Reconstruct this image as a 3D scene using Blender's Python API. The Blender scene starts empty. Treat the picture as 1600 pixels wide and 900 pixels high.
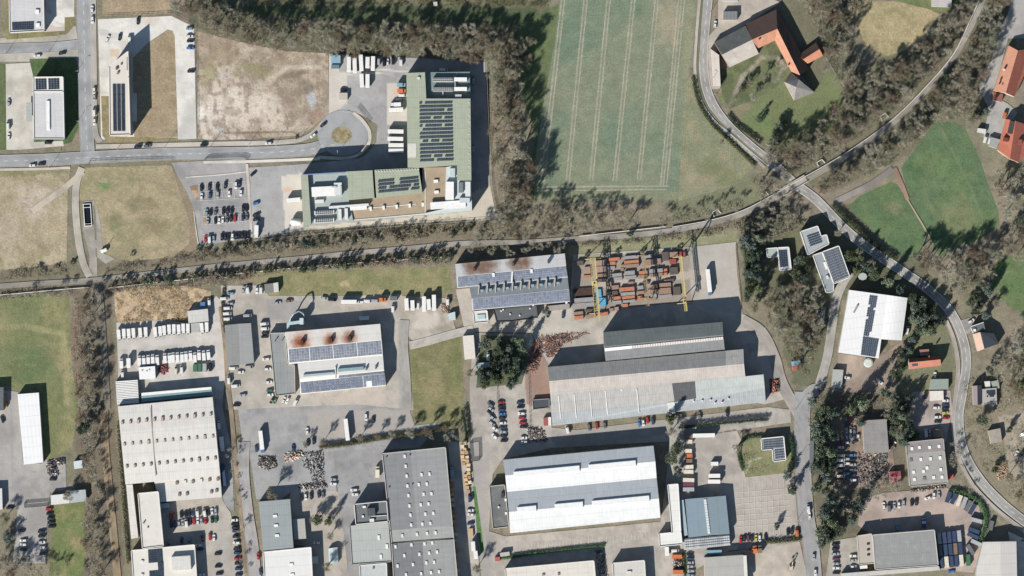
import bpy, math, random
import numpy as np
from mathutils import Vector

# ------------------------------------------------------------------ scene, camera, light
sc = bpy.context.scene
COL = sc.collection
S = 0.4            # metres per photo pixel
H = 2400.0         # flying height of the aerial camera
cam_d = bpy.data.cameras.new('camera'); cam = bpy.data.objects.new('camera', cam_d); COL.objects.link(cam)
cam.location = (0, 0, H); cam_d.sensor_width = 36; cam_d.lens = 36 * H / 640.0
cam_d.clip_start = 10; cam_d.clip_end = 12000
sc.camera = cam
SUN_AZ, SUN_EL = math.radians(214), math.radians(31.5)      # azimuth clockwise from north (+Y)
world = bpy.data.worlds.new('World'); sc.world = world; world.use_nodes = True
wn = world.node_tree.nodes; wl = world.node_tree.links
sky = wn.new('ShaderNodeTexSky'); sky.sky_type = 'NISHITA'; sky.sun_disc = False
sky.sun_elevation = SUN_EL; sky.sun_rotation = SUN_AZ
sky.air_density = 1.0; sky.dust_density = 0.0; sky.ozone_density = 0.25
wl.new(sky.outputs[0], wn['Background'].inputs[0]); wn['Background'].inputs[1].default_value = 0.068
sun_d = bpy.data.lights.new('sun', 'SUN'); sun_d.energy = 4.7; sun_d.angle = math.radians(0.53); sun_d.color = (1.0, 0.972, 0.93)
sun = bpy.data.objects.new('sun', sun_d); COL.objects.link(sun)
sd = Vector((math.sin(SUN_AZ) * math.cos(SUN_EL), math.cos(SUN_AZ) * math.cos(SUN_EL), math.sin(SUN_EL)))
sun.rotation_euler = sd.to_track_quat('Z', 'Y').to_euler(); sun.location = sd * 500
sc.view_settings.view_transform = 'Standard'; sc.view_settings.look = 'None'
sc.view_settings.exposure = 1.08; sc.view_settings.gamma = 1.0; sc.view_settings.use_curve_mapping = False
KC = (1.72, 1.78, 1.92)      # sunlit ground: picture value / base colour, per channel

rng = random.Random(7); nrng = np.random.default_rng(11)

# ------------------------------------------------------------------ helpers
def W(px, py, z=0.0):
    f = (H - z) / H
    return ((px - 800) * S * f, (450 - py) * S * f, z)
def lin(c):
    c = c / 255.0
    return c / 12.92 if c <= 0.04045 else ((c + 0.055) / 1.055) ** 2.4
def C(r, g, b):
    m = (r + g + b) / 3.0; r, g, b = (m + (v - m) * 0.86 for v in (r, g, b))
    return tuple(min(0.82, lin(v) / k) for v, k in zip((r, g, b), KC))

def new_mesh(name, V, F, mats=(), mi=None, smooth=False):
    me = bpy.data.meshes.new(name); me.from_pydata(V, [], F)
    for m in mats: me.materials.append(m)
    if mi is not None: me.polygons.foreach_set('material_index', mi)
    if smooth: me.polygons.foreach_set('use_smooth', [True] * len(F))
    me.update(); return me
def link(name, data, parent=None, loc=None, rz=0.0, **props):
    o = bpy.data.objects.new(name, data); COL.objects.link(o)
    if parent is not None: o.parent = parent
    if loc is not None: o.location = loc
    if rz: o.rotation_euler = (0, 0, rz)
    for k, v in props.items():
        if v: o[k] = v
    return o
def thing(name, label, cat, loc=(0, 0, 0), rz=0.0, group=None):
    return link(name, None, None, loc, rz, label=label, category=cat, group=group)

class MB:
    def __init__(s): s.V = []; s.F = []; s.M = []
    def add(s, V, F, m=0):
        n = len(s.V); s.V += [tuple(v) for v in V]; s.F += [tuple(i + n for i in f) for f in F]; s.M += [m] * len(F); return s
    def box(s, x0, x1, y0, y1, z0, z1, m=0, tx=0.0, ty=0.0):
        V = [(x0, y0, z0), (x1, y0, z0), (x1, y1, z0), (x0, y1, z0), (x0 + tx, y0 + ty, z1), (x1 - tx, y0 + ty, z1), (x1 - tx, y1 - ty, z1), (x0 + tx, y1 - ty, z1)]
        return s.add(V, [(3, 2, 1, 0), (4, 5, 6, 7), (0, 1, 5, 4), (1, 2, 6, 5), (2, 3, 7, 6), (3, 0, 4, 7)], m)
    def loft(s, rings, m=0, cap=True):
        n = len(rings[0]); V = [v for r in rings for v in r]; F = []
        for a in range(len(rings) - 1):
            for i in range(n):
                j = (i + 1) % n; F.append((a * n + i, a * n + j, (a + 1) * n + j, (a + 1) * n + i))
        if cap: F.append(tuple(range(n))[::-1]); F.append(tuple((len(rings) - 1) * n + i for i in range(n)))
        return s.add(V, F, m)
    def tube(s, p, q, r0, r1=None, n=6, m=0):
        r1 = r0 if r1 is None else r1
        p = Vector(p); q = Vector(q); d = (q - p).normalized(); u = d.orthogonal().normalized(); w = d.cross(u)
        ring = lambda c, r: [c + (u * math.cos(t) + w * math.sin(t)) * r for t in (2 * math.pi * i / n for i in range(n))]
        return s.loft([ring(p, r0), ring(q, r1)], m)
    def bar(s, p, q, w, h, m=0):
        p = Vector(p); q = Vector(q); d = (q - p).normalized(); up = Vector((0, 0, 1)) if abs(d.z) < 0.95 else Vector((1, 0, 0))
        a = d.cross(up).normalized() * w / 2; b = a.cross(d).normalized() * h / 2
        return s.loft([[p - a - b, p + a - b, p + a + b, p - a + b], [q - a - b, q + a - b, q + a + b, q - a + b]], m)
    def mesh(s, name, mats, smooth=False):
        return new_mesh(name, s.V, s.F, mats if isinstance(mats, (list, tuple)) else [mats], s.M, smooth)

# ---- numpy value noise (photo-pixel coordinates)
def _h(ix, iy, seed):
    n = (ix.astype(np.int64) * 374761393 + iy.astype(np.int64) * 668265263 + seed * 1442695041) & 0xFFFFFFFF
    n = ((n ^ (n >> 13)) * 1274126177) & 0xFFFFFFFF
    return ((n ^ (n >> 16)) & 0xFFFF) / 65535.0
def vnoise(x, y, seed=0):
    x0 = np.floor(x); y0 = np.floor(y); fx = x - x0; fy = y - y0
    fx = fx * fx * (3 - 2 * fx); fy = fy * fy * (3 - 2 * fy)
    a = _h(x0, y0, seed); b = _h(x0 + 1, y0, seed); c = _h(x0, y0 + 1, seed); d = _h(x0 + 1, y0 + 1, seed)
    return (a * (1 - fx) + b * fx) * (1 - fy) + (c * (1 - fx) + d * fx) * fy
def fbm(x, y, sc_, seed=0, o=4):
    t = np.zeros_like(x); a = 0.5; f = 1.0 / sc_
    for i in range(o): t += a * vnoise(x * f + 17.3 * i, y * f - 9.1 * i, seed + i); a *= 0.5; f *= 2.03
    return t / (1 - 0.5 ** o)
def sstep(lo, hi, t):
    t = np.clip((t - lo) / (hi - lo), 0, 1); return t * t * (3 - 2 * t)
def inside(poly, x, y):
    r = np.zeros(x.shape, bool); n = len(poly)
    for i in range(n):
        x0, y0 = poly[i]; x1, y1 = poly[(i + 1) % n]
        if y0 == y1: continue
        r ^= ((y0 > y) != (y1 > y)) & (x < (x1 - x0) * (y - y0) / (y1 - y0) + x0)
    return r
def seg_dist(pts, x, y, closed=False):
    best = np.full(x.shape, 1e9); bx = x.copy(); by = y.copy()
    n = len(pts)
    for i in range(n if closed else n - 1):
        ax, ay = pts[i][:2]; cx, cy = pts[(i + 1) % n][:2]; dx, dy = cx - ax, cy - ay; L = dx * dx + dy * dy or 1e-9
        t = np.clip(((x - ax) * dx + (y - ay) * dy) / L, 0, 1); qx = ax + t * dx; qy = ay + t * dy
        d = np.hypot(x - qx, y - qy); m = d < best
        best[m] = d[m]; bx[m] = qx[m]; by[m] = qy[m]
    return best, bx, by
SAT = 0.86         # winter grass and soil are duller than plain paint
def Cg(r, g, b):
    m = (r + g + b) / 3.0; r, g, b = (m + (v - m) * SAT for v in (r, g, b)); k = min(1.0, (max(r, g, b) - min(r, g, b)) / 30.0); return C(r * 1.02 + 2, g * 1.02 + 2, b * 1.02 + 1 + 4 * k)
def paint(x, y, base, layers):
    """ground colours: base + noise ('n'), soft patches ('b'), strokes ('l'), polygons ('p')"""
    c = np.empty((len(x), 3)); c[:] = Cg(*base)
    for L in layers:
        k = L[0]
        if k == 'n':
            _, s_, col, amt, lo, hi, seed = L; t = amt * sstep(lo, hi, fbm(x, y, s_, seed))
        elif k == 'b':
            _, bx, by, rx, ry, rot, col, amt = L; ca, sa = math.cos(math.radians(rot)), math.sin(math.radians(rot))
            w = (fbm(x, y, max(4, min(rx, ry) * 0.6), int(bx) % 97, 3) - 0.5) * 1.1
            u = ((x - bx) * ca + (y - by) * sa) / rx; v = (-(x - bx) * sa + (y - by) * ca) / ry
            t = amt * (1 - sstep(0.45, 1.15, np.hypot(u, v) + w))
        elif k == 'l':
            _, pts, w, col, amt = L; d, _, _ = seg_dist(pts, x, y)
            t = amt * (1 - sstep(0.3, 1.0, d / w)) * (0.55 + 0.75 * fbm(x, y, 14, 5, 3))
        elif k == 'p':
            _, poly, col, amt, jit = L
            jx = x + (fbm(x, y, 12, 31, 3) - 0.5) * 2 * jit; jy = y + (fbm(x, y, 12, 47, 3) - 0.5) * 2 * jit
            t = amt * inside(poly, jx, jy)
        elif k == 's':       # fine stripes (mowing, ploughing): direction, period
            _, ang, per, col, amt = L; a = math.radians(ang)
            u = (x * math.cos(a) + y * math.sin(a)) / per; w = fbm(x, y, 30, 3, 3)
            t = amt * (0.5 + 0.5 * np.sin(2 * math.pi * u + 5 * w)) * (0.4 + 0.9 * w)
        t = np.clip(t, 0, 1)[:, None]; c = c * (1 - t) + np.array(Cg(*col)) * t
    return c
def set_col(me, c):
    a = me.color_attributes.new('Col', 'FLOAT_COLOR', 'POINT')
    a.data.foreach_set('color', np.concatenate([c, np.ones((len(c), 1))], 1).astype(np.float32).ravel())
def fast_mesh(name, V, Q, mat):
    me = bpy.data.meshes.new(name); k = Q.shape[1]
    me.vertices.add(len(V)); me.vertices.foreach_set('co', V.astype(np.float32).ravel())
    me.loops.add(Q.size); me.loops.foreach_set('vertex_index', Q.astype(np.int32).ravel())
    me.polygons.add(len(Q)); me.polygons.foreach_set('loop_start', np.arange(0, Q.size, k, dtype=np.int32))
    me.update(calc_edges=True)
    for m in (mat if isinstance(mat, (list, tuple)) else [mat]): me.materials.append(m)
    me.validate(); return me
_z = [0.0]
def zstep(d=0.005): _z[0] += d; return _z[0]

def hash_n(name, poly): return int(sum(p[0] * 7 + p[1] * 13 for p in poly)) + len(name)
REG = []           # (outline, height) of every sheet, to stand things on
def ground_z(px, py):
    z = 0.0; X = np.array([px]); Y = np.array([py])
    for (x0, x1, y0, y1), poly, h in REG:
        if h > z and x0 <= px <= x1 and y0 <= py <= y1 and inside(poly, X, Y)[0]: z = h
    return z + 0.004
def _reg(poly, z):
    xs = [p[0] for p in poly]; ys = [p[1] for p in poly]; REG.append(((min(xs), max(xs), min(ys), max(ys)), poly, z))
def sheet(name, poly, base, layers=(), cell=2.0, mat=None, z=None, parent=None, kind='structure', **props):
    """a ground sheet cut to a polygon given in photo pixels"""
    z = zstep() if z is None else z
    _reg(poly, z)
    xs = [p[0] for p in poly]; ys = [p[1] for p in poly]
    gx = np.arange(min(xs) - cell, max(xs) + 2 * cell, cell); gy = np.arange(min(ys) - cell, max(ys) + 2 * cell, cell)
    nx, ny = len(gx), len(gy); X, Y = np.meshgrid(gx, gy)
    cin = inside(poly, X[:-1, :-1] + cell / 2, Y[:-1, :-1] + cell / 2)
    cnt = np.zeros((ny, nx), int)
    cnt[:-1, :-1] += cin; cnt[1:, :-1] += cin; cnt[:-1, 1:] += cin; cnt[1:, 1:] += cin
    bd = (cnt > 0) & (cnt < 4)
    bx, by = X[bd].astype(float), Y[bd].astype(float)
    d, qx, qy = seg_dist(poly, bx, by, True); m = d < cell * 1.3
    bx[m] = qx[m]; by[m] = qy[m]
    if len(poly) < 60:
        for (vx, vy) in poly:
            dd = np.hypot(bx - vx, by - vy); i = int(np.argmin(dd)) if len(dd) else 0
            if len(dd) and dd[i] < cell * 1.2: bx[i] = vx; by[i] = vy
    X = X.astype(float); Y = Y.astype(float); X[bd] = bx; Y[bd] = by
    use = cnt > 0; idx = -np.ones((ny, nx), int); idx[use] = np.arange(use.sum())
    x = X[use]; y = Y[use]
    j, i = np.nonzero(cin)
    Q = np.stack([idx[j, i], idx[j + 1, i], idx[j + 1, i + 1], idx[j, i + 1]], 1)
    V = np.stack([(x - 800) * S, (450 - y) * S, np.full(len(x), z)], 1)
    if name in ('lawn', 'rough_lawn', 'meadow'):
        a_ = (hash_n(name, poly) % 180); dk = tuple(int(v * .86) for v in base); lt = tuple(min(225, int(v * 1.12)) for v in base)
        layers = list(layers) + [('s', a_, 4.6, dk, .28), ('n', 7, dk, .45, .54, .72, 201), ('n', 5, lt, .35, .56, .74, 202)]
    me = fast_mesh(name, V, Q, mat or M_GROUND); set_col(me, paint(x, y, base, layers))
    return link(name, me, parent, kind=(kind if parent is None else props.pop('pkind', None)), **props)

def smooth(pts, n=8):
    P = [np.array(p, float) for p in pts]; P = [2 * P[0] - P[1]] + P + [2 * P[-1] - P[-2]]; out = []
    for i in range(1, len(P) - 2):
        a, b, c, d = P[i - 1:i + 3]
        for k in range(n):
            t = k / n; out.append(0.5 * (2 * b + (c - a) * t + (2 * a - 5 * b + 4 * c - d) * t * t + (3 * b - a - 3 * c + d) * t ** 3))
    out.append(P[-2]); return np.array(out)
def offset(P, d):
    T = np.gradient(P[:, :2], axis=0); T /= np.linalg.norm(T, axis=1)[:, None]
    return P[:, :2] + np.stack([T[:, 1], -T[:, 0]], 1) * (d if np.ndim(d) else d)
def road(name, pts, width, base, layers=(), kerb=None, dashes=None, edges=None, n=8, raw=False, z=None):
    """strip along a centre line (pixels); width in pixels; kerb = colour of raised kerb stones"""
    z = zstep() if z is None else z
    P = np.array(pts, float) if raw else smooth(pts, n)
    m = 9; rows = [offset(P, width * (t - 0.5)) for t in np.linspace(0, 1, m)]
    _reg([tuple(p) for p in rows[0]] + [tuple(p) for p in rows[-1][::-1]], z)
    A = np.stack(rows, 1); L = len(P); x = A[:, :, 0].ravel(); y = A[:, :, 1].ravel()
    I = np.arange(L * m).reshape(L, m)
    Q = np.stack([I[:-1, :-1], I[1:, :-1], I[1:, 1:], I[:-1, 1:]], -1).reshape(-1, 4)
    V = np.stack([(x - 800) * S, (450 - y) * S, np.full(len(x), z)], 1)
    dk = tuple(int(v * .84) for v in base); lt = tuple(min(235, int(v * 1.08)) for v in base)
    me = fast_mesh(name, V, Q, M_PAVED); c = paint(x, y, base, [('n', 34, dk, .6, .46, .66, 11), ('n', 12, lt, .5, .5, .7, 12), ('n', 5, dk, .45, .56, .74, 13)] + list(layers))
    lat = np.tile(np.linspace(-1, 1, m), L); c *= (1 - 0.07 * np.exp(-((np.abs(lat) - 0.45) / 0.2) ** 2))[:, None]
    set_col(me, c); o = link(name, me, kind='structure')
    if kerb:
        for s_ in (-1, 1):
            strip(o, 'kerb', offset(P, s_ * (width / 2 + 0.25)), 0.5, z + 0.12, M(kerb, 0.9), thick=0.3)
    if edges:
        mb = MB()
        for s_ in (-1, 1): ribbon(mb, offset(P, s_ * (width / 2 - 1.0)), 0.45, z + 0.006)
        link('edge_line', mb.mesh('edge_line', M_LINE), o)
    if dashes:
        mb = MB(); d = np.r_[0, np.cumsum(np.linalg.norm(np.diff(P[:, :2], axis=0), axis=1))]; a = 2.0
        while a + dashes[0] < d[-1]:
            tt = np.linspace(a, a + dashes[0], 4); q = np.stack([np.interp(tt, d, P[:, 0]), np.interp(tt, d, P[:, 1])], 1)
            ribbon(mb, q, 0.5, z + 0.006); a += dashes[0] + dashes[1]
        link('lane_marking', mb.mesh('lane_marking', M_LINE), o, kind='stuff')
    return o
def ribbon(mb, P, w, z):
    P = np.array(P, float); a = offset(P, w / 2); b = offset(P, -w / 2); n = len(P)
    mb.add([W(*p)[:2] + (z,) for p in a] + [W(*p)[:2] + (z,) for p in b], [(i, i + 1, n + i + 1, n + i) for i in range(n - 1)])
def strip(parent, name, P, w, ztop, mat, thick=0.3, **props):
    P = np.array(P, float); a = offset(P, w / 2); b = offset(P, -w / 2)
    mb = MB(); mb.loft([[W(*p)[:2] + (ztop - thick,), W(*q)[:2] + (ztop - thick,), W(*q)[:2] + (ztop,), W(*p)[:2] + (ztop,)] for p, q in zip(a, b)])
    return link(name, mb.mesh(name, mat), parent, **props)

# ------------------------------------------------------------------ materials
def _mat(name):
    m = bpy.data.materials.new(name); m.use_nodes = True; nt = m.node_tree
    return m, nt.nodes, nt.links, nt.nodes['Principled BSDF']
def _noise(n, l, co, scale, detail=5, rough=0.6):
    t = n.new('ShaderNodeTexNoise'); t.inputs['Scale'].default_value = scale; t.inputs['Detail'].default_value = detail
    t.inputs['Roughness'].default_value = rough; l.new(co, t.inputs['Vector']); return t.outputs['Fac']
def _ramp(n, l, fac, lo, hi, v0, v1):
    t = n.new('ShaderNodeMapRange'); t.inputs[1].default_value = lo; t.inputs[2].default_value = hi
    t.inputs[3].default_value = v0; t.inputs[4].default_value = v1; l.new(fac, t.inputs[0]); return t.outputs[0]
def _mul(n, l, colr, facs):
    for f in facs:
        t = n.new('ShaderNodeMix'); t.data_type = 'RGBA'; t.blend_type = 'MULTIPLY'; t.inputs[0].default_value = 1
        l.new(colr, t.inputs[6]); l.new(f, t.inputs[7]); colr = t.outputs[2]
    return colr
def ground_mat(name, scales, rough):
    m, n, l, b = _mat(name); g = n.new('ShaderNodeNewGeometry'); a = n.new('ShaderNodeAttribute'); a.attribute_name = 'Col'
    fs = [_ramp(n, l, _noise(n, l, g.outputs['Position'], s_, d_), 0.25, 0.75, 1 - k, 1 + k) for s_, d_, k in scales]
    l.new(_mul(n, l, a.outputs['Color'], fs), b.inputs['Base Color']); b.inputs['Roughness'].default_value = rough
    b.inputs['Specular IOR Level'].default_value = 0.15; return m
M_GROUND = ground_mat('grass_and_soil', ((0.9, 6, 0.30), (0.13, 5, 0.16)), 1.0)
M_PAVED = ground_mat('asphalt_and_concrete', ((1.6, 5, 0.10), (0.10, 6, 0.11)), 0.9)
_mc = {}
def M(col, rough=0.7, metal=0.0, var=0.0, spec=0.3, nscale=0.6, ns=0.10, coat=0.0):
    """plain paint/steel/wood: photo colour with mottling; var = difference between loose pieces"""
    k = (col, rough, metal, var, spec, nscale, ns, coat)
    if k in _mc: return _mc[k]
    m, n, l, b = _mat('finish_%d' % len(_mc)); g = n.new('ShaderNodeNewGeometry'); rgb = n.new('ShaderNodeRGB')
    rgb.outputs[0].default_value = C(*col) + (1,)
    fs = []
    if ns: fs.append(_ramp(n, l, _noise(n, l, g.outputs['Position'], nscale), 0.25, 0.75, 1 - ns, 1 + ns))
    if var: fs.append(_ramp(n, l, g.outputs['Random Per Island'], 0, 1, 1 - var, 1 + var))
    l.new(_mul(n, l, rgb.outputs[0], fs), b.inputs['Base Color']); b.inputs['Roughness'].default_value = rough
    b.inputs['Metallic'].default_value = metal; b.inputs['Specular IOR Level'].default_value = spec
    if coat: b.inputs['Coat Weight'].default_value = coat; b.inputs['Coat Roughness'].default_value = 0.06
    _mc[k] = m; return m
def M_multi(cols, rough=0.75, key=None):
    """loose heap: every piece takes one colour of a palette"""
    k = ('multi', tuple(cols), rough)
    if k in _mc: return _mc[k]
    m, n, l, b = _mat('mixed_%d' % len(_mc)); g = n.new('ShaderNodeNewGeometry'); r = n.new('ShaderNodeValToRGB'); r.color_ramp.interpolation = 'CONSTANT'
    e = r.color_ramp.elements
    for i, c in enumerate(cols):
        el = e[0] if i == 0 else (e[1] if i == 1 else e.new(i / len(cols))); el.position = i / len(cols); el.color = C(*c) + (1,)
    l.new(g.outputs['Random Per Island'], r.inputs[0])
    f = _ramp(n, l, _noise(n, l, g.outputs['Position'], 1.2), 0.25, 0.75, 0.8, 1.2)
    l.new(_mul(n, l, r.outputs[0], [f]), b.inputs['Base Color']); b.inputs['Roughness'].default_value = rough; _mc[k] = m; return m
def M_roof(col, ang=None, per=1.0, amt=0.06, blotch=0.10, stains=(), dirt=None, rough=0.65, metal=0.0, streak=0.0):
    """roof skin: ribs running along ang (degrees, photo), weather blotches, run-off streaks, rust stains [(px,py,r,colour,amount)]"""
    k = ('roof', col, ang, per, amt, blotch, tuple(stains), dirt, rough, metal, streak)
    if k in _mc: return _mc[k]
    m, n, l, b = _mat('roof_%d' % len(_mc)); g = n.new('ShaderNodeNewGeometry'); rgb = n.new('ShaderNodeRGB'); rgb.outputs[0].default_value = C(*col) + (1,)
    P = g.outputs['Position']
    fs = [_ramp(n, l, _noise(n, l, P, 0.16, 6), 0.25, 0.75, 1 - blotch, 1 + blotch), _ramp(n, l, _noise(n, l, P, 1.4, 4), 0.25, 0.75, 1 - blotch * 0.6, 1 + blotch * 0.6)]
    if ang is not None:
        mp = n.new('ShaderNodeMapping'); mp.inputs['Rotation'].default_value = (0, 0, -math.radians(ang)); l.new(P, mp.inputs['Vector'])
        w = n.new('ShaderNodeTexWave'); w.wave_type = 'BANDS'; w.bands_direction = 'Y'; w.inputs['Scale'].default_value = 0.314 / per
        w.inputs['Distortion'].default_value = 0.0; l.new(mp.outputs[0], w.inputs['Vector'])
        fs.append(_ramp(n, l, w.outputs['Fac'], 0, 1, 1 - amt, 1 + amt))
        bm_ = n.new('ShaderNodeBump'); bm_.inputs['Strength'].default_value = min(1, amt * 4); bm_.inputs['Distance'].default_value = 0.05
        l.new(w.outputs['Fac'], bm_.inputs['Height']); l.new(bm_.outputs[0], b.inputs['Normal'])
        jw = n.new('ShaderNodeTexWave'); jw.wave_type = 'BANDS'; jw.bands_direction = 'X'; jw.inputs['Scale'].default_value = 0.314 / 6.4; l.new(mp.outputs[0], jw.inputs['Vector'])
        fs.append(_ramp(n, l, jw.outputs['Fac'], 0.985, 1.0, 1.0, 0.86))
        m3 = n.new('ShaderNodeMapping'); m3.inputs['Scale'].default_value = (0.16, 0.9, 1); l.new(mp.outputs[0], m3.inputs['Vector'])
        vo = n.new('ShaderNodeTexVoronoi'); vo.inputs['Scale'].default_value = 1.0; l.new(m3.outputs[0], vo.inputs['Vector'])
        sep = n.new('ShaderNodeSeparateColor'); l.new(vo.outputs['Color'], sep.inputs[0]); fs.append(_ramp(n, l, sep.outputs[0], 0, 1, 1 - blotch * 0.5, 1 + blotch * 0.4))
        if streak:
            m2 = n.new('ShaderNodeMapping'); m2.inputs['Scale'].default_value = (0.05, 1.3, 1); l.new(mp.outputs[0], m2.inputs['Vector'])
            fs.append(_ramp(n, l, _noise(n, l, m2.outputs[0], 1.0, 4), 0.3, 0.7, 1 - streak, 1 + streak * 0.6))
    c = _mul(n, l, rgb.outputs[0], fs)
    def mixto(c, fac, col2):
        t = n.new('ShaderNodeMix'); t.data_type = 'RGBA'; l.new(fac, t.inputs[0]); l.new(c, t.inputs[6]); t.inputs[7].default_value = C(*col2) + (1,); return t.outputs[2]
    if dirt: c = mixto(c, _ramp(n, l, _noise(n, l, P, 0.22, 8, 0.7), 0.55, 0.72, 0, dirt[1]), dirt[0])
    for (sx, sy, r, scol, a) in stains:
        cp = W(sx, sy); d = n.new('ShaderNodeVectorMath'); d.operation = 'SUBTRACT'; l.new(P, d.inputs[0]); d.inputs[1].default_value = (cp[0], cp[1], 0)
        d1 = n.new('ShaderNodeVectorMath'); d1.operation = 'MULTIPLY'; l.new(d.outputs[0], d1.inputs[0]); d1.inputs[1].default_value = (1, 1, 0)
        d2 = n.new('ShaderNodeVectorMath'); d2.operation = 'LENGTH'; l.new(d1.outputs[0], d2.inputs[0])
        ad = n.new('ShaderNodeMath'); ad.operation = 'ADD'; l.new(d2.outputs['Value'], ad.inputs[0])
        l.new(_ramp(n, l, _noise(n, l, P, 0.3, 3), 0.2, 0.8, -r * S * 0.25, r * S * 0.25), ad.inputs[1])
        c = mixto(c, _ramp(n, l, ad.outputs[0], r * S * 0.15, r * S, a, 0), scol)
    l.new(c, b.inputs['Base Color']); b.inputs['Roughness'].default_value = rough; b.inputs['Metallic'].default_value = metal
    b.inputs['Specular IOR Level'].default_value = 0.25; _mc[k] = m; return m
def M_leaf(col, var=0.35, trans=0.0):
    k = ('leaf', col, var)
    if k in _mc: return _mc[k]
    m, n, l, b = _mat('leaf_%d' % len(_mc)); g = n.new('ShaderNodeNewGeometry'); oi = n.new('ShaderNodeObjectInfo'); rgb = n.new('ShaderNodeRGB'); rgb.outputs[0].default_value = C(*col) + (1,)
    fs = [_ramp(n, l, g.outputs['Random Per Island'], 0, 1, 1 - var, 1 + var), _ramp(n, l, oi.outputs['Random'], 0, 1, 0.78, 1.22)]
    hs = n.new('ShaderNodeHueSaturation'); l.new(_mul(n, l, rgb.outputs[0], fs), hs.inputs['Color']); l.new(_ramp(n, l, oi.outputs['Random'], 0, 1, 1.12, 0.7), hs.inputs['Saturation'])
    l.new(_ramp(n, l, oi.outputs['Random'], 0, 1, 0.492, 0.53), hs.inputs['Hue'])
    l.new(hs.outputs[0], b.inputs['Base Color']); b.inputs['Roughness'].default_value = 0.9; b.inputs['Specular IOR Level'].default_value = 0.1
    _mc[k] = m; return m
M_LINE = M((232, 230, 226), 0.8, ns=0.2, nscale=1.5)
M_GLASS = M((52, 62, 76), 0.08, spec=0.6, ns=0)
M_TYRE = M((40, 40, 42), 0.9, ns=0)
M_STEEL = M((170, 172, 175), 0.45, metal=0.4)
M_WALL = M((196, 192, 186), 0.9)
M_PV = M((128, 138, 158), 0.22, var=0.18, spec=0.5, ns=0.05)
M_PVD = M((58, 70, 84), 0.25, var=0.2, spec=0.5, ns=0.05)
# ================================================================== THE GROUND
def far_mat():
    m, n, l, b = _mat('far_country'); g = n.new('ShaderNodeNewGeometry'); r = n.new('ShaderNodeValToRGB'); e = r.color_ramp.elements
    e[0].position = 0.38; e[0].color = C(92, 98, 70) + (1,); e[1].position = 0.62; e[1].color = C(150, 140, 112) + (1,)
    l.new(_noise(n, l, g.outputs['Position'], 0.012, 6), r.inputs[0]); l.new(r.outputs[0], b.inputs['Base Color']); b.inputs['Roughness'].default_value = 1; return m
link('ground', new_mesh('ground', [(-5000, -5000, -0.25), (5000, -5000, -0.25), (5000, 5000, -0.25), (-5000, 5000, -0.25)], [(0, 1, 2, 3)], [far_mat()]), kind='structure')
GREEN, SOIL = (116, 124, 88), (154, 136, 112)
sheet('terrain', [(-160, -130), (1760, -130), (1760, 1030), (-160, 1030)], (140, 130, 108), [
    ('n', 60, GREEN, 0.45, 0.42, 0.62, 1), ('n', 24, SOIL, 0.55, 0.5, 0.68, 2), ('n', 9, (98, 92, 72), 0.4, 0.5, 0.75, 3),
    # wooded floors
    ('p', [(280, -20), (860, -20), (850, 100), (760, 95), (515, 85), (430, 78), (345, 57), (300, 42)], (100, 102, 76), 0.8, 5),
    ('p', [(380, 8), (840, 12), (845, 42), (700, 34), (520, 30), (400, 24)], (82, 98, 60), 0.85, 3),  # shadowed lawn strip, the shade painted into its green
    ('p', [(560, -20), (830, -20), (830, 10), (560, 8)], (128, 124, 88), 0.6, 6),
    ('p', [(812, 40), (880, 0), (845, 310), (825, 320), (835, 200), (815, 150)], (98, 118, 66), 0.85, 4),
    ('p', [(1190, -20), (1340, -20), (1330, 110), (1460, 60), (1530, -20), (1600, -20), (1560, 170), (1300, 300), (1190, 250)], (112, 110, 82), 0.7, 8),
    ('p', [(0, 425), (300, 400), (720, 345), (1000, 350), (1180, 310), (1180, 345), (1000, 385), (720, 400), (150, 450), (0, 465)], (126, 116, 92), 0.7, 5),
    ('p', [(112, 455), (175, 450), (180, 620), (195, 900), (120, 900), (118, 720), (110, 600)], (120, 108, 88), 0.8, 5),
    ('l', [(120, 470), (118, 560), (128, 640)], 9, (150, 118, 98), 0.7),
    ('p', [(1270, 612), (1425, 615), (1420, 780), (1310, 860), (1275, 800)], (112, 104, 84), 0.7, 5),
    ('p', [(1180, 380), (1330, 320), (1440, 440), (1320, 450), (1290, 610), (1240, 600)], (104, 108, 76), 0.8, 5),
    ('p', [(1500, 600), (1600, 560), (1600, 830), (1530, 740), (1512, 680)], (142, 132, 104), 0.7, 6),
    ('p', [(1560, 650), (1620, 640), (1620, 760), (1575, 740)], (172, 158, 136), 0.8, 5),
    ('p', [(1130, 110), (1250, 120), (1310, 140), (1330, 180), (1260, 240), (1200, 225), (1150, 190), (1125, 160)], (116, 128, 78), 0.9, 5),
    ('b', 1150, 170, 20, 26, 30, (150, 132, 108), 0.6), ('b', 1192, 190, 30, 20, 20, (112, 136, 76), 0.7), ('b', 1300, 130, 20, 26, 20, (120, 138, 82), 0.7),
    ('p', [(1050, 312), (1190, 268), (1180, 320), (1050, 350)], (122, 128, 90), 0.8, 5),
    ('p', [(380, 420), (700, 418), (705, 470), (420, 466)], (146, 142, 98), 0.8, 3),
    ('p', [(890, 383), (1150, 360), (1155, 395), (890, 400)], (146, 146, 104), 0.9, 3),
    ('p', [(265, 262), (300, 300), (312, 380), (300, 400), (255, 400)], (152, 134, 104), 0.8, 3),
    ('p', [(1330, 455), (1420, 380), (1470, 455), (1440, 520), (1420, 480)], (92, 98, 70), 0.7, 4),
    ('p', [(1410, 520), (1480, 500), (1498, 600), (1480, 620), (1400, 615)], (116, 122, 82), 0.7, 4),
], cell=3.0, z=0.0)

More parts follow.
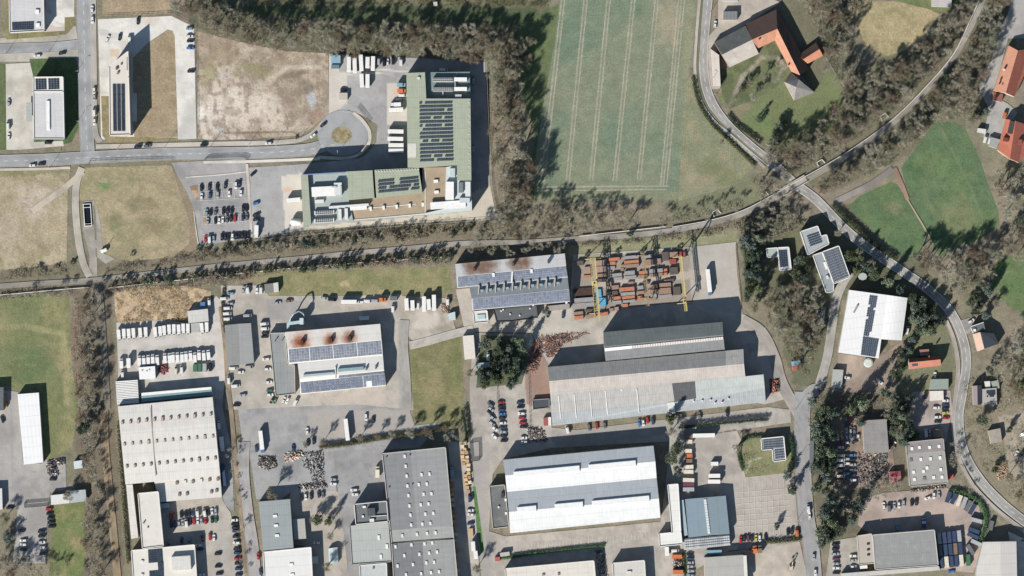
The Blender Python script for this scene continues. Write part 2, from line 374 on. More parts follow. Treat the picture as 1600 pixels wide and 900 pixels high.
# ---- fields and meadows
tram = []
for a, b in (((879, 0), (845, 286)), ((914, 0), (884.5, 284)), ((950, 0), (921, 282)), ((988.6, 0), (958, 282)), ((1025, 0), (996, 280)), ((1061.5, 0), (1032, 290))):
    for d in ((0, 5) if b[0] < 1030 else (0, 4.5, 9.5)):
        tram.append(('l', [(a[0] + d, a[1] - 15), (b[0] + d, b[1])], 1.25, (184, 174, 148), 0.85))
    tram.append(('l', [(a[0] + 2.5, a[1] - 15), (b[0] + 2.5, b[1])], 3.0, (140, 142, 118), 0.4))
tram += [('l', [(848, 292), (1046, 291)], 1.2, (184, 172, 146), 0.8), ('l', [(846, 298), (1040, 296)], 1.2, (184, 172, 146), 0.8)]
sheet('crop_field', [(882, -60), (1092, -60), (1086, 40), (1080, 90), (1072, 130), (1066, 200), (1060, 300), (1056, 313), (834, 314), (836, 250), (846, 180), (866, 70)], (110, 134, 106), [
    ('n', 70, (124, 138, 106), 0.7, 0.4, 0.65, 21), ('n', 20, (108, 134, 108), 0.5, 0.45, 0.7, 22), ('s', 6, 4.4, (104, 124, 98), 0.45), ('n', 130, (136, 140, 110), 0.6, 0.45, 0.62, 23), ('n', 9, (136, 146, 112), 0.4, 0.52, 0.72, 24),
    ('b', 1046, 30, 22, 60, 5, (178, 158, 126), 0.55), ('b', 1075, 60, 10, 90, 4, (150, 146, 108), 0.6), ('b', 850, 215, 12, 70, 8, (150, 144, 118), 0.4),
    ('b', 905, 190, 30, 50, 0, (140, 140, 116), 0.4), ('p', [(835, 300), (1058, 300), (1056, 313), (834, 314)], (140, 142, 104), 0.6, 2)] + tram, cell=1.3)
sheet('stubble_field', [(1066, 195), (1072, 130), (1080, 120), (1090, 158), (1108, 190), (1140, 222), (1178, 262), (1140, 292), (1060, 314)], (136, 143, 108), [
    ('n', 12, (166, 152, 114), 0.6, 0.45, 0.65, 31), ('s', 2, 3.4, (120, 120, 78), 0.5), ('b', 1090, 285, 40, 18, 0, (164, 148, 116), 0.5), ('b', 1125, 270, 50, 20, 30, (120, 126, 78), 0.6)], cell=1.6)
GR = (94, 122, 80)
sheet('meadow', [(1460, 192), (1490, 190), (1508, 200), (1530, 245), (1545, 290), (1560, 330), (1562, 352), (1535, 372), (1500, 385), (1468, 402), (1452, 372), (1422, 318), (1408, 262), (1425, 240), (1440, 220)], GR, [
    ('n', 50, (110, 134, 80), 0.8, 0.42, 0.62, 41), ('s', 55, 7, (98, 132, 72), 0.35), ('b', 1500, 340, 30, 40, -30, (140, 136, 92), 0.5), ('b', 1478, 262, 40, 14, 60, (104, 138, 76), 0.5),
    ('l', [(1430, 250), (1450, 320), (1500, 380)], 6, (124, 132, 84), 0.6), ('l', [(1470, 200), (1520, 300), (1545, 370)], 3, (126, 142, 92), 0.6), ('b', 1430, 270, 12, 30, -20, (76, 116, 60), 0.7)], cell=1.8)
sheet('meadow', [(1325, 322), (1345, 305), (1392, 284), (1402, 288), (1420, 318), (1447, 365), (1440, 395), (1425, 405), (1400, 395)], (90, 119, 76), [
    ('n', 30, (106, 130, 78), 0.8, 0.42, 0.62, 42), ('b', 1398, 325, 18, 12, 20, (150, 136, 98), 0.6), ('s', 60, 7, (98, 130, 72), 0.4)], cell=1.8)
sheet('meadow', [(1546, 432), (1560, 405), (1600, 395), (1660, 395), (1660, 520), (1600, 490), (1575, 478), (1552, 450)], (98, 126, 72), [('n', 30, (126, 134, 86), 0.8, 0.42, 0.62, 43), ('l', [(1550, 440), (1600, 410)], 2, (150, 140, 104), 0.6), ('s', 40, 6, (110, 134, 80), 0.4)], cell=2)
sheet('meadow', [(1338, 10), (1358, 2), (1400, 2), (1450, 14), (1468, 22), (1455, 40), (1440, 62), (1415, 78), (1385, 88), (1352, 70), (1340, 40)], (176, 160, 112), [('n', 18, (150, 142, 92), 0.7, 0.45, 0.65, 44), ('n', 5, (190, 172, 124), 0.5, 0.45, 0.7, 45), ('b', 1360, 75, 14, 26, 20, (140, 130, 92), 0.5)], cell=2)
sheet('meadow', [(1350, -60), (1560, -60), (1500, 2), (1478, 18), (1450, 14), (1400, 1)], (112, 128, 74), [('n', 20, (140, 140, 90), 0.6, 0.45, 0.65, 46)], cell=3)
sheet('lawn', [(-60, 472), (60, 462), (108, 464), (112, 560), (122, 640), (112, 700), (66, 724), (58, 612), (28, 610), (10, 600), (-60, 640)], (124, 132, 80), [
    ('n', 40, (156, 148, 98), 0.8, 0.42, 0.62, 47), ('b', 55, 565, 40, 34, 0, (96, 122, 74), 0.8), ('b', 100, 560, 10, 40, 0, (172, 154, 110), 0.8), ('b', 108, 600, 8, 50, 0, (166, 156, 110), 0.6), ('l', [(0, 512), (40, 510), (100, 522), (104, 630)], 7, (172, 160, 110), 0.7), ('b', 80, 680, 18, 40, 0, (126, 132, 80), 0.6)], cell=2)
sheet('lawn', [(74, 792), (132, 784), (134, 860), (130, 905), (76, 905), (82, 830)], (118, 132, 72), [('n', 16, (152, 140, 92), 0.7, 0.45, 0.65, 48), ('b', 118, 850, 10, 14, 0, (172, 146, 110), 0.6), ('b', 80, 890, 20, 12, 0, (74, 96, 58), 0.6)], cell=2)
sheet('rough_lawn', [(124, 262), (268, 258), (278, 290), (298, 352), (296, 380), (270, 402), (200, 408), (165, 398), (150, 340), (146, 312), (120, 314)], (166, 152, 112), [
    ('n', 40, (142, 138, 96), 0.6, 0.45, 0.65, 51), ('n', 14, (182, 164, 124), 0.7, 0.48, 0.7, 52), ('b', 161, 291, 9, 9, 0, (106, 146, 78), 0.95), ('b', 220, 320, 36, 14, 5, (128, 120, 84), 0.7), ('b', 240, 355, 30, 16, 0, (126, 118, 80), 0.6),
    ('l', [(165, 340), (232, 330)], 3, (166, 140, 112), 0.8), ('l', [(163, 312), (178, 315), (172, 326)], 2, (184, 160, 126), 0.8), ('l', [(262, 262), (285, 310), (292, 370), (262, 400)], 8, (168, 148, 118), 0.7),
    ('b', 180, 350, 14, 20, 0, (116, 126, 78), 0.6), ('l', [(175, 402), (255, 385)], 6, (150, 140, 110), 0.5)], cell=1.8)
sheet('rough_lawn', [(-60, 266), (110, 262), (106, 290), (104, 412), (40, 418), (-60, 428)], (176, 160, 124), [
    ('n', 50, (150, 142, 98), 0.7, 0.45, 0.62, 53), ('n', 12, (192, 176, 148), 0.6, 0.48, 0.7, 54), ('p', [(-60, 266), (110, 262), (108, 270), (-60, 280)], (120, 128, 76), 0.7, 4), ('b', 50, 315, 45, 30, -30, (198, 184, 164), 0.75), ('b', 15, 360, 30, 26, 20, (186, 166, 146), 0.6), ('l', [(0, 300), (60, 380)], 20, (158, 144, 110), 0.4)], cell=2)
sheet('rough_lawn', [(436, 427), (700, 417), (705, 440), (704, 455), (610, 462), (540, 462), (440, 466), (420, 470), (418, 440)], (150, 144, 94), [('n', 26, (122, 130, 78), 0.7, 0.42, 0.62, 55), ('b', 540, 443, 9, 6, 0, (200, 180, 124), 0.8), ('b', 597, 455, 8, 5, 0, (190, 166, 118), 0.7), ('b', 508, 445, 10, 4, 0, (176, 162, 110), 0.6)], cell=2)
sheet('lawn', [(640, 545), (720, 526), (724, 600), (722, 640), (720, 668), (646, 662), (642, 600)], (128, 128, 78), [('n', 24, (152, 142, 94), 0.7, 0.42, 0.62, 56), ('b', 682, 598, 14, 22, 0, (172, 152, 106), 0.5), ('b', 715, 560, 7, 40, 0, (104, 122, 68), 0.6)], cell=2)
sheet('reed_bed', [(178, 458), (205, 447), (290, 446), (330, 455), (328, 475), (294, 484), (292, 500), (240, 503), (186, 508), (180, 490)], (196, 168, 128), [('n', 8, (164, 132, 96), 0.7, 0.45, 0.65, 57), ('n', 4, (218, 192, 154), 0.6, 0.5, 0.7, 58)], cell=1.6)

# ---- paved yards
CONL, ASPH = (218, 215, 210), (167, 167, 170)
def yard(name, poly, base, *L, cell=2.5, seed=0):
    dk = tuple(int(v * 0.86) for v in base); lt = tuple(min(238, int(v * 1.07)) for v in base)
    r = random.Random(seed * 7 + 3); xs = [p[0] for p in poly]; ys = [p[1] for p in poly]; PT = []
    for _ in range(int(3 + (max(xs) - min(xs)) * (max(ys) - min(ys)) / 5000)):       # repaired patches and tyre tracks
        cx, cy = r.uniform(min(xs), max(xs)), r.uniform(min(ys), max(ys)); w_, h_ = r.uniform(5, 26), r.uniform(4, 14); f = r.choice((.9, .93, 1.05)); cc = tuple(min(236, int(v * f)) for v in base)
        PT.append(('p', [(cx, cy), (cx + w_, cy - w_ * .09), (cx + w_ + h_ * .09, cy + h_ - w_ * .09), (cx + h_ * .09, cy + h_)], cc, .8, 0))
        a_ = r.uniform(0, 6.28); b_ = a_ + r.uniform(-.8, .8); q = r.uniform(20, 50); PT.append(('l', [(cx, cy), (cx + q * math.cos(a_), cy + q * math.sin(a_)), (cx + q * math.cos(a_) + q * math.cos(b_), cy + q * math.sin(a_) + q * math.sin(b_))], 1.6, dk, .4))
        PT.append(('b', r.uniform(min(xs), max(xs)), r.uniform(min(ys), max(ys)), r.uniform(2, 6), r.uniform(1.5, 4), r.uniform(0, 180), tuple(int(v * .78) for v in base), .55))
    return sheet(name, poly, base, PT + [('n', 45, dk, 0.7, 0.45, 0.68, 60 + seed), ('n', 14, lt, 0.5, 0.5, 0.72, 61 + seed), ('n', 6, dk, 0.35, 0.55, 0.75, 62 + seed)] + list(L), cell=cell, mat=M_PAVED)
yard('pavement', [(-60, 62), (90, 56), (118, 40), (122, 66), (122, 92), (60, 96), (-60, 97)], (186, 180, 168), seed=1)
yard('yard', [(72, -60), (116, -60), (116, 26), (101, 27), (101, 48), (70, 50)], CONL, ('p', [(72, 40), (102, 40), (101, 52), (70, 52)], (196, 178, 168), 0.8, 1), seed=2)
sheet('lawn', [(101, 27), (116, 26), (116, 40), (104, 54), (62, 58), (10, 62), (10, -40), (15, -40), (16, 51), (70, 50), (101, 49)], (146, 136, 88), [('n', 12, (122, 122, 76), 0.7, 0.45, 0.65, 71)])
sheet('lawn', [(46, 92), (118, 90), (122, 110), (122, 200), (112, 222), (98, 226), (52, 222), (48, 112)], (92, 118, 66), [('n', 10, (76, 104, 56), 0.7, 0.45, 0.65, 72)])
yard('yard', [(9, 100), (47, 98), (52, 120), (53, 222), (98, 220), (100, 228), (30, 234), (10, 234)], (204, 198, 186), ('b', 32, 190, 8, 30, 0, (182, 176, 166), 0.6), seed=3)
sheet('lawn', [(-60, 100), (8, 100), (9, 234), (-60, 236)], (104, 120, 72), [('n', 12, (86, 108, 60), 0.6, 0.45, 0.65, 73)])
sheet('lawn', [(160, -60), (270, -60), (266, 22), (160, 26)], (172, 150, 116), [('n', 14, (148, 132, 98), 0.6, 0.45, 0.65, 74), ('s', 85, 6, (186, 166, 130), 0.4)])
yard('yard', [(153, 30), (268, 25), (303, 42), (307, 217), (278, 218), (158, 218)], CONL, ('p', [(172, 76), (188, 76), (186, 88), (172, 90)], (214, 182, 150), 0.8, 1), ('b', 235, 32, 20, 8, 0, (212, 190, 166), 0.6), seed=4)
sheet('lawn', [(232, 66), (262, 46), (270, 48), (273, 56), (278, 214), (210, 214), (207, 190), (214, 190), (214, 146), (208, 145), (208, 90)], (170, 150, 114), [('s', 88, 9, (154, 134, 100), 0.4), ('n', 18, (154, 136, 100), 0.5, 0.45, 0.65, 75)])
sheet('lawn', [(158, 150), (170, 150), (171, 213), (278, 215), (278, 220), (168, 222), (160, 212)], (158, 142, 98), [('n', 8, (130, 124, 80), 0.6, 0.45, 0.65, 76)])
sheet('dirt_lot', [(307, 48), (345, 58), (400, 71), (450, 80), (513, 83), (514, 178), (500, 190), (470, 212), (345, 219), (309, 217)], (182, 164, 138), [
    ('n', 40, (198, 184, 164), 0.8, 0.42, 0.6, 77), ('n', 12, (152, 132, 106), 0.7, 0.5, 0.7, 78), ('n', 5, (128, 110, 90), 0.5, 0.58, 0.75, 79), ('b', 345, 80, 40, 24, 10, (158, 140, 108), 0.8), ('b', 400, 110, 34, 14, -5, (142, 142, 92), 0.9), ('b', 325, 115, 18, 22, 0, (160, 150, 100), 0.7),
    ('b', 370, 165, 70, 40, 0, (212, 198, 178), 0.9), ('b', 330, 190, 26, 26, 0, (218, 206, 190), 0.8), ('b', 420, 190, 60, 20, 0, (206, 190, 170), 0.8), ('n', 7, (140, 122, 102), 0.7, 0.55, 0.7, 177), ('n', 16, (156, 138, 116), 0.6, 0.55, 0.7, 178), ('b', 450, 150, 24, 30, 20, (146, 126, 106), 0.5), ('b', 487, 155, 8, 20, -10, (172, 180, 186), 0.9), ('b', 480, 135, 14, 12, 0, (118, 104, 90), 0.7), ('b', 455, 118, 20, 7, -10, (128, 112, 96), 0.7),
    ('b', 313, 178, 6, 14, 0, (226, 220, 214), 0.9), ('b', 345, 205, 8, 8, 0, (186, 186, 186), 0.7), ('l', [(350, 208), (460, 206)], 2, (112, 96, 80), 0.8), ('b', 495, 185, 12, 20, 30, (166, 132, 110), 0.6), ('l', [(420, 125), (450, 105), (500, 105)], 5, (208, 194, 172), 0.6), ('b', 347, 120, 7, 7, 0, (198, 188, 186), 0.8)], cell=1.8)
yard('yard', [(514, 84), (600, 88), (758, 97), (760, 150), (766, 290), (776, 342), (600, 352), (472, 360), (396, 373), (388, 300), (386, 262), (480, 256), (560, 248), (574, 240), (588, 222), (590, 195), (566, 180), (545, 172), (514, 182)], ASPH,
     ('p', [(514, 84), (531, 84), (530, 112), (543, 112), (543, 160), (514, 182)], (204, 196, 186), 0.95, 0), ('p', [(606, 131), (637, 131), (637, 196), (606, 196)], (206, 198, 186), 0.9, 0), ('p', [(439, 275), (472, 271), (474, 356), (446, 358)], (212, 203, 192), 0.95, 0),
     ('p', [(738, 300), (768, 290), (776, 342), (600, 352), (480, 358), (480, 354), (736, 330)], (206, 194, 174), 0.95, 1), ('b', 622, 143, 12, 6, 0, (214, 176, 138), 0.6), ('l', [(544, 116), (640, 111)], 1.3, (222, 214, 204), 0.9), ('l', [(543, 112), (638, 107)], 1.0, (222, 214, 204), 0.9), ('b', 424, 320, 20, 40, 0, (166, 166, 168), 0.6), ('b', 450, 297, 10, 5, 0, (222, 180, 140), 0.7), seed=5)
yard('car_park', [(268, 254), (384, 248), (390, 300), (392, 372), (312, 384), (306, 340), (300, 318), (290, 296), (276, 272)], (162, 160, 163), ('b', 300, 290, 10, 22, -20, (150, 152, 158), 0.5), seed=6)
sheet('planting_bed', [(296, 291), (309, 288), (309, 314), (306, 312)], (196, 160, 118), [('n', 5, (132, 108, 84), 0.8, 0.45, 0.6, 81)], cell=1.2)
sheet('planting_bed', [(317, 328), (321, 327), (322, 351), (318, 352)], (190, 160, 122), [('n', 5, (132, 112, 84), 0.8, 0.45, 0.6, 82)], cell=1.2)
yard('yard', [(150, 312), (146, 322), (150, 400), (165, 412), (180, 404), (162, 396), (157, 350), (150, 313), (132, 314), (130, 360), (140, 400), (138, 432), (152, 432)], (168, 162, 150), seed=7)
# van hire yard and works yards
yard('yard', [(182, 504), (250, 500), (295, 505), (298, 482), (326, 478), (338, 462), (346, 470), (350, 520), (352, 590), (346, 640), (330, 640), (186, 640), (184, 560)], (196, 190, 184), ('l', [(186, 540), (348, 528)], 9, (206, 200, 196), 0.6), seed=8)
yard('yard', [(345, 446), (410, 446), (420, 462), (545, 462), (628, 460), (630, 500), (635, 540), (642, 600), (646, 640), (560, 655), (372, 640), (352, 640), (354, 580), (348, 500)], (184, 176, 165), ('p', [(418, 466), (470, 470), (470, 500), (418, 500)], (152, 152, 154), 0.7, 2), ('b', 400, 600, 20, 24, 0, (186, 176, 162), 0.6), ('p', [(640, 530), (640, 640), (625, 640), (622, 560), (625, 530)], (162, 160, 160), 0.8, 1), ('b', 560, 625, 70, 10, -3, (196, 180, 164), 0.6), seed=9)
yard('gravel_yard', [(622, 462), (700, 466), (708, 500), (712, 514), (645, 532), (632, 520), (624, 490)], (184, 174, 160), ('b', 665, 500, 30, 16, 0, (206, 196, 182), 0.8), ('b', 690, 512, 20, 8, -10, (148, 138, 112), 0.6), seed=10)
yard('yard', [(372, 640), (450, 636), (560, 632), (640, 640), (648, 665), (690, 660), (655, 700), (530, 706), (525, 760), (545, 900), (525, 905), (515, 800), (470, 790), (455, 768), (440, 780), (400, 780), (392, 720), (380, 700)], (160, 160, 163), ('p', [(480, 640), (640, 640), (650, 680), (560, 690), (480, 680)], (172, 164, 156), 0.8, 2), ('l', [(384, 720), (382, 680), (400, 655), (450, 645), (560, 645)], 9, (168, 164, 164), 0.6), seed=11)
yard('yard', [(455, 765), (530, 768), (545, 905), (488, 905), (487, 856), (458, 850), (452, 780)], (178, 168, 156), seed=12)
yard('yard', [(520, 705), (600, 700), (610, 900), (545, 900), (530, 780)], (152, 152, 156), seed=13)
yard('car_park', [(238, 782), (346, 776), (352, 790), (360, 800), (385, 905), (250, 905), (250, 800)], (184, 176, 164), ('b', 350, 850, 10, 40, -5, (172, 170, 168), 0.6), seed=14)
yard('yard', [(330, 622), (345, 625), (362, 700), (366, 800), (352, 790), (346, 770), (340, 700)], (160, 160, 164), seed=15)
yard('yard', [(-60, 602), (28, 612), (36, 724), (66, 724), (72, 718), (102, 716), (104, 765), (78, 770), (78, 790), (72, 830), (72, 880), (20, 880), (28, 790), (0, 790), (-60, 800)], (168, 165, 164), ('l', [(18, 640), (20, 760)], 3, (152, 150, 150), 0.5), seed=16)
# crane yard, halls
yard('yard', [(712, 452), (735, 450), (740, 486), (890, 472), (896, 398), (1085, 385), (1150, 378), (1156, 440), (1160, 490), (1185, 505), (1215, 560), (1240, 620), (1195, 632), (930, 580), (860, 575), (830, 520), (740, 518), (725, 512)], (184, 176, 165),
     ('p', [(1085, 384), (1150, 378), (1158, 490), (1095, 480)], (180, 174, 166), 0.8, 2), ('p', [(896, 400), (1075, 388), (1080, 470), (895, 492)], (150, 136, 122), 0.75, 3), ('p', [(930, 440), (1100, 420), (1100, 432), (930, 452)], (186, 174, 160), 0.8, 2), ('p', [(745, 514), (890, 500), (930, 506), (900, 520), (820, 525), (745, 520)], (186, 178, 164), 0.8, 2), ('b', 880, 515, 30, 8, 0, (198, 190, 178), 0.6), seed=17)
Y18 = yard('yard', [(740, 520), (830, 522), (860, 575), (862, 668), (900, 672), (1200, 636), (1235, 640), (1236, 660), (1200, 665), (1040, 690), (860, 700), (785, 718), (770, 740), (764, 830), (790, 838), (1032, 815), (1040, 760), (1046, 690), (1150, 670), (1165, 700), (1240, 740), (1250, 850), (1140, 860), (1060, 905), (752, 905), (736, 690), (734, 600)], (181, 173, 163),
     ('p', [(820, 545), (858, 545), (860, 640), (822, 630)], (160, 118, 96), 0.8, 3), ('p', [(752, 520), (815, 525), (812, 560), (750, 600)], (138, 134, 112), 0.7, 4), ('p', [(1130, 745), (1235, 738), (1248, 850), (1140, 845)], (182, 172, 160), 0.7, 1), ('p', [(862, 672), (1200, 640), (1200, 660), (864, 700)], (154, 152, 152), 0.7, 1), ('p', [(736, 690), (764, 690), (770, 905), (752, 905)], (164, 160, 158), 0.7, 1), ('n', 9, (150, 144, 138), 0.4, 0.55, 0.7, 91), seed=18)
yard('yard', [(1142, 862), (1250, 848), (1262, 905), (1100, 905), (1100, 870)], (194, 182, 166), ('n', 20, (174, 160, 144), 0.6, 0.45, 0.65, 92), seed=19)
yard('yard', [(700, 690), (736, 690), (750, 905), (716, 905)], (180, 174, 166), seed=20)
sheet('grass_strip', [(738, 760), (743, 760), (757, 862), (751, 866)], (92, 140, 70), [('n', 6, (76, 118, 58), 0.6, 0.45, 0.6, 93)], cell=1.5)
# right side
yard('yard', [(1310, 552), (1370, 560), (1410, 532), (1425, 540), (1405, 570), (1385, 612), (1304, 612)], (156, 138, 120), ('b', 1328, 575, 18, 24, 0, (186, 164, 144), 0.8), seed=21)
yard('car_park', [(1425, 612), (1485, 610), (1488, 640), (1478, 690), (1440, 690), (1420, 650)], (172, 158, 150), seed=22)
yard('yard', [(1290, 655), (1350, 648), (1392, 655), (1400, 760), (1300, 768), (1290, 700)], (158, 134, 114), ('n', 9, (110, 100, 92), 0.6, 0.45, 0.65, 94), seed=23)
yard('yard', [(1345, 780), (1380, 770), (1480, 762), (1530, 790), (1540, 850), (1520, 895), (1470, 890), (1460, 830), (1362, 838), (1340, 820)], (180, 160, 146), ('b', 1470, 800, 40, 20, 0, (190, 166, 152), 0.6), seed=24)
yard('car_park', [(1298, 845), (1345, 838), (1345, 905), (1290, 905)], (172, 166, 156), seed=25)
yard('yard', [(1588, 846), (1620, 846), (1620, 920), (1590, 920), (1575, 830), (1600, 842)], (206, 200, 190), seed=26)
sheet('garden', [(1160, 684), (1190, 680), (1230, 678), (1240, 700), (1238, 738), (1165, 746), (1152, 700)], (128, 132, 86), [('n', 10, (150, 140, 98), 0.6, 0.45, 0.65, 95), ('l', [(1166, 740), (1172, 720), (1190, 715)], 1.5, (196, 186, 166), 0.8)])
yard('forecourt', [(1110, 90), (1126, 138), (1110, 140), (1104, 60), (1122, 40), (1122, -30), (1150, -30), (1220, 4), (1165, 38)], (186, 174, 160), seed=27)
sheet('garden', [(1184, 84), (1212, 62), (1238, 112), (1224, 128), (1190, 150), (1168, 160), (1140, 170), (1128, 150), (1126, 110)], (112, 122, 78), [('l', [(1140, 165), (1160, 120), (1190, 90), (1215, 90), (1226, 105), (1210, 128)], 5, (166, 152, 136), 0.9), ('n', 12, (88, 100, 62), 0.6, 0.45, 0.65, 96)])
yard('forecourt', [(1590, -40), (1620, -40), (1620, 60), (1575, 60), (1552, 150), (1575, 162), (1590, 175), (1560, 228), (1536, 215), (1545, 170), (1530, 140), (1550, 70), (1575, 20)], (168, 166, 164), seed=28)
yard('forecourt', [(1495, 502), (1520, 495), (1524, 508), (1514, 520), (1508, 524)], (160, 158, 156), seed=29)

# ---- roads, lanes and paths
A1 = (160, 163, 168)
road('street', [(131, -60), (131, 30), (132, 80), (133, 140), (135, 200), (137, 240)], 21, A1, kerb=(196, 192, 186), dashes=(6, 9))
road('street', [(-60, 78), (20, 76), (80, 74), (124, 70)], 15, A1, kerb=(196, 190, 182))
road('street', [(-60, 253), (60, 250), (140, 246), (250, 241), (320, 240), (420, 238), (480, 234), (515, 226), (545, 232)], 18, A1, kerb=(200, 194, 186), dashes=(6, 10))
sheet('turning_circle', [(536 + 40 * math.cos(t), 208 + 36 * math.sin(t)) for t in np.linspace(0, 2 * math.pi, 40)][:-1], A1, [('n', 20, (140, 142, 146), 0.5, 0.45, 0.65, 97)], mat=M_PAVED)
sheet('traffic_island', [(534 + 16 * math.cos(t), 211 + 13.5 * math.sin(t)) for t in np.linspace(0, 2 * math.pi, 26)][:-1], (168, 152, 108), [('n', 6, (132, 122, 84), 0.7, 0.45, 0.6, 98)], cell=1.2)
road('pavement', [(496, 246), (540, 247), (562, 240), (576, 224), (577, 205), (566, 188), (552, 176)], 5, (206, 196, 184))
road('pavement', [(150, 229), (200, 228), (330, 225), (440, 222), (480, 214), (505, 192)], 7, (196, 188, 178))
road('pavement', [(-60, 266), (60, 264), (110, 262)], 4, (200, 190, 176))
road('pavement', [(318, 253.5), (400, 252), (478, 249), (500, 248)], 4.5, (222, 216, 208))
road('pavement', [(386, 256), (389, 300), (393, 371)], 4, (208, 196, 180))
road('kerb_strip', [(290, 277), (340, 273.5), (385, 268.5)], 1.8, (222, 214, 204))
road('kerb_strip', [(303, 330), (305, 350), (310, 382)], 1.4, (216, 206, 194))
sheet('lawn', [(752, 524), (815, 526), (826, 560), (815, 600), (744, 606), (748, 560)], (98, 110, 78), [('n', 12, (124, 118, 88), 0.7, 0.45, 0.65, 121)])  # grass darkened to hold the shadow cast over the court
road('pavement', [(146, -60), (146, 30), (147, 120), (148, 200), (156, 222)], 9, (178, 172, 164))
road('track', [(128, 262), (120, 285), (118, 320), (122, 370), (130, 410), (140, 432)], 11, (186, 178, 164))
road('track', [(130, 268), (105, 290), (75, 312), (50, 330)], 9, (196, 184, 164))
road('cycle_path', [(-60, 451), (60, 443), (140, 438), (250, 426), (350, 415), (470, 404), (560, 395), (650, 387), (730, 380), (830, 378), (900, 373), (980, 368), (1050, 360), (1110, 349), (1160, 334), (1205, 312), (1245, 290), (1300, 258), (1350, 226), (1400, 188), (1450, 138), (1490, 90), (1518, 40), (1540, -10), (1565, -70)], 8, (162, 156, 147), [('n', 16, (138, 132, 120), 0.7, 0.45, 0.65, 99)], n=10)
CR = [(1112, -60), (1106, 0), (1101, 50), (1099, 100), (1107, 148), (1132, 190), (1172, 228), (1215, 262), (1240, 286), (1275, 312), (1320, 358), (1360, 390), (1410, 424), (1450, 452), (1484, 486), (1503, 525), (1510, 565), (1504, 610), (1498, 655), (1506, 705), (1530, 748), (1565, 786), (1610, 822), (1660, 860)]
road('country_road', CR, 15, (164, 162, 160), kerb=None, dashes=(7, 8), edges=True, n=10)
road('cycle_path', [(1100, -60), (1093, 0), (1088, 60), (1086, 110), (1092, 150), (1112, 185), (1150, 220), (1195, 262)], 4.5, (186, 178, 168))
road('verge', [(1106, -60), (1098, 0), (1093, 60), (1091, 110), (1098, 150), (1120, 186), (1158, 221), (1200, 257)], 3, (118, 120, 82))
road('footway', [(1478, 500), (1490, 530), (1497, 570), (1494, 612), (1489, 655), (1495, 705), (1516, 752), (1552, 792), (1598, 828), (1650, 868)], 5, (178, 168, 158), kerb=(198, 190, 180))
road('farm_track', [(1305, 315), (1330, 303), (1360, 288), (1395, 264)], 9, (150, 142, 138))
road('footpath', [(1398, 262), (1410, 290), (1418, 312)], 6, (168, 132, 108))
road('footpath', [(1418, 312), (1432, 335), (1448, 362), (1458, 382)], 2, (186, 170, 128))
road('lane', [(1335, 418), (1318, 440), (1306, 470), (1300, 510), (1292, 560), (1278, 608)], 14, (172, 168, 162))
road('lane', [(1278, 608), (1268, 612), (1255, 626)], 20, (166, 164, 164))
road('service_road', [(1160, 500), (1190, 520), (1210, 560), (1222, 600), (1250, 650)], 18, (168, 162, 154))
road('street', [(1254, 612), (1253, 660), (1254, 720), (1259, 800), (1268, 860), (1276, 960)], 24, (158, 158, 162), kerb=(188, 182, 174))
road('service_road', [(640, 540), (665, 534), (700, 524), (740, 514)], 13, (184, 178, 168))
road('service_road', [(632, 500), (630, 540), (634, 590), (636, 640)], 15, (168, 164, 160))
road('street', [(381, 690), (380, 740), (386, 800), (395, 860), (402, 960)], 18, (166, 164, 166), kerb=(190, 178, 170))
road('dirt_track', [(154, 446), (158, 480), (162, 540), (166, 600), (168, 640)], 10, (128, 124, 110))  # stretch under the trees, their shade painted into a darker tone
road('dirt_track', [(163, 640), (164, 690), (170, 760), (177, 830), (186, 930)], 12, (166, 142, 108), [('n', 8, (128, 112, 84), 0.7, 0.45, 0.65, 100)])
road('lane_shoulder', [(345, 480), (352, 540), (356, 600), (362, 650), (368, 720), (376, 800), (386, 900)], 7, (164, 144, 116), [('n', 8, (120, 108, 84), 0.7, 0.45, 0.65, 101)])
# parking bay lines
def bays(sh, lines):
    mb = MB(); z = zstep(0.01)
    for a, b in lines: ribbon(mb, [a, ((a[0] + b[0]) / 2, (a[1] + b[1]) / 2), b], 0.35, z)
    link('bay_line', mb.mesh('bay_line', M_LINE), sh, kind='stuff')
cp = [o for o in COL.objects if o.name.startswith('car_park')]
L = []
for x in (322, 335, 347, 366, 384): L += [((x - 1, 286), (x + 1, 312))]
L += [((309, 314), (385, 309)), ((310, 300), (384, 297)), ((310, 288), (384, 283)), ((318, 338), (392, 334)), ((320, 351), (390, 345)), ((315, 366), (340, 364)), ((318, 328), (388, 322))]
L += [((x, 325), (x + 1, 350)) for x in (322, 333, 340, 346, 352, 358, 365, 372, 378, 384)]
bays(cp[0], L)
L = [((1160 + i * 9.2, 752 - i * 0.6), (1163 + i * 9.2, 838 - i * 0.5)) for i in range(0, 8)] + [((1150, 770 + k * 9), (1235, 763 + k * 9)) for k in range(7)]
bays(Y18, L)
bays(Y18, [((830 + i * 5.6, 858 - i * 0.5), (830.5 + i * 5.6, 849 - i * 0.5)) for i in range(34)])
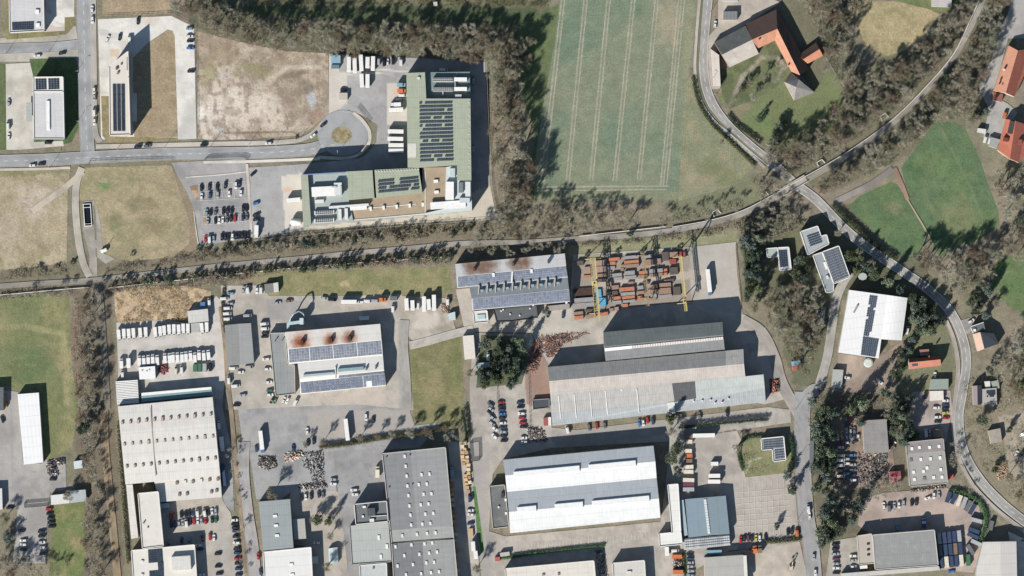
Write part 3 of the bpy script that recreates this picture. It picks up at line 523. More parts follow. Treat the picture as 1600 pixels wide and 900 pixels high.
# ================================================================== BUILDINGS
def slab(parent, name, pts, mat, thick=0.25, **props):
    """one roof plane; pts = (px, py, height)"""
    top = [Vector(W(*p)) for p in pts]; bot = [v - Vector((0, 0, thick)) for v in top]
    return link(name, MB().loft([bot, top]).mesh(name, mat), parent, **props)
def building(name, label, facets, wall=M_WALL, cat='building', parapet=None, group=None, ph=0.5, pw=0.45):
    """facets: (material, [(px,py,h)...]) ; walls drop from every outer edge"""
    P = [p for _, pts in facets for p in pts]; cx = sum(p[0] for p in P) / len(P); cy = sum(p[1] for p in P) / len(P)
    base = W(cx, cy); root = thing(name, label, cat, base, group=group)
    inv = Vector((-base[0], -base[1], 0))
    cnt = {}
    for _, pts in facets:
        for a, b in zip(pts, pts[1:] + pts[:1]):
            k = tuple(sorted([tuple(round(v, 1) for v in a), tuple(round(v, 1) for v in b)])); cnt.setdefault(k, []).append((a, b))
    wb = MB(); pb = MB()
    for k, v in cnt.items():
        if len(v) > 1: continue
        a, b = Vector(W(*v[0][0])), Vector(W(*v[0][1])); lo = Vector((0, 0, 0.24))
        wb.add([(a.x, a.y, 0), (b.x, b.y, 0), b - lo, a - lo], [(0, 1, 2, 3)])
        if parapet and (b - a).length > 0.4:
            d = (b - a).normalized(); up = Vector((0, 0, ph / 2))
            pb.bar(a + up - d * pw / 2, b + up + d * pw / 2, pw, ph)
    link('wall', wb.mesh('wall', wall), root, inv)
    if parapet: link('parapet', pb.mesh('parapet', parapet), root, inv)
    for m, pts in facets:
        o = slab(root, 'roof', pts, m); o.location = inv
    root['_'] = 0; del root['_']
    _base[root.name] = inv
    return root
_base = {}
def rb(root, name, px, py, w, l, h0, h1, rot, mat, taper=0.0, cap=None, **props):
    """box on a roof: size in pixels, base height h0, top h1, long axis rot degrees"""
    x, y, _ = W(px, py, h1); inv = _base.get(root.name, Vector((0, 0, 0)))
    mb = MB().box(-w * S / 2, w * S / 2, -l * S / 2, l * S / 2, 0, h1 - h0, 0, taper, taper)
    mats = [mat]
    o = link(name, mb.mesh(name, mats), root, (x + inv.x, y + inv.y, h0), **props)
    if cap: link('pane', MB().box(-w * S / 2 + .25, w * S / 2 - .25, -l * S / 2 + .25, l * S / 2 - .25, h1 - h0, h1 - h0 + .08).mesh('pane', cap), o)
    o.rotation_euler = (0, 0, math.radians(rot)); return o
def under(child, par):
    """hand a roof piece over to another piece of the same building"""
    a = par.rotation_euler.z; d = child.location - par.location; ca, sa = math.cos(-a), math.sin(-a)
    child.parent = par; child.location = (d.x * ca - d.y * sa, d.x * sa + d.y * ca, d.z); child.rotation_euler.z -= a
def pv(root, quad, nx, ny, mat, gap=0.08, lift=0.14, name='solar_panel_array', skip=(), gapy=None):
    """nx by ny panels on the plane spanned by 4 roof points (px,py,h)"""
    A, B, D, E = (Vector(W(*p)) for p in quad); mb = MB(); inv = _base.get(root.name, Vector((0, 0, 0)))
    nrm = (B - A).cross(E - A).normalized()
    if nrm.z < 0: nrm = -nrm
    gy = gap if gapy is None else gapy
    f = lambda u, v: A * (1 - u) * (1 - v) + B * u * (1 - v) + D * u * v + E * (1 - u) * v
    for i in range(nx):
        for j in range(ny):
            if (i, j) in skip: continue
            u0, u1, v0, v1 = (i + gap) / nx, (i + 1 - gap) / nx, (j + gy) / ny, (j + 1 - gy) / ny
            q = [f(u0, v0), f(u1, v0), f(u1, v1), f(u0, v1)]
            mb.loft([[p + nrm * 0.02 for p in q], [p + nrm * lift for p in q]])
    return link(name, mb.mesh(name, mat), root, inv, kind='stuff')
def pv_rows(root, quad, n, per, mat, fill=0.6, tilt=0.35, name='solar_panel_row', gaps=()):
    """tilted rows of panels on a flat roof: n rows, per panels each"""
    A, B, D, E = (Vector(W(*p)) for p in quad); inv = _base.get(root.name, Vector((0, 0, 0)))
    f = lambda u, v: A * (1 - u) * (1 - v) + B * u * (1 - v) + D * u * v + E * (1 - u) * v
    for j in range(n):
        mb = MB(); v0, v1 = (j + (1 - fill) / 2) / n, (j + (1 + fill) / 2) / n
        for i in range(per):
            if (j, i) in gaps: continue
            u0, u1 = (i + .05) / per, (i + .95) / per
            q = [f(u0, v0) + Vector((0, 0, .15 + tilt)), f(u1, v0) + Vector((0, 0, .15 + tilt)), f(u1, v1) + Vector((0, 0, .15)), f(u0, v1) + Vector((0, 0, .15))]
            mb.loft([[p - Vector((0, 0, .06)) for p in q], q])
        if mb.V: link(name, mb.mesh(name, mat), root, inv, kind='stuff')
def F(h, *pts): return [p if len(p) == 3 else (p[0], p[1], h) for p in pts]
WHITE = M((240, 240, 240), 0.6); WHT2 = M((222, 224, 226), 0.6); DARKB = M((60, 64, 70), 0.7); LGREY = M((190, 192, 194), 0.7)
TRIM = M((226, 226, 224), 0.7)
R_LIGHT = lambda ang, **k: M_roof((206, 206, 210), ang, 0.9, 0.05, 0.05, **k)

# --- upper left offices
o = building('office_building', 'light grey metal roofed building at the upper left corner', [(R_LIGHT(2), F(7, (14, -40), (67, -40), (69, 48), (15, 51)))], parapet=TRIM)
pv(o, F(7.1, (18.5, 34.5), (53, 33), (53, 46.5), (19, 47.5)), 12, 4, M_PVD)
rb(o, 'roof_vent', 58, 18, 6, 6, 7, 7.9, 0, WHITE); rb(o, 'roof_vent', 59, 39, 6, 6, 7, 7.9, 0, WHITE)
o = building('office_building', 'grey hall with long white rooflight beside the street corner', [(R_LIGHT(3), F(8.6, (52, 143.5), (99, 143), (100.5, 217), (53, 217))), (M((226, 224, 220), 0.8), F(9.2, (52, 120.5), (98.5, 120), (99, 142.8), (52, 143)))], wall=M((120, 122, 126)), parapet=TRIM)
rb(o, 'rooflight', 75.5, 180, 5.5, 46, 8.6, 9.6, 0.5, WHITE, 0.3)
pv(o, F(9.3, (55, 123), (72.5, 122.5), (73, 140), (55.5, 140.5)), 4, 5, M_PVD); pv(o, F(9.3, (75, 122.5), (92.5, 122), (93, 139.5), (75.5, 140)), 4, 5, M_PVD)
rb(o, 'canopy', 45.5, 175, 9, 30, 3.0, 3.3, 0, M((172, 178, 178)))
o = building('office_building', 'tall beige office slab with pointed north end and dark panels', [(M_roof((222, 214, 206), None, blotch=0.05), F(12.8, (200, 80), (201, 120), (203.5, 210.5), (171.5, 211.5), (170.5, 104)))], wall=M((176, 170, 164)), parapet=M((230, 224, 216)))
for k in range(3): pv(o, F(12.9, (176 + k * 6.6, 131), (181.8 + k * 6.6, 131), (182.6 + k * 6.6, 205), (176.8 + k * 6.6, 205)), 2, 20, M_PVD, 0.05)
rb(o, 'roof_vent', 182, 107, 3, 4, 12.8, 13.9, 20, M((120, 104, 90))); rb(o, 'roof_vent', 184, 114, 3, 4, 12.8, 13.8, -20, M((140, 124, 108))); rb(o, 'roof_vent', 189.5, 100, 2, 3, 12.8, 13.5, 0, M((110, 100, 92)))
rb(o, 'gangway', 198.5, 100, 1.6, 20, 12.8, 13.1, 0, M((160, 164, 172)))

# --- the large plant with sage green roofs
SG = lambda ang=0: M_roof((170, 177, 157), ang, 1.4, 0.04, 0.07, rough=0.8)
GRAVEL = M_roof((176, 156, 132), None, blotch=0.16, dirt=((150, 140, 104), 0.6)); PLANTW = M((150, 168, 150))
h = 12.8
o = building('factory', 'large L-shaped plant with sage green roofs and rooftop chillers', [
    (SG(90), F(h, (635, 114), (649, 113.5), (652, 195), (654, 262), (637, 262))), (SG(90), F(h, (649, 113.5), (664, 113), (666, 154), (710, 154), (714, 258), (654, 262), (652, 195))),
    (SG(90), F(h, (710, 154), (735, 154), (736.5, 282), (714, 282), (714, 258))),
    (M((120, 140, 140)), F(h - 3.5, (664, 113), (734, 112), (735, 154), (710, 154), (666, 154))),
    (SG(0), F(h, (543, 268), (582, 266), (585, 309), (545, 312.5))), (SG(0), F(h - .15, (585, 265.5), (654, 262), (660, 301), (588, 309))),
    (SG(90), F(h, (470, 273), (481, 272), (486, 350), (474, 354.5))),
    (M((168, 180, 178)), F(h - 3, (481, 272), (543, 268), (545, 312.5), (552, 345), (486, 350))),
    (GRAVEL, F(h - 4, (552, 345), (545, 312.5), (588, 309), (660, 301), (664, 333))), (GRAVEL, F(h - 3, (660, 262), (697, 261), (695, 326), (664, 333), (660, 301))),
    (M((204, 214, 216)), F(h - 1.5, (714, 282), (736.5, 282), (737.5, 329), (664, 336), (664, 333), (695, 326), (697, 261), (714, 258)))],
    wall=PLANTW, cat='factory')
gaps = {(0, 1), (2, 9), (4, 4), (4, 8), (6, 1), (6, 8), (7, 0), (10, 0), (10, 3), (10, 7), (14, 4), (14, 8), (15, 5), (16, 2), (16, 4)}
pv_rows(o, F(h, (655, 158), (706.5, 157), (708.5, 252), (656, 254)), 16, 12, M_PVD, 0.52, gaps=gaps)
pv_rows(o, F(h, (590, 281), (653, 275), (655, 297), (591, 303)), 4, 15, M_PVD, 0.52, gaps={(0, 6), (0, 7), (1, 6), (1, 7), (2, 3), (2, 12), (3, 11)})
for yy in (124.5, 139.5):       # rows of fans on the chillers
    c = rb(o, 'chiller', 692, yy, 31, 6.2, h - 3.4, h - 1.2, 0, WHT2); c2 = rb(o, 'chiller', 719.5, yy - .5, 20, 6, h - 3.4, h - 1.4, 0, WHITE)
    for i in range(10):
        for j in (-1, 1): under(rb(o, 'fan', 678 + i * 3.1, yy + j * 1.5, 2.1, 2.1, h - 1.2, h - 1.05, 0, DARKB), c)
rb(o, 'air_duct', 692, 146, 1.5, 9, h - 3.4, h - 2, 0, LGREY); rb(o, 'plant_room', 716, 150, 10, 5, h - 3.4, h - 1, 0, LGREY); rb(o, 'pipe_rack', 711, 131, 2, 22, h - 3.4, h - 1.6, 0, M((150, 160, 166)))
rb(o, 'pale_roof_bay', 643.5, 235, 13.5, 22, h, h + .12, 0, M((216, 212, 206), 0.8)); rb(o, 'roof_vent', 654, 122, 3.5, 3.5, h, h + .9, 0, WHT2)
for yy in (345, 332.5):
    c = rb(o, 'chiller', 506.5, yy - .5, 31, 6.2, h - 3, h - 1.1, 3, WHT2)
    for i in range(9):
        for j in (-1, 1): under(rb(o, 'fan', 494 + i * 3.1, yy - .6 - (i - 4) * 0.16 + j * 1.5, 2.1, 2.1, h - 1.1, h - .95, 0, DARKB), c)
rb(o, 'chiller', 499, 314.5, 14, 5, h - 3, h - 1.3, 2, WHT2)
rb(o, 'plant_room', 506, 299, 38, 15, h - 3, h - .3, 3, WHITE); rb(o, 'plant_room', 528, 295, 12, 19, h - 3, h + .4, 2, M((214, 218, 222))); rb(o, 'air_duct', 533, 299, 2.2, 16, h - .3, h + 1, 2, LGREY); rb(o, 'air_duct', 522, 292, 8, 3, h - .3, h + 1, 2, LGREY)
rb(o, 'air_duct', 545, 322, 62, 4, h - 3, h - 1.4, 4, WHT2); rb(o, 'air_duct', 560, 325, 26, 6, h - 3.9, h - 1.9, 4, WHITE); rb(o, 'chiller', 531, 335, 5, 17, h - 3, h - .8, 2, WHT2); rb(o, 'chiller', 541, 334, 5, 17, h - 3, h - .8, 2, WHT2)
for i in range(6): rb(o, 'roof_vent', 579 + i * 20.4, 326 - i * 1.6, 3.6, 6, h - 4, h - 2.9, 5, WHITE)
rb(o, 'walkway', 606, 322.5, 88, 1.2, h - 4, h - 3.8, 5, TRIM); rb(o, 'walkway', 608, 339, 112, 1.4, h - 4, h - 3.7, 5, TRIM); rb(o, 'walkway', 664.5, 300, 1.2, 64, h - 3, h - 2.8, 0, TRIM)
for (x, y) in ((681, 283), (682, 300), (682, 318)): rb(o, 'roof_vent', x, y, 7, 4.5, h - 3, h - 2, 3, WHITE)
rb(o, 'plant_room', 703, 298, 12, 28, h - 1.5, h + .9, 0, WHITE); rb(o, 'chiller', 720, 293, 7, 16, h - 1.5, h + .4, 0, M((120, 128, 136))); rb(o, 'plant_room', 731, 296, 8, 24, h - 1.5, h, 0, WHT2); rb(o, 'plant_room', 700, 320, 55, 11, h - 1.5, h - .6, 4, WHITE); rb(o, 'air_duct', 726, 313, 16, 8, h - 1.5, h + .6, 0, M((196, 208, 214))); rb(o, 'air_duct', 707, 270, 8, 14, h - 3, h + .2, 0, M((188, 206, 212)))
rb(o, 'blue_fascia', 508, 271, 62, 1.6, h - 2.5, h + .2, 3.4, M((120, 140, 190)))
for i in range(16): rb(o, 'roof_vent', 588 + i * 4.4, 268.2 - i * .25, 1.4, 1.2, h - .1, h + .3, 3, WHITE)
for i in range(12): rb(o, 'roof_vent', 733, 160 + i * 10, 1.2, 1.4, h, h + .3, 0, WHITE)

# --- rust stained works by the crane yard
RUST = (138, 92, 62)
st = (((747, 417), 19), ((735, 416), 11), ((765, 416), 14), ((812, 411), 14), ((803, 411), 10), ((822, 410), 9))
o = building('workshop', 'solar roofed works with two brown rust stains and sawtooth rooflights', [
    (M_roof((224, 224, 226), 94, 1.0, 0.05, 0.06, stains=[(x, y, r * 1.5, RUST, 0.8) for (x, y), r in st]), F(8, (711, 412.5, 7.2), (882.5, 396, 7.2), (884.5, 415, 9), (713, 432, 9))),
    (M_roof((190, 192, 196), 94, 1.0), F(8, (713, 432, 9), (884.5, 415, 9), (887, 433.5, 7.2), (714.5, 450, 7.2))),
    (M_roof((150, 158, 166), 94, 1.0), F(8, (733, 448.2, 7.1), (887, 433.5, 7.1), (889, 452, 9), (737, 466.5, 9))),
    (M_roof((190, 192, 196), 94, 1.0), F(8, (737, 466.5, 9), (889, 452, 9), (890.5, 471.5, 7.2), (738, 485, 7.2)))], wall=M((176, 166, 156)), cat='workshop')
pv(o, [(715, 433, 9), (884.5, 416.2, 9), (886.5, 432.5, 7.3), (715.5, 448.8, 7.3)], 44, 5, M_PV, 0.06)
pv(o, [(738.5, 467, 9), (888.5, 453, 9), (890, 470.5, 7.3), (739.5, 483.8, 7.3)], 38, 5, M_PV, 0.06)
for i in range(10):
    x = 752 + i * 13.2; y = 452.5 - i * 1.3
    rb(o, 'rooflight', x - 4, y, 1.8, 14, 7.6, 8.9, -4, M((190, 184, 172))); rb(o, 'rooflight', x + 1, y + 1.5, 5, 3.5, 8.2, 9.0, 5, M((150, 176, 188), 0.3))
for x, y in ((741, 421), (802, 413), (857, 409)): rb(o, 'chimney', x, y, 3, 5, 7.5, 10.5, 5, M((86, 76, 72)))
for x, y in ((771, 429.5), (830.5, 423.5)): rb(o, 'roof_vent', x, y, 4, 6, 8, 9.4, 5, WHITE)
rb(o, 'duct', 800, 433, 2.2, 18, 8.2, 9.2, -3, WHITE)
o = building('annex', 'black flat roofed annex with white domes below the solar works', [(M_roof((98, 102, 106), 4, 1.6, 0.05, 0.12), F(4.2, (771, 484), (838, 477), (840, 496), (800, 502), (776, 503)))], wall=M((140, 130, 122)), parapet=M((70, 72, 74)))
for x, y in ((783, 486), (797, 491), (828, 482), (812, 493), (833, 477), (786, 484)): rb(o, 'roof_dome', x, y, 2, 2.4, 4.2, 4.9, 5, WHITE)
o = building('annex', 'white flat roofed annex with pale rooflight at the solar works corner', [(M((214, 214, 214)), F(4.5, (739, 487), (761, 485), (763, 503), (741, 505)))], parapet=TRIM); rb(o, 'rooflight', 752, 495, 13, 8, 4.5, 5.1, 4, M((178, 206, 208), 0.3), 0.2)
o = building('annex', 'low brown grey roofed lean-to at the works east end', [(M_roof((142, 136, 134), 94, 1.0), F(4, (856, 478, 5), (889.5, 474.5, 5), (890.5, 482.5), (859, 486)))]); rb(o, 'roof_vent', 885, 473, 3, 3, 4.5, 5.4, 0, WHITE)

# --- big grey works halls
G1 = lambda c: M_roof(c, 95, 1.2, 0.05, 0.10, dirt=((120, 122, 122), 0.5), streak=0.12)
o = building('factory_hall', 'tall dark grey hall with a white ridge rooflight behind the long hall', [
    (G1((112, 120, 122)), F(12, (943, 519, 12), (1129, 503, 12), (1130, 523, 13.8), (944, 541.5, 13.8))), (G1((132, 136, 138)), F(12, (944, 541.5, 13.8), (1130, 523, 13.8), (1132.5, 546, 12), (946.5, 564, 12)))], wall=M((150, 146, 142)), cat='factory')
slab(o, 'ridge_rooflight', [(945, 544, 14.1), (988, 540, 14.1), (988.3, 544.5, 13.8), (945.3, 549, 13.8)], WHITE, .5).location = _base[o.name]
for i in range(36): slab(o, 'ridge_rooflight', [(988.8 + i * 3.93, 540 - i * .385, 14.1), (992.2 + i * 3.93, 539.7 - i * .385, 14.1), (992.4 + i * 3.93, 544 - i * .385, 13.8), (989 + i * 3.93, 544.4 - i * .385, 13.8)], M((216, 208, 206), var=0.15), .4).location = _base[o.name]
o = building('factory_hall', 'very long weathered grey hall with a black roof patch and pale run-off lines', [
    (G1((146, 148, 150)), F(9, (856, 573.5, 9), (1134, 548, 9), (1134, 571, 11), (858, 595.5, 11))), (G1((182, 180, 178)), F(9, (1134, 548, 9), (1161.5, 545.5, 9), (1162.5, 568.5, 11), (1134, 571, 11))),
    (M_roof((192, 184, 178), 95, 1.2, 0.04, 0.10, dirt=((172, 160, 152), 0.6), streak=0.10), F(9, (858, 595.5, 11), (1162.5, 568.5, 11), (1164.5, 588, 9.3), (860, 617, 9.3))),
    (M_roof((178, 176, 174), 95, 1.2, 0.05, 0.10, dirt=((160, 164, 168), 0.7), streak=0.12), F(9, (860, 617, 9.3), (1050, 599, 9.3), (1054, 628, 7), (861.5, 646, 7))),
    (G1((86, 88, 92)), F(9, (1050, 599, 9.3), (1086, 595.5, 9.3), (1088, 622.5, 7), (1054, 628, 7))), (M_roof((176, 184, 184), 95, 1.2, 0.05, 0.09, streak=0.10), F(9, (1086, 595.5, 9.3), (1164.5, 588, 9.3), (1193, 585, 9.3), (1195, 606, 7), (1088, 622.5, 7))),
    (M_roof((170, 176, 182), 95, 1.2, 0.06, 0.10, dirt=((150, 156, 162), 0.6), streak=0.12), F(6, (861.5, 646, 7), (1054, 628, 7), (1088, 622.5, 7), (1195, 606, 7), (1196.5, 628, 5.6), (863, 665.5, 5.6)))], wall=M((170, 162, 154)), cat='factory')
for i, (x0, y0, x1, y1) in enumerate(((872, 618, 875.5, 655), (896.5, 616, 900, 653), (921, 613, 924.5, 652), (945, 610, 949, 648), (970, 608, 972, 627), (994.5, 608, 998, 645))):
    slab(o, 'gutter', [(x0, y0, 9.3), (x0 + 1.2, y0, 9.3), (x1 + 1.2, y1, 6.4), (x1, y1, 6.4)], TRIM, .3).location = _base[o.name] + Vector((0, 0, .12))
for x, y in ((1084, 627), (1097, 626), (1110, 625), (1117, 630), (1128, 629), (1138, 623), (1107, 596), (1131, 588)): rb(o, 'roof_vent', x, y, 2, 2, 6.5, 7.6, 0, WHITE)
slab(o, 'rooflight', [(1043, 629, 7.2), (1054, 628, 7.2), (1055.5, 645.5, 6.0), (1044.5, 646.5, 6.0)], M((204, 210, 206))).location = _base[o.name] + Vector((0, 0, .15))

# --- white solar hall with three rust marks
st = [(471, 533, 26, (226, 176, 140), 0.8), (471, 535, 17, (158, 70, 24), 1.0), (517, 530, 22, (226, 188, 164), 0.75), (517, 532, 14, (146, 74, 36), 1.0), (547, 527, 22, (224, 182, 154), 0.75), (547, 529, 14, (146, 66, 30), 1.0)]
WR = lambda **k: M_roof((238, 235, 231), 94, 1.0, 0.03, 0.05, streak=.04, **k)
o = building('workshop', 'white solar hall with three orange rust marks on its roof', [
    (WR(stains=st), F(7.6, (445, 519, 7.4), (594, 506, 7.4), (596, 531, 9), (449, 545, 9))), (WR(), F(7.6, (449, 545, 9), (596, 531, 9), (598, 555, 7.6), (451, 569, 7.6))),
    (WR(), F(7.6, (465, 568, 7.4), (598.2, 555, 7.4), (600, 578, 8.8), (468, 592, 8.8))), (WR(), F(7.6, (468, 592, 8.8), (600, 578, 8.8), (603, 602.5, 7.2), (469.5, 616, 7.2)))], wall=M((206, 200, 194)), cat='workshop')
for a, b in ((0, .22), (.225, .475), (.48, .735), (.74, 1)):
    L2 = lambda t, p, q: tuple(p[i] + (q[i] - p[i]) * t for i in range(3))
    p, q, r, s_ = (450.5, 546, 9), (595, 532, 9), (597, 553.5, 7.7), (452, 567, 7.7)
    pv(o, [L2(a, p, q), L2(b, p, q), L2(b, s_, r), L2(a, s_, r)], int(round((b - a) * 36)), 5, M_PV, 0.07)
pv(o, [(469, 597.5, 8.5), (566, 588, 8.5), (568, 605.5, 7.4), (470.5, 615, 7.4)], 24, 4, M_PV, 0.07); pv(o, [(529, 587, 8.8), (600, 580, 8.8), (600.5, 584.2, 8.6), (529, 591.2, 8.6)], 18, 1, M_PV, 0.07)
pv(o, [(566.8, 588, 8.5), (600.5, 584.6, 8.5), (602.5, 601.8, 7.3), (568.5, 605.3, 7.3)], 8, 4, M_PV, 0.07, skip={(1, 2), (1, 3), (2, 2), (2, 3)})
for x, y in ((472, 535), (517, 532), (546, 529)): rb(o, 'chimney', x, y, 4, 7, 8, 10.6, 10, M((70, 56, 50)))
for x, y in ((572, 576), (587, 574)): rb(o, 'roof_vent', x, y, 2, 5, 8.2, 9.8, 0, M((120, 116, 112)))
rb(o, 'rooflight', 498, 585, 48, 3.5, 8, 9.5, 5, M((168, 186, 190), 0.4)); rb(o, 'rooflight', 548, 577, 40, 5, 8.2, 9.6, 5, M((140, 170, 178), 0.4)); rb(o, 'duct', 524, 582, 1.4, 18, 8, 9.2, 0, WHT2)
o = building('annex', 'long grey flat roof along the west side of the white solar hall', [(M_roof((150, 154, 156), 92, 2, 0.04, 0.08), F(4.2, (421, 521), (445, 520), (449.5, 569.5), (460, 570), (461, 615), (430.5, 619)))], wall=M((190, 178, 164)), parapet=M((190, 188, 182)))
rb(o, 'roof_vent', 431, 531, 1.6, 6, 4.2, 5.4, -35, M((86, 84, 84))); rb(o, 'roof_vent', 442, 530, 1.6, 6, 4.2, 5.4, -35, M((86, 84, 84)))
o = thing('dust_extractor', 'pale blue extractor unit with a curved duct behind the white solar hall', 'machine', W(462, 506)); PB = M((176, 200, 212), 0.5)
_base[o.name] = Vector((-W(462, 506)[0], -W(462, 506)[1], 0))
rb(o, 'hopper', 463, 504, 26, 5, 3.5, 6, 8, PB); rb(o, 'filter_housing', 471, 502, 6, 10, 2, 7.5, 0, M((196, 214, 222), 0.5)); rb(o, 'hopper', 450, 509, 4, 9, 2.5, 5, 0, PB)
mb = MB(); q = [Vector(W(x, y, z)) for x, y, z in ((452, 505, 5), (454, 497, 7.5), (459, 490, 9), (467, 486, 9), (474, 490, 7), (476, 498, 4))]
for a, b in zip(q, q[1:]): mb.tube(a, b, 0.45, n=8)
link('duct', mb.mesh('duct', M((170, 190, 200), 0.4, 0.3)), o, _base[o.name])
mb = MB()
for x, y in ((452, 507), (474, 505), (474, 500), (460, 508)): mb.tube(W(x, y), W(x, y, 4), 0.15)
link('support_leg', mb.mesh('support_leg', M_STEEL), o, _base[o.name])

# --- small gabled hall, van hire buildings
o = building('storage_hall', 'grey ridged corrugated hall beside the dirt lane', [(M_roof((136, 140, 140), 3, 1.0, 0.06, 0.07), F(4, (351, 508, 4), (372.5, 506, 5.2), (375.5, 570, 5.2), (355, 571.5, 4))), (M_roof((170, 172, 172), 3, 1.0, 0.06, 0.06), F(4, (372.5, 506, 5.2), (392, 505, 4), (397, 567, 4), (375.5, 570, 5.2)))], cat='hall')
o = building('storage_hall', 'pale grey hut behind the upper row of white vans', [(M_roof((206, 204, 202), 94, 1), F(4.2, (293, 486), (324.5, 482.5), (326, 502), (294.5, 505)))], cat='hut')
o = building('canopy_roof', 'low grey canopy south of the pale grey van hut', [(M((176, 178, 178)), F(3, (298, 505.5), (312, 504.2), (312, 519), (299, 520)))], cat='canopy')
o = building('storage_hall', 'white cube shed below the lower row of white vans', [(M((238, 238, 240)), F(4.5, (216.5, 574), (242, 572), (243, 591.5), (218, 593)))], wall=M((196, 210, 224)), cat='shed')
for x, y in ((222, 579), (233, 578), (229, 580)): rb(o, 'roof_vent', x, y, 1.6, 1.6, 4.5, 4.9, 0, LGREY)
o = building('canopy_roof', 'white slatted canopy at the north west corner of the large warehouse', [(M((150, 152, 156)), F(4.0, (180.5, 595.5), (215, 593), (217, 630), (183, 633.5)))], cat='canopy')
for i in range(14):
    y = 596 + i * 2.6; q = slab(o, 'slat', [(180.6 + i * .17, y, 4.35), (215 + i * .15, y - 2.4, 4.35), (215.1 + i * .15, y - .5, 4.35), (180.8 + i * .17, y + 1.9, 4.35)], WHITE, .12); q.location = _base[o.name]
o = building('canopy_roof', 'long narrow canopy with white strip and green glass north of warehouse', [(WHITE, F(5, (221, 614), (330, 604.5), (330.5, 608.5), (221, 618.5))), (M((120, 158, 160), 0.25, spec=0.6), F(5, (221, 618.5), (330.5, 608.5), (331.5, 617.5, 4.4), (221, 628.5, 4.4)))], cat='canopy')
R_W = M_roof((222, 219, 215), 94, 1.3, 0.03, 0.05, dirt=((200, 195, 188), 0.5), streak=0.07)
o = building('warehouse', 'large cream warehouse with three rows of small brown rooflights', [(R_W, F(8, (184, 635, 7.6), (332, 620.5, 7.6), (336, 661, 8.4), (188, 675.5, 8.4))), (R_W, F(8, (188, 675.5, 8.4), (336, 661, 8.4), (340, 702, 8.4), (192, 716.5, 8.4))), (R_W, F(8, (192, 716.5, 8.4), (340, 702, 8.4), (344, 743, 7.6), (196, 757, 7.6)))], wall=M((204, 190, 180)), cat='warehouse')
BR = M((150, 124, 112), 0.6, var=0.2)
for r_, (x0, y0, x1, y1, m_) in enumerate(((191, 660.5, 329, 647.5, 12), (194.5, 694, 332.5, 681.5, 12), (198, 729, 336, 716, 12))):
    for i in range(m_):
        t = i / (m_ - 1); big = (i in (2, 5, 9), i in (3, 10), i in (9,))[r_]
        rb(o, 'rooflight', x0 + (x1 - x0) * t, y0 + (y1 - y0) * t, 3.6 if big else 3, 6.5 if big else 4.8, 8, 8.9, 5, BR, cap=M((196, 170, 158)))
rb(o, 'ridge_joint', 239, 690, 1.2, 108, 8.4, 8.6, 4.5, M((176, 166, 158)))
o = building('warehouse_annex', 'low cream annex strip with scattered brown rooflights south of the warehouse', [(R_W, F(5.5, (241, 752.5), (344, 743.2), (346.5, 776.5), (250, 784.5))), (R_W, F(5.5, (197, 757.5), (207, 757), (216, 840), (205, 842)))], wall=M((204, 190, 180)), cat='annex')
for x, y in ((276, 755), (301, 753), (327, 750), (340, 749), (280, 773), (292, 772), (330, 769), (338, 767)): rb(o, 'rooflight', x, y, 3.6, 4.6, 5.5, 6.3, 5, BR)
for x, y in ((289, 753), (314, 751)): rb(o, 'rooflight', x, y, 4, 5, 5.5, 6.3, 5, WHT2)
o = building('office_building', 'tall narrow cream office slab attached to the warehouse', [(M_roof((222, 217, 212), None, blotch=0.05, dirt=((190, 180, 170), 0.5)), F(8.8, (215.5, 771), (247.5, 768), (255.5, 853), (222.5, 857)))], wall=M((178, 170, 164)), parapet=TRIM)
rb(o, 'roof_vent', 225, 816, 2, 4, 8.8, 9.6, -30, DARKB); rb(o, 'roof_vent', 231, 824, 2, 2, 8.8, 9.4, 0, M((150, 120, 100)))
o = building('office_building', 'cream flat roofed block with dark panels at the bottom edge', [(M_roof((224, 220, 214), None, blotch=0.04), F(6, (205, 860), (304, 851), (310, 940), (211, 940)))], wall=M((190, 182, 172)), parapet=TRIM)
pv(o, F(6.1, (231, 858.5), (253.5, 856.5), (255, 878), (232, 880)), 5, 6, M_PVD, 0.05); pv(o, F(6.1, (246, 878), (255.5, 877), (256, 890), (247, 891)), 2, 4, M_PVD, 0.05); pv(o, F(6.1, (233, 892), (256, 890), (257, 925), (234, 925)), 5, 10, M_PVD, 0.05)
rb(o, 'roof_house', 283, 880, 30, 22, 6, 8.5, 4, M((226, 224, 220)), cap=M((214, 212, 208))); rb(o, 'roof_vent', 222, 877, 4, 3, 6, 6.7, 0, WHT2); rb(o, 'roof_vent', 222, 898, 4, 3, 6, 6.7, 0, WHT2)
o = building('canopy_roof', 'small pale blue canopy in the corner of the warehouse car park', [(M((176, 206, 218)), F(2.8, (250.5, 787), (264, 785.5), (264.5, 793), (251, 794.5)))], cat='canopy')

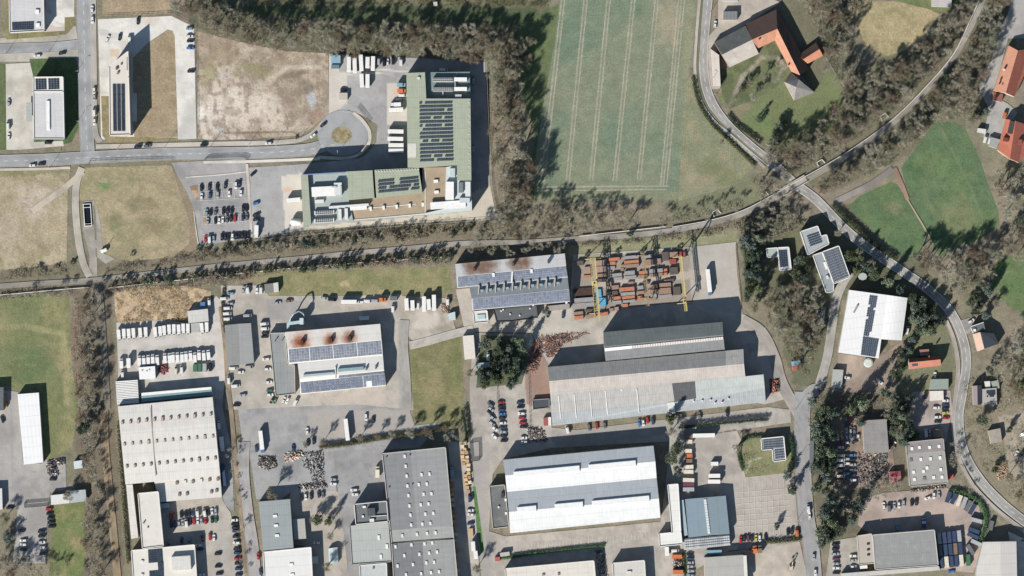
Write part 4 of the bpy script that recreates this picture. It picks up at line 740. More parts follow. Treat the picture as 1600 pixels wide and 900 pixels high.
# --- far left sheds
o = building('shed', 'long white ribbed shed on the left lawn', [(M_roof((238, 240, 244), 96, 2.4, 0.03, 0.03), F(4.6, (27.5, 616), (60.5, 613.5), (67.5, 722.5), (37, 726)))], cat='shed')
o = building('shed', 'small square pale blue hut among the bare trees', [(M((202, 218, 226)), F(3, (115, 721), (128, 719), (129, 731), (116, 733)))], cat='hut')
o = building('shed', 'white flat garage above the lower left lawn', [(M((218, 220, 220)), F(3.4, (79, 774), (108, 771), (108.5, 786), (80, 789)))], cat='garage')
o = building('shed', 'blue grey garage under bare branches beside the white garage', [(M((176, 184, 188)), F(3.4, (108.3, 767), (133.5, 765), (135, 783), (109, 786)))], cat='garage')
o = building('shed', 'pale building end at the left picture edge', [(M((214, 214, 216)), F(4, (-20, 764), (3, 763), (4, 796), (-20, 797)))], cat='shed')
o = building('shed', 'dark roofed building end by the excavator at the left edge', [(M((96, 104, 112)), F(5, (-30, 607), (5, 605), (5, 641), (-30, 644)))], cat='shed')

# --- bottom centre
GW = lambda c, **k: M_roof(c, 4, 3.5, 0.02, 0.08, dirt=((150, 152, 152), 0.35), **k)
o = building('warehouse', 'large grey flat roofed warehouse dotted with white rooflights', [(GW((138, 141, 144)), F(8, (597, 709), (641, 704.5), (652, 825), (610, 829))), (GW((152, 155, 156)), F(8, (641, 704.5), (696, 699), (707, 822), (652, 825))), (GW((166, 170, 168)), F(8, (610, 829), (652, 825), (707, 822), (709, 842), (612, 849))), (GW((126, 129, 134)), F(8, (612, 849), (660, 846), (665, 940), (617, 940))), (GW((156, 158, 158)), F(8, (660, 846), (709, 842), (718, 940), (665, 940)))], wall=M((176, 172, 166)), cat='warehouse', parapet=M((196, 192, 188)))
for x, y in ((233, 298), (238, 348), (243, 397), (247, 447), (252, 495), (257, 547), (262, 593), (266, 643), (318, 390), (358, 387), (304, 440), (344, 437), (328, 489), (368, 486), (314, 541), (353, 537), (337, 588), (377, 584), (322, 638), (362, 635), (221, 697), (295, 690), (346, 686), (388, 682), (187, 752), (267, 743), (333, 738), (372, 733), (356, 784), (396, 779), (231, 797), (307, 790), (342, 833), (381, 830), (197, 849), (275, 842), (366, 882), (406, 878), (240, 893), (316, 888)):
    rb(o, 'rooflight', 560 + x / 3.215, 620 + y / 3.215, 3.8, 5.6, 8, 8.5, 5, WHT2, .12, cap=M((236, 238, 240), .3))
for x, y in ((140, 303), (154, 455), (258, 293), (271, 440)): rb(o, 'roof_vent', 560 + x / 3.215, 620 + y / 3.215, 1.6, 1.6, 8, 8.8, 0, M((110, 90, 80)))
o = building('workshop', 'dark roofed block with white edges joined to the grey warehouse', [(M_roof((112, 116, 120), None, blotch=0.12), F(8.6, (553.5, 788), (604, 783), (606.5, 814.5), (556, 819.5)))], parapet=M((224, 222, 220)), ph=.8)
rb(o, 'stair_house', 580, 800, 12, 12, 8.6, 11, 4, M((80, 84, 90))); rb(o, 'air_handler', 581, 813, 7, 5, 8.6, 10, 4, WHT2); rb(o, 'air_handler', 569, 792, 5, 3, 8.6, 9.4, 4, WHITE); rb(o, 'air_handler', 567, 807, 3, 3, 8.6, 9.4, 4, WHITE); rb(o, 'partition_wall', 592, 806, 24, 1, 8.6, 9.5, 4, WHT2)
o = building('workshop', 'pale grey green flat roof with three rooflights below dark block', [(M_roof((178, 184, 182), 94, 2, 0.02, 0.05), F(7, (546, 822), (606.5, 815.5), (611.5, 877.5), (550, 882)))], parapet=M((160, 164, 164)))
for x, y in ((745, 707), (786, 752), (756, 804)): rb(o, 'rooflight', 360 + x / 3.215, 620 + y / 3.215, 3.6, 7, 7, 7.5, 4, WHITE)
o = building('workshop', 'pale grey block cut by the bottom edge beside the grey warehouse', [(M((192, 198, 198)), F(6.2, (562, 883.5), (604, 880), (606, 940), (564, 940)))], parapet=TRIM); rb(o, 'roof_vent', 583, 888, 2, 3, 6.2, 7, 0, M((150, 150, 150)))
o = building('workshop', 'blue grey roofed hall with three white rooflights by the lane', [(M_roof((154, 162, 166), 94, 1.4, 0.04, 0.05), F(7, (404, 784), (453, 780), (458.5, 856), (411.5, 861.5)))], cat='hall')
for y in (806, 821, 836.5): rb(o, 'rooflight', 430 + (y - 806) * .1, y, 7, 4.5, 7, 7.5, 4, WHT2, .15, cap=WHITE)
o = building('workshop', 'white flat roofed hall cut by the bottom edge beside the lane', [(M_roof((228, 228, 228), 94, 1.4, 0.02, 0.03), F(7, (411, 862.5), (486, 855), (490, 940), (415, 940)))], cat='hall', parapet=TRIM)
for y in (882, 898): rb(o, 'rooflight', 455 + (y - 882) * .1, y, 6, 4, 7, 7.5, 4, WHITE)
o = building('annex', 'low grey extension on the east side of the blue grey hall', [(M((176, 176, 172)), F(3.6, (457, 812), (476, 810), (478.5, 841.5), (459.5, 843)))], cat='annex')
o = building('shed', 'small white lean-to beside the white hall with rooflights', [(M((224, 222, 220)), F(3, (486, 870), (496, 869), (497, 880), (487, 881)))], cat='shed')
o = building('greenhouse', 'pale glass greenhouse among trees beside the entrance lane', [(M((190, 206, 212), 0.2, spec=.6), F(2.6, (513, 857), (520, 856, 3.4), (522, 880, 3.4), (514, 881))), (M((204, 216, 220), 0.2, spec=.6), F(2.6, (520, 856, 3.4), (527.5, 855), (528.5, 879), (522, 880, 3.4)))], cat='greenhouse')

BG = M_roof((176, 184, 194), 95, 1.2, 0.04, 0.07, streak=.06); BW = M_roof((230, 233, 236), 95, 1.2, 0.03, 0.06, streak=.06)
o = building('warehouse', 'big hall with alternating blue grey and white roof slopes', [(BG, F(9, (786, 718.5, 9), (1021, 696.5, 9), (1024, 721, 10.4), (789.5, 743, 10.4))), (BW, F(9, (789.5, 743, 10.4), (1024, 721, 10.4), (1026, 747, 9), (792, 768.5, 9))), (BG, F(9, (792, 768.5, 9), (1026, 747, 9), (1029.5, 779, 10.4), (795, 800, 10.4))), (BW, F(9, (795, 800, 10.4), (1029.5, 779, 10.4), (1032, 809, 9), (797, 833, 9)))], wall=M((196, 188, 178)), cat='warehouse')
for x0, y0, x1, y1 in ((803, 742.5, 906, 732.5), (920, 731.5, 994, 724.5), (808.5, 798, 838.5, 795), (867, 793, 911.5, 789), (925.5, 788, 1015, 779.5)):
    ln = math.hypot(x1 - x0, y1 - y0); r_ = math.degrees(math.atan2(y0 - y1, x1 - x0)); rb(o, 'ridge_rooflight', (x0 + x1) / 2, (y0 + y1) / 2 - 1, ln, 10, 10, 11.3, r_, M((238, 240, 242), .4), 0.35)
o = building('annex', 'dark weathered flat roofed office at the west end of the big hall', [(M_roof((112, 114, 116), None, blotch=0.22, dirt=((160, 160, 158), 0.6)), F(5, (764.5, 760), (788.5, 757.5), (795, 823), (770, 826)))], parapet=M((190, 188, 184)))
rb(o, 'roof_vent', 779, 792.5, 2.5, 3, 5, 5.8, 0, WHITE); rb(o, 'roof_vent', 785, 774, 4, 8, 5, 6.6, 0, DARKB); rb(o, 'roof_vent', 790, 781, 3, 4, 5, 5.8, 0, WHITE); rb(o, 'roof_vent', 790.5, 802, 3, 4, 5, 5.8, 0, WHITE)
o = building('workshop', 'cream roofed block cut by the bottom edge behind the green hedge', [(M_roof((222, 216, 208), 4, 3, 0.03, 0.05, dirt=((190, 160, 140), 0.5)), F(7, (789, 888.5), (928, 876), (934, 940), (792, 940)))], parapet=TRIM)
rb(o, 'roof_vent', 849, 898, 4, 3, 7, 7.6, 5, M((130, 130, 130))); rb(o, 'roof_vent', 873, 897, 3, 4, 7, 7.6, 5, M((130, 130, 130)))
o = building('workshop', 'grey roofed block cut by the bottom edge below the big hall', [(M_roof((208, 205, 200), 94, 2, 0.02, 0.05), F(6, (957, 880), (1007, 875.5), (1011, 940), (960, 940)))], parapet=TRIM); rb(o, 'roof_vent', 983, 894, 7, 3, 6, 6.8, 4, WHT2)
o = building('shed', 'tiny grey hut at the west end of the green hedge', [(M((190, 186, 182)), F(2.6, (781, 864), (796, 862), (796.5, 868), (782, 870)))], cat='hut')
o = building('shed', 'tiny red roofed kiosk beside the grey hut', [(M((190, 92, 84)), F(2.6, (773, 871), (781, 870), (781.5, 876.5), (774, 877.5)))], cat='kiosk')
o = building('workshop', 'white L-shaped flat roof between the big hall and the blue hall', [(M_roof((232, 232, 230), 93, 2, 0.02, 0.03), F(4.8, (1043, 757.5), (1059.5, 756), (1064, 831), (1066, 850.5), (1030.5, 854), (1029.5, 834), (1050, 832)))], parapet=TRIM)
o = building('workshop', 'slate blue hall with a glazed ridge', [(M_roof((124, 146, 162), 4, 1.2, 0.05, 0.04), F(6, (1070.5, 780, 5.6), (1101, 777.5, 7), (1108, 836.5, 7), (1076, 840, 5.6))), (M_roof((136, 156, 170), 4, 1.2, 0.05, 0.04), F(6, (1101, 777.5, 7), (1134, 774.5, 5.6), (1140, 834.5, 5.6), (1108, 836.5, 7)))], wall=M((110, 132, 150)), cat='hall')
for i in range(13): slab(o, 'ridge_rooflight', [(1099.5 + i * .5, 780.5 + i * 4.15, 7.3), (1103.5 + i * .5, 780.1 + i * 4.15, 7.3), (1104 + i * .5, 783.8 + i * 4.15, 7.3), (1100 + i * .5, 784.2 + i * 4.15, 7.3)], M((222, 228, 232), .3), .4).location = _base[o.name]
o = building('canopy_roof', 'narrow pale blue canopy on the west side of the slate blue hall', [(M((160, 184, 196)), F(3.6, (1062, 782), (1068, 781), (1074.5, 836), (1068, 838)))], cat='canopy')
o = building('canopy_roof', 'long solar carport below the slate blue hall', [(M((190, 190, 188)), F(3.6, (1068, 842), (1140, 835.5), (1141.5, 852), (1069, 859.5)))], cat='carport')
pv_rows(o, F(3.6, (1069, 843), (1139.5, 836.5), (1141, 851.5), (1070, 858.5)), 4, 22, M((170, 176, 182), .3, var=.2), 0.72, 0.3)
o = building('workshop', 'grey ribbed hall cut by the bottom edge below the solar carport', [(M_roof((178, 176, 172), 94, 0.9, 0.06, 0.06), F(6, (1100.5, 871), (1161.5, 867), (1166, 940), (1104, 940)))], cat='hall'); rb(o, 'edge_strip', 1165, 890, 5, 44, 5, 6.1, 3, M((224, 222, 218)))
o = building('house', 'small L-shaped solar roofed house inside the round garden', [(M((178, 184, 190)), F(4, (1189, 685.5), (1224.5, 682), (1228, 719), (1208, 721.5), (1206.5, 702), (1190.5, 703.5)))], parapet=WHITE, cat='house')
pv_rows(o, F(4, (1191.5, 687), (1223, 684), (1224, 700), (1192.5, 702)), 4, 12, M((96, 104, 116), .3, var=.2), .55); pv_rows(o, F(4, (1209.5, 702.5), (1224.5, 701), (1226, 716.5), (1211, 718.5)), 4, 6, M((96, 104, 116), .3, var=.2), .55)

# --- white hall and villas to the right
WB = M_roof((238, 238, 240), 98, 2.5, 0.02, 0.02)
arc = []
for i in range(7):
    t = i / 6; arc.append((1386.5 + (1418 - 1386.5) * t, 461 + 4.5 * t, 1377 + (1409 - 1377) * t, 530 + 2 * t, 7 + 2.2 * math.sin(math.pi * (0.25 + 0.6 * t)) - 1.5))
fac = [(WB, F(7, (1327, 453), (1386.5, 461, 7), (1377, 530, 7), (1373, 560), (1310, 551)))]
for a, b in zip(arc, arc[1:]): fac.append((WB, [(a[0], a[1], a[4]), (b[0], b[1], b[4]), (b[2], b[3], b[4]), (a[2], a[3], a[4])]))
o = building('warehouse', 'bright white hall with barrel roofed side and solar stripe', fac, wall=M((210, 206, 200)), cat='warehouse')
pv_rows(o, F(7, (1358.5, 461.5), (1371, 463), (1360, 527), (1348.5, 525)), 17, 4, M_PVD, .6, gaps={(4, 0), (5, 3), (9, 0), (15, 3), (16, 3)}); pv_rows(o, F(7, (1348, 526), (1373, 530), (1367.5, 558.5), (1344.5, 555)), 8, 8, M_PVD, .66)
rb(o, 'duct', 1337, 483, 2.5, 13, 7, 8, -28, M((150, 150, 150)))
t = thing('tank', 'round pale water tank below the white hall', 'tank', W(1356, 567)); link('basin', MB().tube((0, 0, 0), (0, 0, 2.6), 2.9, n=24).mesh('basin', M((176, 190, 188))), t); link('cover', MB().tube((0, 0, 2.6), (0, 0, 2.9), 2.6, 2.2, n=24).mesh('cover', M((206, 212, 208))), t)
o = building('house', 'white trimmed flat roofed villa with solar rows near the road', [(M((168, 174, 178)), F(6.5, (1250.5, 362), (1277.5, 353), (1283, 369), (1291.5, 366.5), (1295.5, 381), (1262, 398.5)))], parapet=WHITE, cat='villa', ph=.4)
pv_rows(o, F(6.5, (1260, 368), (1279, 362), (1285, 379), (1266, 386)), 5, 7, M_PVD, .55)
o = building('house', 'villa covered with solar panels between the lane and the road', [(M((196, 200, 204)), F(6.5, (1285, 393.5), (1310.5, 384), (1328, 433), (1303, 443.5))), (M((150, 160, 166)), F(5.2, (1270, 399), (1284.5, 394), (1302.5, 443.5), (1302, 455.5), (1291, 457.5)))], parapet=WHITE, cat='villa', ph=.35)
pv_rows(o, F(6.5, (1286.5, 394.5), (1310, 386), (1326.5, 432), (1303.5, 441.5)), 12, 8, M((96, 104, 118), .3, var=.2), .7, .25); rb(o, 'roof_vent', 1290, 415, 3, 12, 5.2, 6.4, 20, WHITE); rb(o, 'roof_vent', 1293, 433, 3, 5, 5.2, 6.4, 20, WHT2)
o = building('house', 'bungalow with solar roof and pale terrace under tall trees', [(M((202, 206, 208)), F(4, (1215, 387), (1232.5, 386), (1236.5, 421), (1218, 423))), (M((170, 184, 178)), F(3.4, (1197, 388.5), (1214.8, 387), (1215.5, 401), (1199, 402)))], parapet=WHITE, cat='bungalow', ph=.3)
pv(o, F(4.1, (1216.5, 391), (1229.5, 390), (1232, 416.5), (1219, 418)), 4, 10, M_PVD)
TER = (186, 116, 92)
def gable(name, label, A, B, Cc, D, eave, ridge, m1, m2, wall=M_WALL, cat='house', t0=0.5, t1=None):
    """eaves A-B and D-C, ridge between them"""
    t1 = t0 if t1 is None else t1
    r0 = tuple(A[i] + (D[i] - A[i]) * t0 for i in (0, 1)) + (ridge,); r1 = tuple(B[i] + (Cc[i] - B[i]) * t1 for i in (0, 1)) + (ridge,)
    return building(name, label, [(m1, [A + (eave,), B + (eave,), r1, r0]), (m2, [r0, r1, Cc + (eave,), D + (eave,)])], wall, cat)
T1 = M_roof(TER, 95, 0.7, 0.09, 0.10); T2 = M_roof((160, 92, 74), 95, 0.7, 0.09, 0.10); SLATE_SHADE = M_roof((84, 84, 88), 60, 0.7, 0.08, 0.12)  # T2 and the slate: darker copies for slopes turned from the sun
o = gable('house', 'terracotta roofed house south east of the white hall', (1420, 561), (1469, 556.5), (1470.5, 571), (1421, 577), 4.5, 7.5, T2, T1, t0=.35)
pv(o, [(1425, 568.5, 6.9), (1434, 567.5, 6.9), (1434.3, 571.5, 5.6), (1425.3, 572.5, 5.6)], 4, 2, M_PVD); rb(o, 'chimney', 1452, 557, 1.5, 2, 6, 8.5, 0, M((170, 110, 90)))
o = building('shed', 'dull red roofed garage above the terracotta house', [(M((164, 116, 104)), F(3, (1437, 546.5), (1451.5, 545.5), (1452, 555.5), (1438, 556)))], cat='garage')
o = building('house', 'house with pale pink and shade-toned roof halves at the road bend', [(M((206, 170, 150)), F(5, (1521, 522), (1531.5, 519, 7.5), (1538, 545, 7.5), (1528, 549))), (M((72, 82, 90)), F(5, (1531.5, 519, 7.5), (1553, 521), (1561, 537), (1538, 545, 7.5))), (M((96, 104, 110)), F(5.5, (1517.5, 511.5), (1537, 504.5), (1540, 515), (1521.5, 521)))], cat='house', parapet=None)  # dark half: shadow on the north slope painted as roof colour
rb(o, 'terrace_rim', 1527, 507, 21, 1, 5.5, 6.2, 18, WHITE); rb(o, 'roof_vent', 1523, 516, 4, 4, 5.5, 6.2, 0, WHITE)
o = building('shed', 'grey green flat roofed garage block beside the country road', [(M((146, 160, 152)), F(3.2, (1455, 592.5), (1482, 592), (1482, 608.5), (1452, 609)))], cat='garage')
o = building('shed', 'white carport roof on the edge of the roadside car park', [(M((226, 220, 212)), F(2.8, (1453, 611), (1474, 610.5), (1474.5, 625), (1453, 626.5)))], cat='carport')
o = building('shed', 'small white garden shed east of the road', [(M((222, 222, 220)), F(2.6, (1538, 596), (1547, 595.5), (1547.5, 607), (1540, 607)))], cat='shed')
o = building('shed', 'small grey green shed beside the white garden shed', [(M((156, 166, 156)), F(2.8, (1549, 596), (1560, 594), (1562, 606.5), (1551, 607)))], cat='shed')
o = gable('house', 'cottage with purple grey roof east of the road', (1520, 603), (1521, 633), (1534, 632), (1534, 602), 4, 6.5, M((142, 128, 132)), M((104, 108, 122)))
o = building('house', 'grey terrace roof with solar panels behind the purple grey cottage', [(M((178, 172, 168)), F(3.6, (1534.5, 608), (1557, 606), (1558, 632), (1535, 633)))], cat='extension'); pv(o, F(3.7, (1541, 610), (1555, 609), (1555.5, 620), (1541.5, 621)), 6, 4, M_PVD, skip={(0, 2), (1, 3), (5, 3)})
o = building('shed', 'weathered grey open shed in the eastern gardens', [(M_roof((168, 158, 146), 70, .8, .08, .12), F(3, (1544, 673), (1563, 669), (1566, 690), (1548, 693)))], cat='shed')
o = building('workshop', 'brown grey corrugated shed roof in the scrapyard', [(M_roof((150, 146, 146), 92, 1.1, 0.06, 0.12, dirt=((176, 166, 160), .5)), F(5, (1348, 657), (1385, 655), (1389, 706.5), (1350.5, 708.5)))], cat='shed')
GS = M_roof((166, 163, 160), 94, 1.6, 0.03, 0.09, dirt=((140, 136, 132), .5))
o = building('warehouse', 'grey square roof with sixteen small rooflights by the road', [(M_roof((148, 142, 142), 94, 1.6, .03, .09), F(7, (1415, 691.5), (1474, 685.5), (1475.5, 704), (1417, 709))), (GS, F(7, (1417, 709), (1475.5, 704), (1481, 755), (1422, 760)))], wall=M((170, 160, 152)), cat='warehouse', parapet=M((180, 176, 172)), ph=.3)
for i, (x, y) in enumerate(((525, 303), (560, 297), (608, 297), (652, 292), (520, 356), (567, 353), (612, 350), (657, 346), (533, 413), (579, 409), (596, 393), (660, 401), (537, 447), (583, 442), (627, 438), (666, 436))):
    rb(o, 'rooflight', 1250 + x / 3, 600 + y / 3, 4.2, 5, 7, 7.4, 5, M((120, 124, 132), .3) if i in (4, 13) else WHITE)
o = building('workshop', 'long grey roof with white lichen patches beside the container stack', [(M_roof((150, 152, 152), 94, 1.5, .03, .07, dirt=((206, 206, 202), .35)), F(7, (1363.5, 836), (1460, 828), (1466, 883), (1367.5, 890))), (M_roof((190, 180, 168), None, blotch=.06), F(6.3, (1339.5, 837.5), (1362, 834), (1366.5, 880), (1342, 882)))], wall=M((176, 166, 156)), cat='hall', parapet=M((206, 202, 198)), ph=.3)
for y in (850, 859, 867): rb(o, 'rooflight', 1356.5 + (y - 850) * .03, y, 4, 2.6, 6.3, 6.8, 4, M((60, 60, 64), .3))
o = building('canopy_roof', 'pale canopy strip along the south side of the lichen roof', [(M((196, 194, 192)), F(4, (1315, 896), (1467, 884.5), (1469, 891), (1316, 903)))], cat='canopy')
o = building('canopy_roof', 'small white canopy west of the lichen roof', [(M((232, 230, 226)), F(3, (1343.5, 884), (1355, 883), (1355.5, 888), (1344, 889)))], cat='canopy')
o = building('warehouse', 'pale ribbed hall in the bottom right corner', [(M_roof((206, 202, 198), 92, 1.0, .04, .04), F(7, (1536, 847, 6.5), (1563, 846.5, 8), (1565, 940, 8), (1520, 940, 6.5), (1527, 884, 6.5))), (M_roof((214, 210, 206), 92, 1.0, .04, .04), F(7, (1563, 846.5, 8), (1588, 846, 6.5), (1590, 940, 6.5), (1565, 940, 8)))], cat='hall')
o = building('shed', 'red corrugated hut beside the scrap heap', [(M((160, 70, 76)), F(3, (1389.5, 737), (1407, 736), (1408, 744), (1390, 745))), (M((184, 120, 120)), F(2.9, (1390, 745), (1408, 744), (1408.5, 753), (1391, 754)))], cat='hut')
o = building('shed', 'small red roofed box at the east wall of the rooflight warehouse', [(M((190, 84, 84)), F(2.8, (1480, 741), (1489.5, 740.5), (1490, 748), (1480.5, 749)))], cat='hut')
mb = MB(); R_ = 3.6
for i in range(12):
    a0, a1 = math.pi * i / 12, math.pi * (i + 1) / 12
    mb.add([(R_ * math.cos(a0), -2.6, R_ * .8 * math.sin(a0)), (R_ * math.cos(a1), -2.6, R_ * .8 * math.sin(a1)), (R_ * math.cos(a1), 2.6, R_ * .8 * math.sin(a1)), (R_ * math.cos(a0), 2.6, R_ * .8 * math.sin(a0))], [(0, 1, 2, 3)])
t = thing('arched_shelter', 'brown arched shelter at the north east corner of the rooflight warehouse', 'shelter', W(1464.5, 677)); link('roof', mb.mesh('roof', M((160, 136, 118))), t)
link('end_wall', MB().add([(R_ * math.cos(math.pi * i / 12), -2.55, R_ * .8 * math.sin(math.pi * i / 12)) for i in range(13)], [tuple(range(13))]).mesh('end_wall', M((120, 100, 90))), t)

# --- the farm
OR = M_roof((198, 138, 110), 30, 0.7, 0.08, 0.14, dirt=((150, 112, 94), .6)); ORD = M_roof((168, 92, 66), 30, 0.7, 0.08, 0.12); DKR = M_roof((92, 72, 66), 30, 0.7, .08, .12)  # DKR: shade of the outer slopes put into the tile colour
o = building('farmhouse', 'angled farmhouse with bright orange courtyard roofs and shade-toned outer slopes', [
    (DKR, F(4.5, (1166, 37), (1213, 14.5), (1214.5, 45, 9), (1175, 62, 9))), (OR, F(4.5, (1175, 62, 9), (1214.5, 45, 9), (1211, 63), (1183.5, 76))),
    (DKR, F(4.5, (1213, 14.5), (1230, 42), (1264, 108), (1250, 117, 9), (1214.5, 45, 9))), (OR, F(4.5, (1214.5, 45, 9), (1250, 117, 9), (1237, 112), (1211, 63)))], wall=M((168, 120, 96)), cat='farmhouse')
rb(o, 'chimney', 1186, 62, 2, 2, 8, 9.6, 0, M((196, 120, 90))); rb(o, 'chimney', 1231, 103, 2, 2, 5.5, 8, 0, M((200, 170, 150)))
o = gable('barn', 'barn with shade-toned north slope and pale grey weathered south slope', (1116, 66), (1165, 40), (1185.5, 84), (1140, 105), 4.5, 8.5, M_roof((104, 108, 108), 60, .8, .08, .14), M_roof((190, 182, 174), 60, .8, .07, .12, dirt=((150, 142, 134), .6)), wall=M((160, 130, 110)), cat='barn')  # barn north side coloured darker to stand for shade
o = gable('barn', 'small orange gabled wing pointing east from the farmhouse', (1248, 86), (1275, 66), (1286, 87), (1262, 99.5), 3.8, 7, DKR, M_roof((214, 142, 110), 30, .7, .08, .08), cat='barn', wall=M((168, 120, 96)))
o = building('farm_cottage', 'pale hipped roof cottage at the south end of the farm', [(SLATE_SHADE, F(4, (1226, 128), (1237, 113.5), (1248, 124, 7.5), (1244, 136, 7.5))), (SLATE_SHADE, F(4, (1237, 113.5), (1256, 117), (1272.5, 144), (1248, 124, 7.5))), (M_roof((136, 134, 133), 40, .7, .08, .2), F(4, (1272.5, 144), (1241, 156.5), (1244, 136, 7.5), (1248, 124, 7.5))), (M_roof((150, 146, 142), 40, .7, .08, .2), F(4, (1241, 156.5), (1226, 128), (1244, 136, 7.5)))], wall=M((200, 180, 160)), cat='cottage')  # north facets darker, sunward facets paler: light put into the greys
o = building('barn', 'long pale lean-to beside the country road at the farm', [(M_roof((196, 188, 182), 2, .9, .06, .09), F(5, (1110, 76, 3.4), (1123.5, 86, 5), (1126, 135, 5), (1114, 135, 3.4)))], cat='barn', wall=M((150, 120, 100)))
o = building('shed', 'dark grey panelled shed north of the farm barn', [(M_roof((128, 130, 132), 90, 2.2, .08, .06), F(3.2, (1130.5, 18), (1152, 17.5), (1152, 31), (1130, 31)))], cat='shed')
o = building('shed', 'pale roof cut by the top edge north of the farm', [(M((190, 190, 192)), F(3, (1130, -18), (1153, -18), (1153, 2.5), (1130, 2)))], cat='shed')
o = building('shed', 'pale flat shed at the edge of the straw coloured meadow', [(M_roof((196, 190, 190), 0, 1.2, .06, .06), F(3.4, (1456, -14), (1487, -14), (1487, 11), (1456, 10)))], cat='shed')
# --- inn at the right edge
o = building('inn', 'long terracotta roofed inn with bright west slope by the right edge', [(M_roof((212, 150, 122), 110, .7, .08, .08), F(5, (1576, 71), (1590.5, 79, 9), (1571.5, 145, 9), (1552.5, 142))), (T2, F(5, (1590.5, 79, 9), (1608, 76), (1604, 110), (1585, 151), (1571.5, 145, 9))), (M_roof((150, 96, 84), 20, .7, .06, .08), F(3.4, (1552, 143.5), (1567.5, 147), (1565, 159.5), (1551, 156)))], wall=M((206, 186, 170)), cat='inn')
for x, y in ((1564, 124), (1562, 130), (1567, 131)): rb(o, 'roof_window', x, y, 2, 3, 6.4, 7.4, -15, M((90, 60, 50)))
rb(o, 'chimney', 1569, 109, 2.5, 2, 7, 9, 0, WHITE)
o = building('house', 'orange roofed house with a dark roof terrace below the inn', [(M_roof((198, 112, 86), 110, .7, .09, .09), F(5, (1572, 186), (1587, 189, 8), (1578, 248, 8), (1559, 234.5))), (M_roof((168, 96, 80), 110, .7, .09, .09), F(5, (1587, 189, 8), (1604, 195), (1600, 245), (1592, 254), (1578, 248, 8)))], wall=M((206, 180, 160)), cat='house')
rb(o, 'roof_terrace', 1580, 199, 7, 20, 6, 8.2, -12, M((70, 66, 68))); rb(o, 'dormer', 1572, 218, 8, 6, 6, 8, -12, M((120, 60, 50))); rb(o, 'dormer', 1594, 222, 6, 8, 6, 8, -12, M((150, 80, 66)))
o = building('shed', 'white flat garage beside the orange house drive', [(M((214, 214, 212)), F(2.8, (1528, 200), (1541, 202), (1540, 209), (1527, 206)))], cat='garage')
o = building('shed', 'grey flat garage with parked vans next to the orange house', [(M((160, 164, 160)), F(2.8, (1548, 214), (1563, 218), (1557, 232), (1545, 228)))], cat='garage')
# --- small huts
o = building('shed', 'light blue unit with tank beside the row of white trailers', [(M((132, 176, 200)), F(4, (517.5, 86.5), (532, 86.5), (532, 98.5), (517.5, 98.5))), (M((96, 128, 146)), F(3, (517.5, 101), (530, 101), (530, 107), (517.5, 107)))], wall=M((90, 120, 140)), cat='machine house')
o = building('shed', 'flat concrete bin shelter in the plant entrance', [(M((190, 184, 176)), F(2.6, (530, 145), (543, 145), (543, 156), (530, 156)))], cat='shelter')
o = building('shed', 'dark ended garden hut at the west edge of the north lawn', [(M((128, 130, 126)), F(3, (413, 444), (427, 442.5), (428, 457), (414, 458.5))), (M((206, 204, 202)), F(3.2, (427, 442.5), (434.5, 441), (435.5, 456), (428, 457)))], cat='hut')
o = building('shed', 'pale blue hut at the east end of the gravel yard', [(M((190, 212, 214)), F(2.8, (700, 490), (711, 487), (712, 500), (702, 501)))], cat='hut')
o = building('shed', 'long white container shed west of the shaded court', [(M((222, 216, 208)), F(3.6, (723, 525), (740, 523.5), (743, 560), (726, 562)))], cat='shed')
o = building('shed', 'ribbed pale green canopy south of the white container shed', [(M_roof((170, 190, 188), 90, 1.2, .1, .05), F(3, (743, 568), (769, 565), (770, 573), (744, 576)))], cat='canopy')
o = building('shed', 'grey flat roofed garage south west of the white hall', [(M((176, 178, 174)), F(3, (1302, 577), (1318, 578), (1315, 607), (1299, 605)))], cat='garage')
o = building('shed', 'long grey carport strip beside the villa lane', [(M((140, 140, 136)), F(2.6, (1285, 480), (1291, 479), (1287, 508), (1277, 508)))], cat='carport')
o = building('shed', 'blue and red roofed hut at the foot of the brown thicket', [(M((120, 172, 216)), F(2.6, (1237, 565), (1250, 563), (1251, 570), (1238, 572))), (M((190, 84, 66)), F(2.6, (1238, 572.5), (1251, 570.5), (1252, 577), (1239, 579)))], cat='hut')
o = building('shed', 'brick red and white container hut at the hall corner', [(M((160, 92, 84)), F(2.6, (849, 653), (856, 652), (856.5, 665), (849.5, 665.5))), (M((228, 226, 224)), F(2.6, (856.3, 652), (861, 651.5), (861.5, 665), (856.8, 665)))], cat='hut')
o = building('shed', 'dark roofless pen beside the long hall', [(M((70, 80, 88)), F(2, (832, 625), (858, 623), (858, 637), (833, 640)))], cat='pen', parapet=M((150, 150, 150)))
o = building('shed', 'light greenhouse roof hidden among trees above the bungalow', [(M((170, 196, 192)), F(2.6, (1169, 366), (1180, 365), (1181, 382), (1170, 383)))], cat='greenhouse')
o = building('shed', 'bright green hut between the villas and the brown thicket', [(M((122, 158, 96)), F(2.6, (1257, 417), (1268, 417), (1267, 427), (1258, 426)))], cat='hut')
o = building('shed', 'small octagonal pale kiosk beside the villa lane', [(M((176, 190, 188)), F(2.8, *[(1348 + 7 * math.cos(a), 432 + 6 * math.sin(a)) for a in [math.pi / 4 * i for i in range(8)]]))], cat='kiosk')
o = building('shed', 'small pale hut in the gardens at the top edge', [(M((196, 192, 186)), F(2.4, (677, 3), (683, 2.5), (683.5, 9), (677.5, 9.5)))], cat='hut')
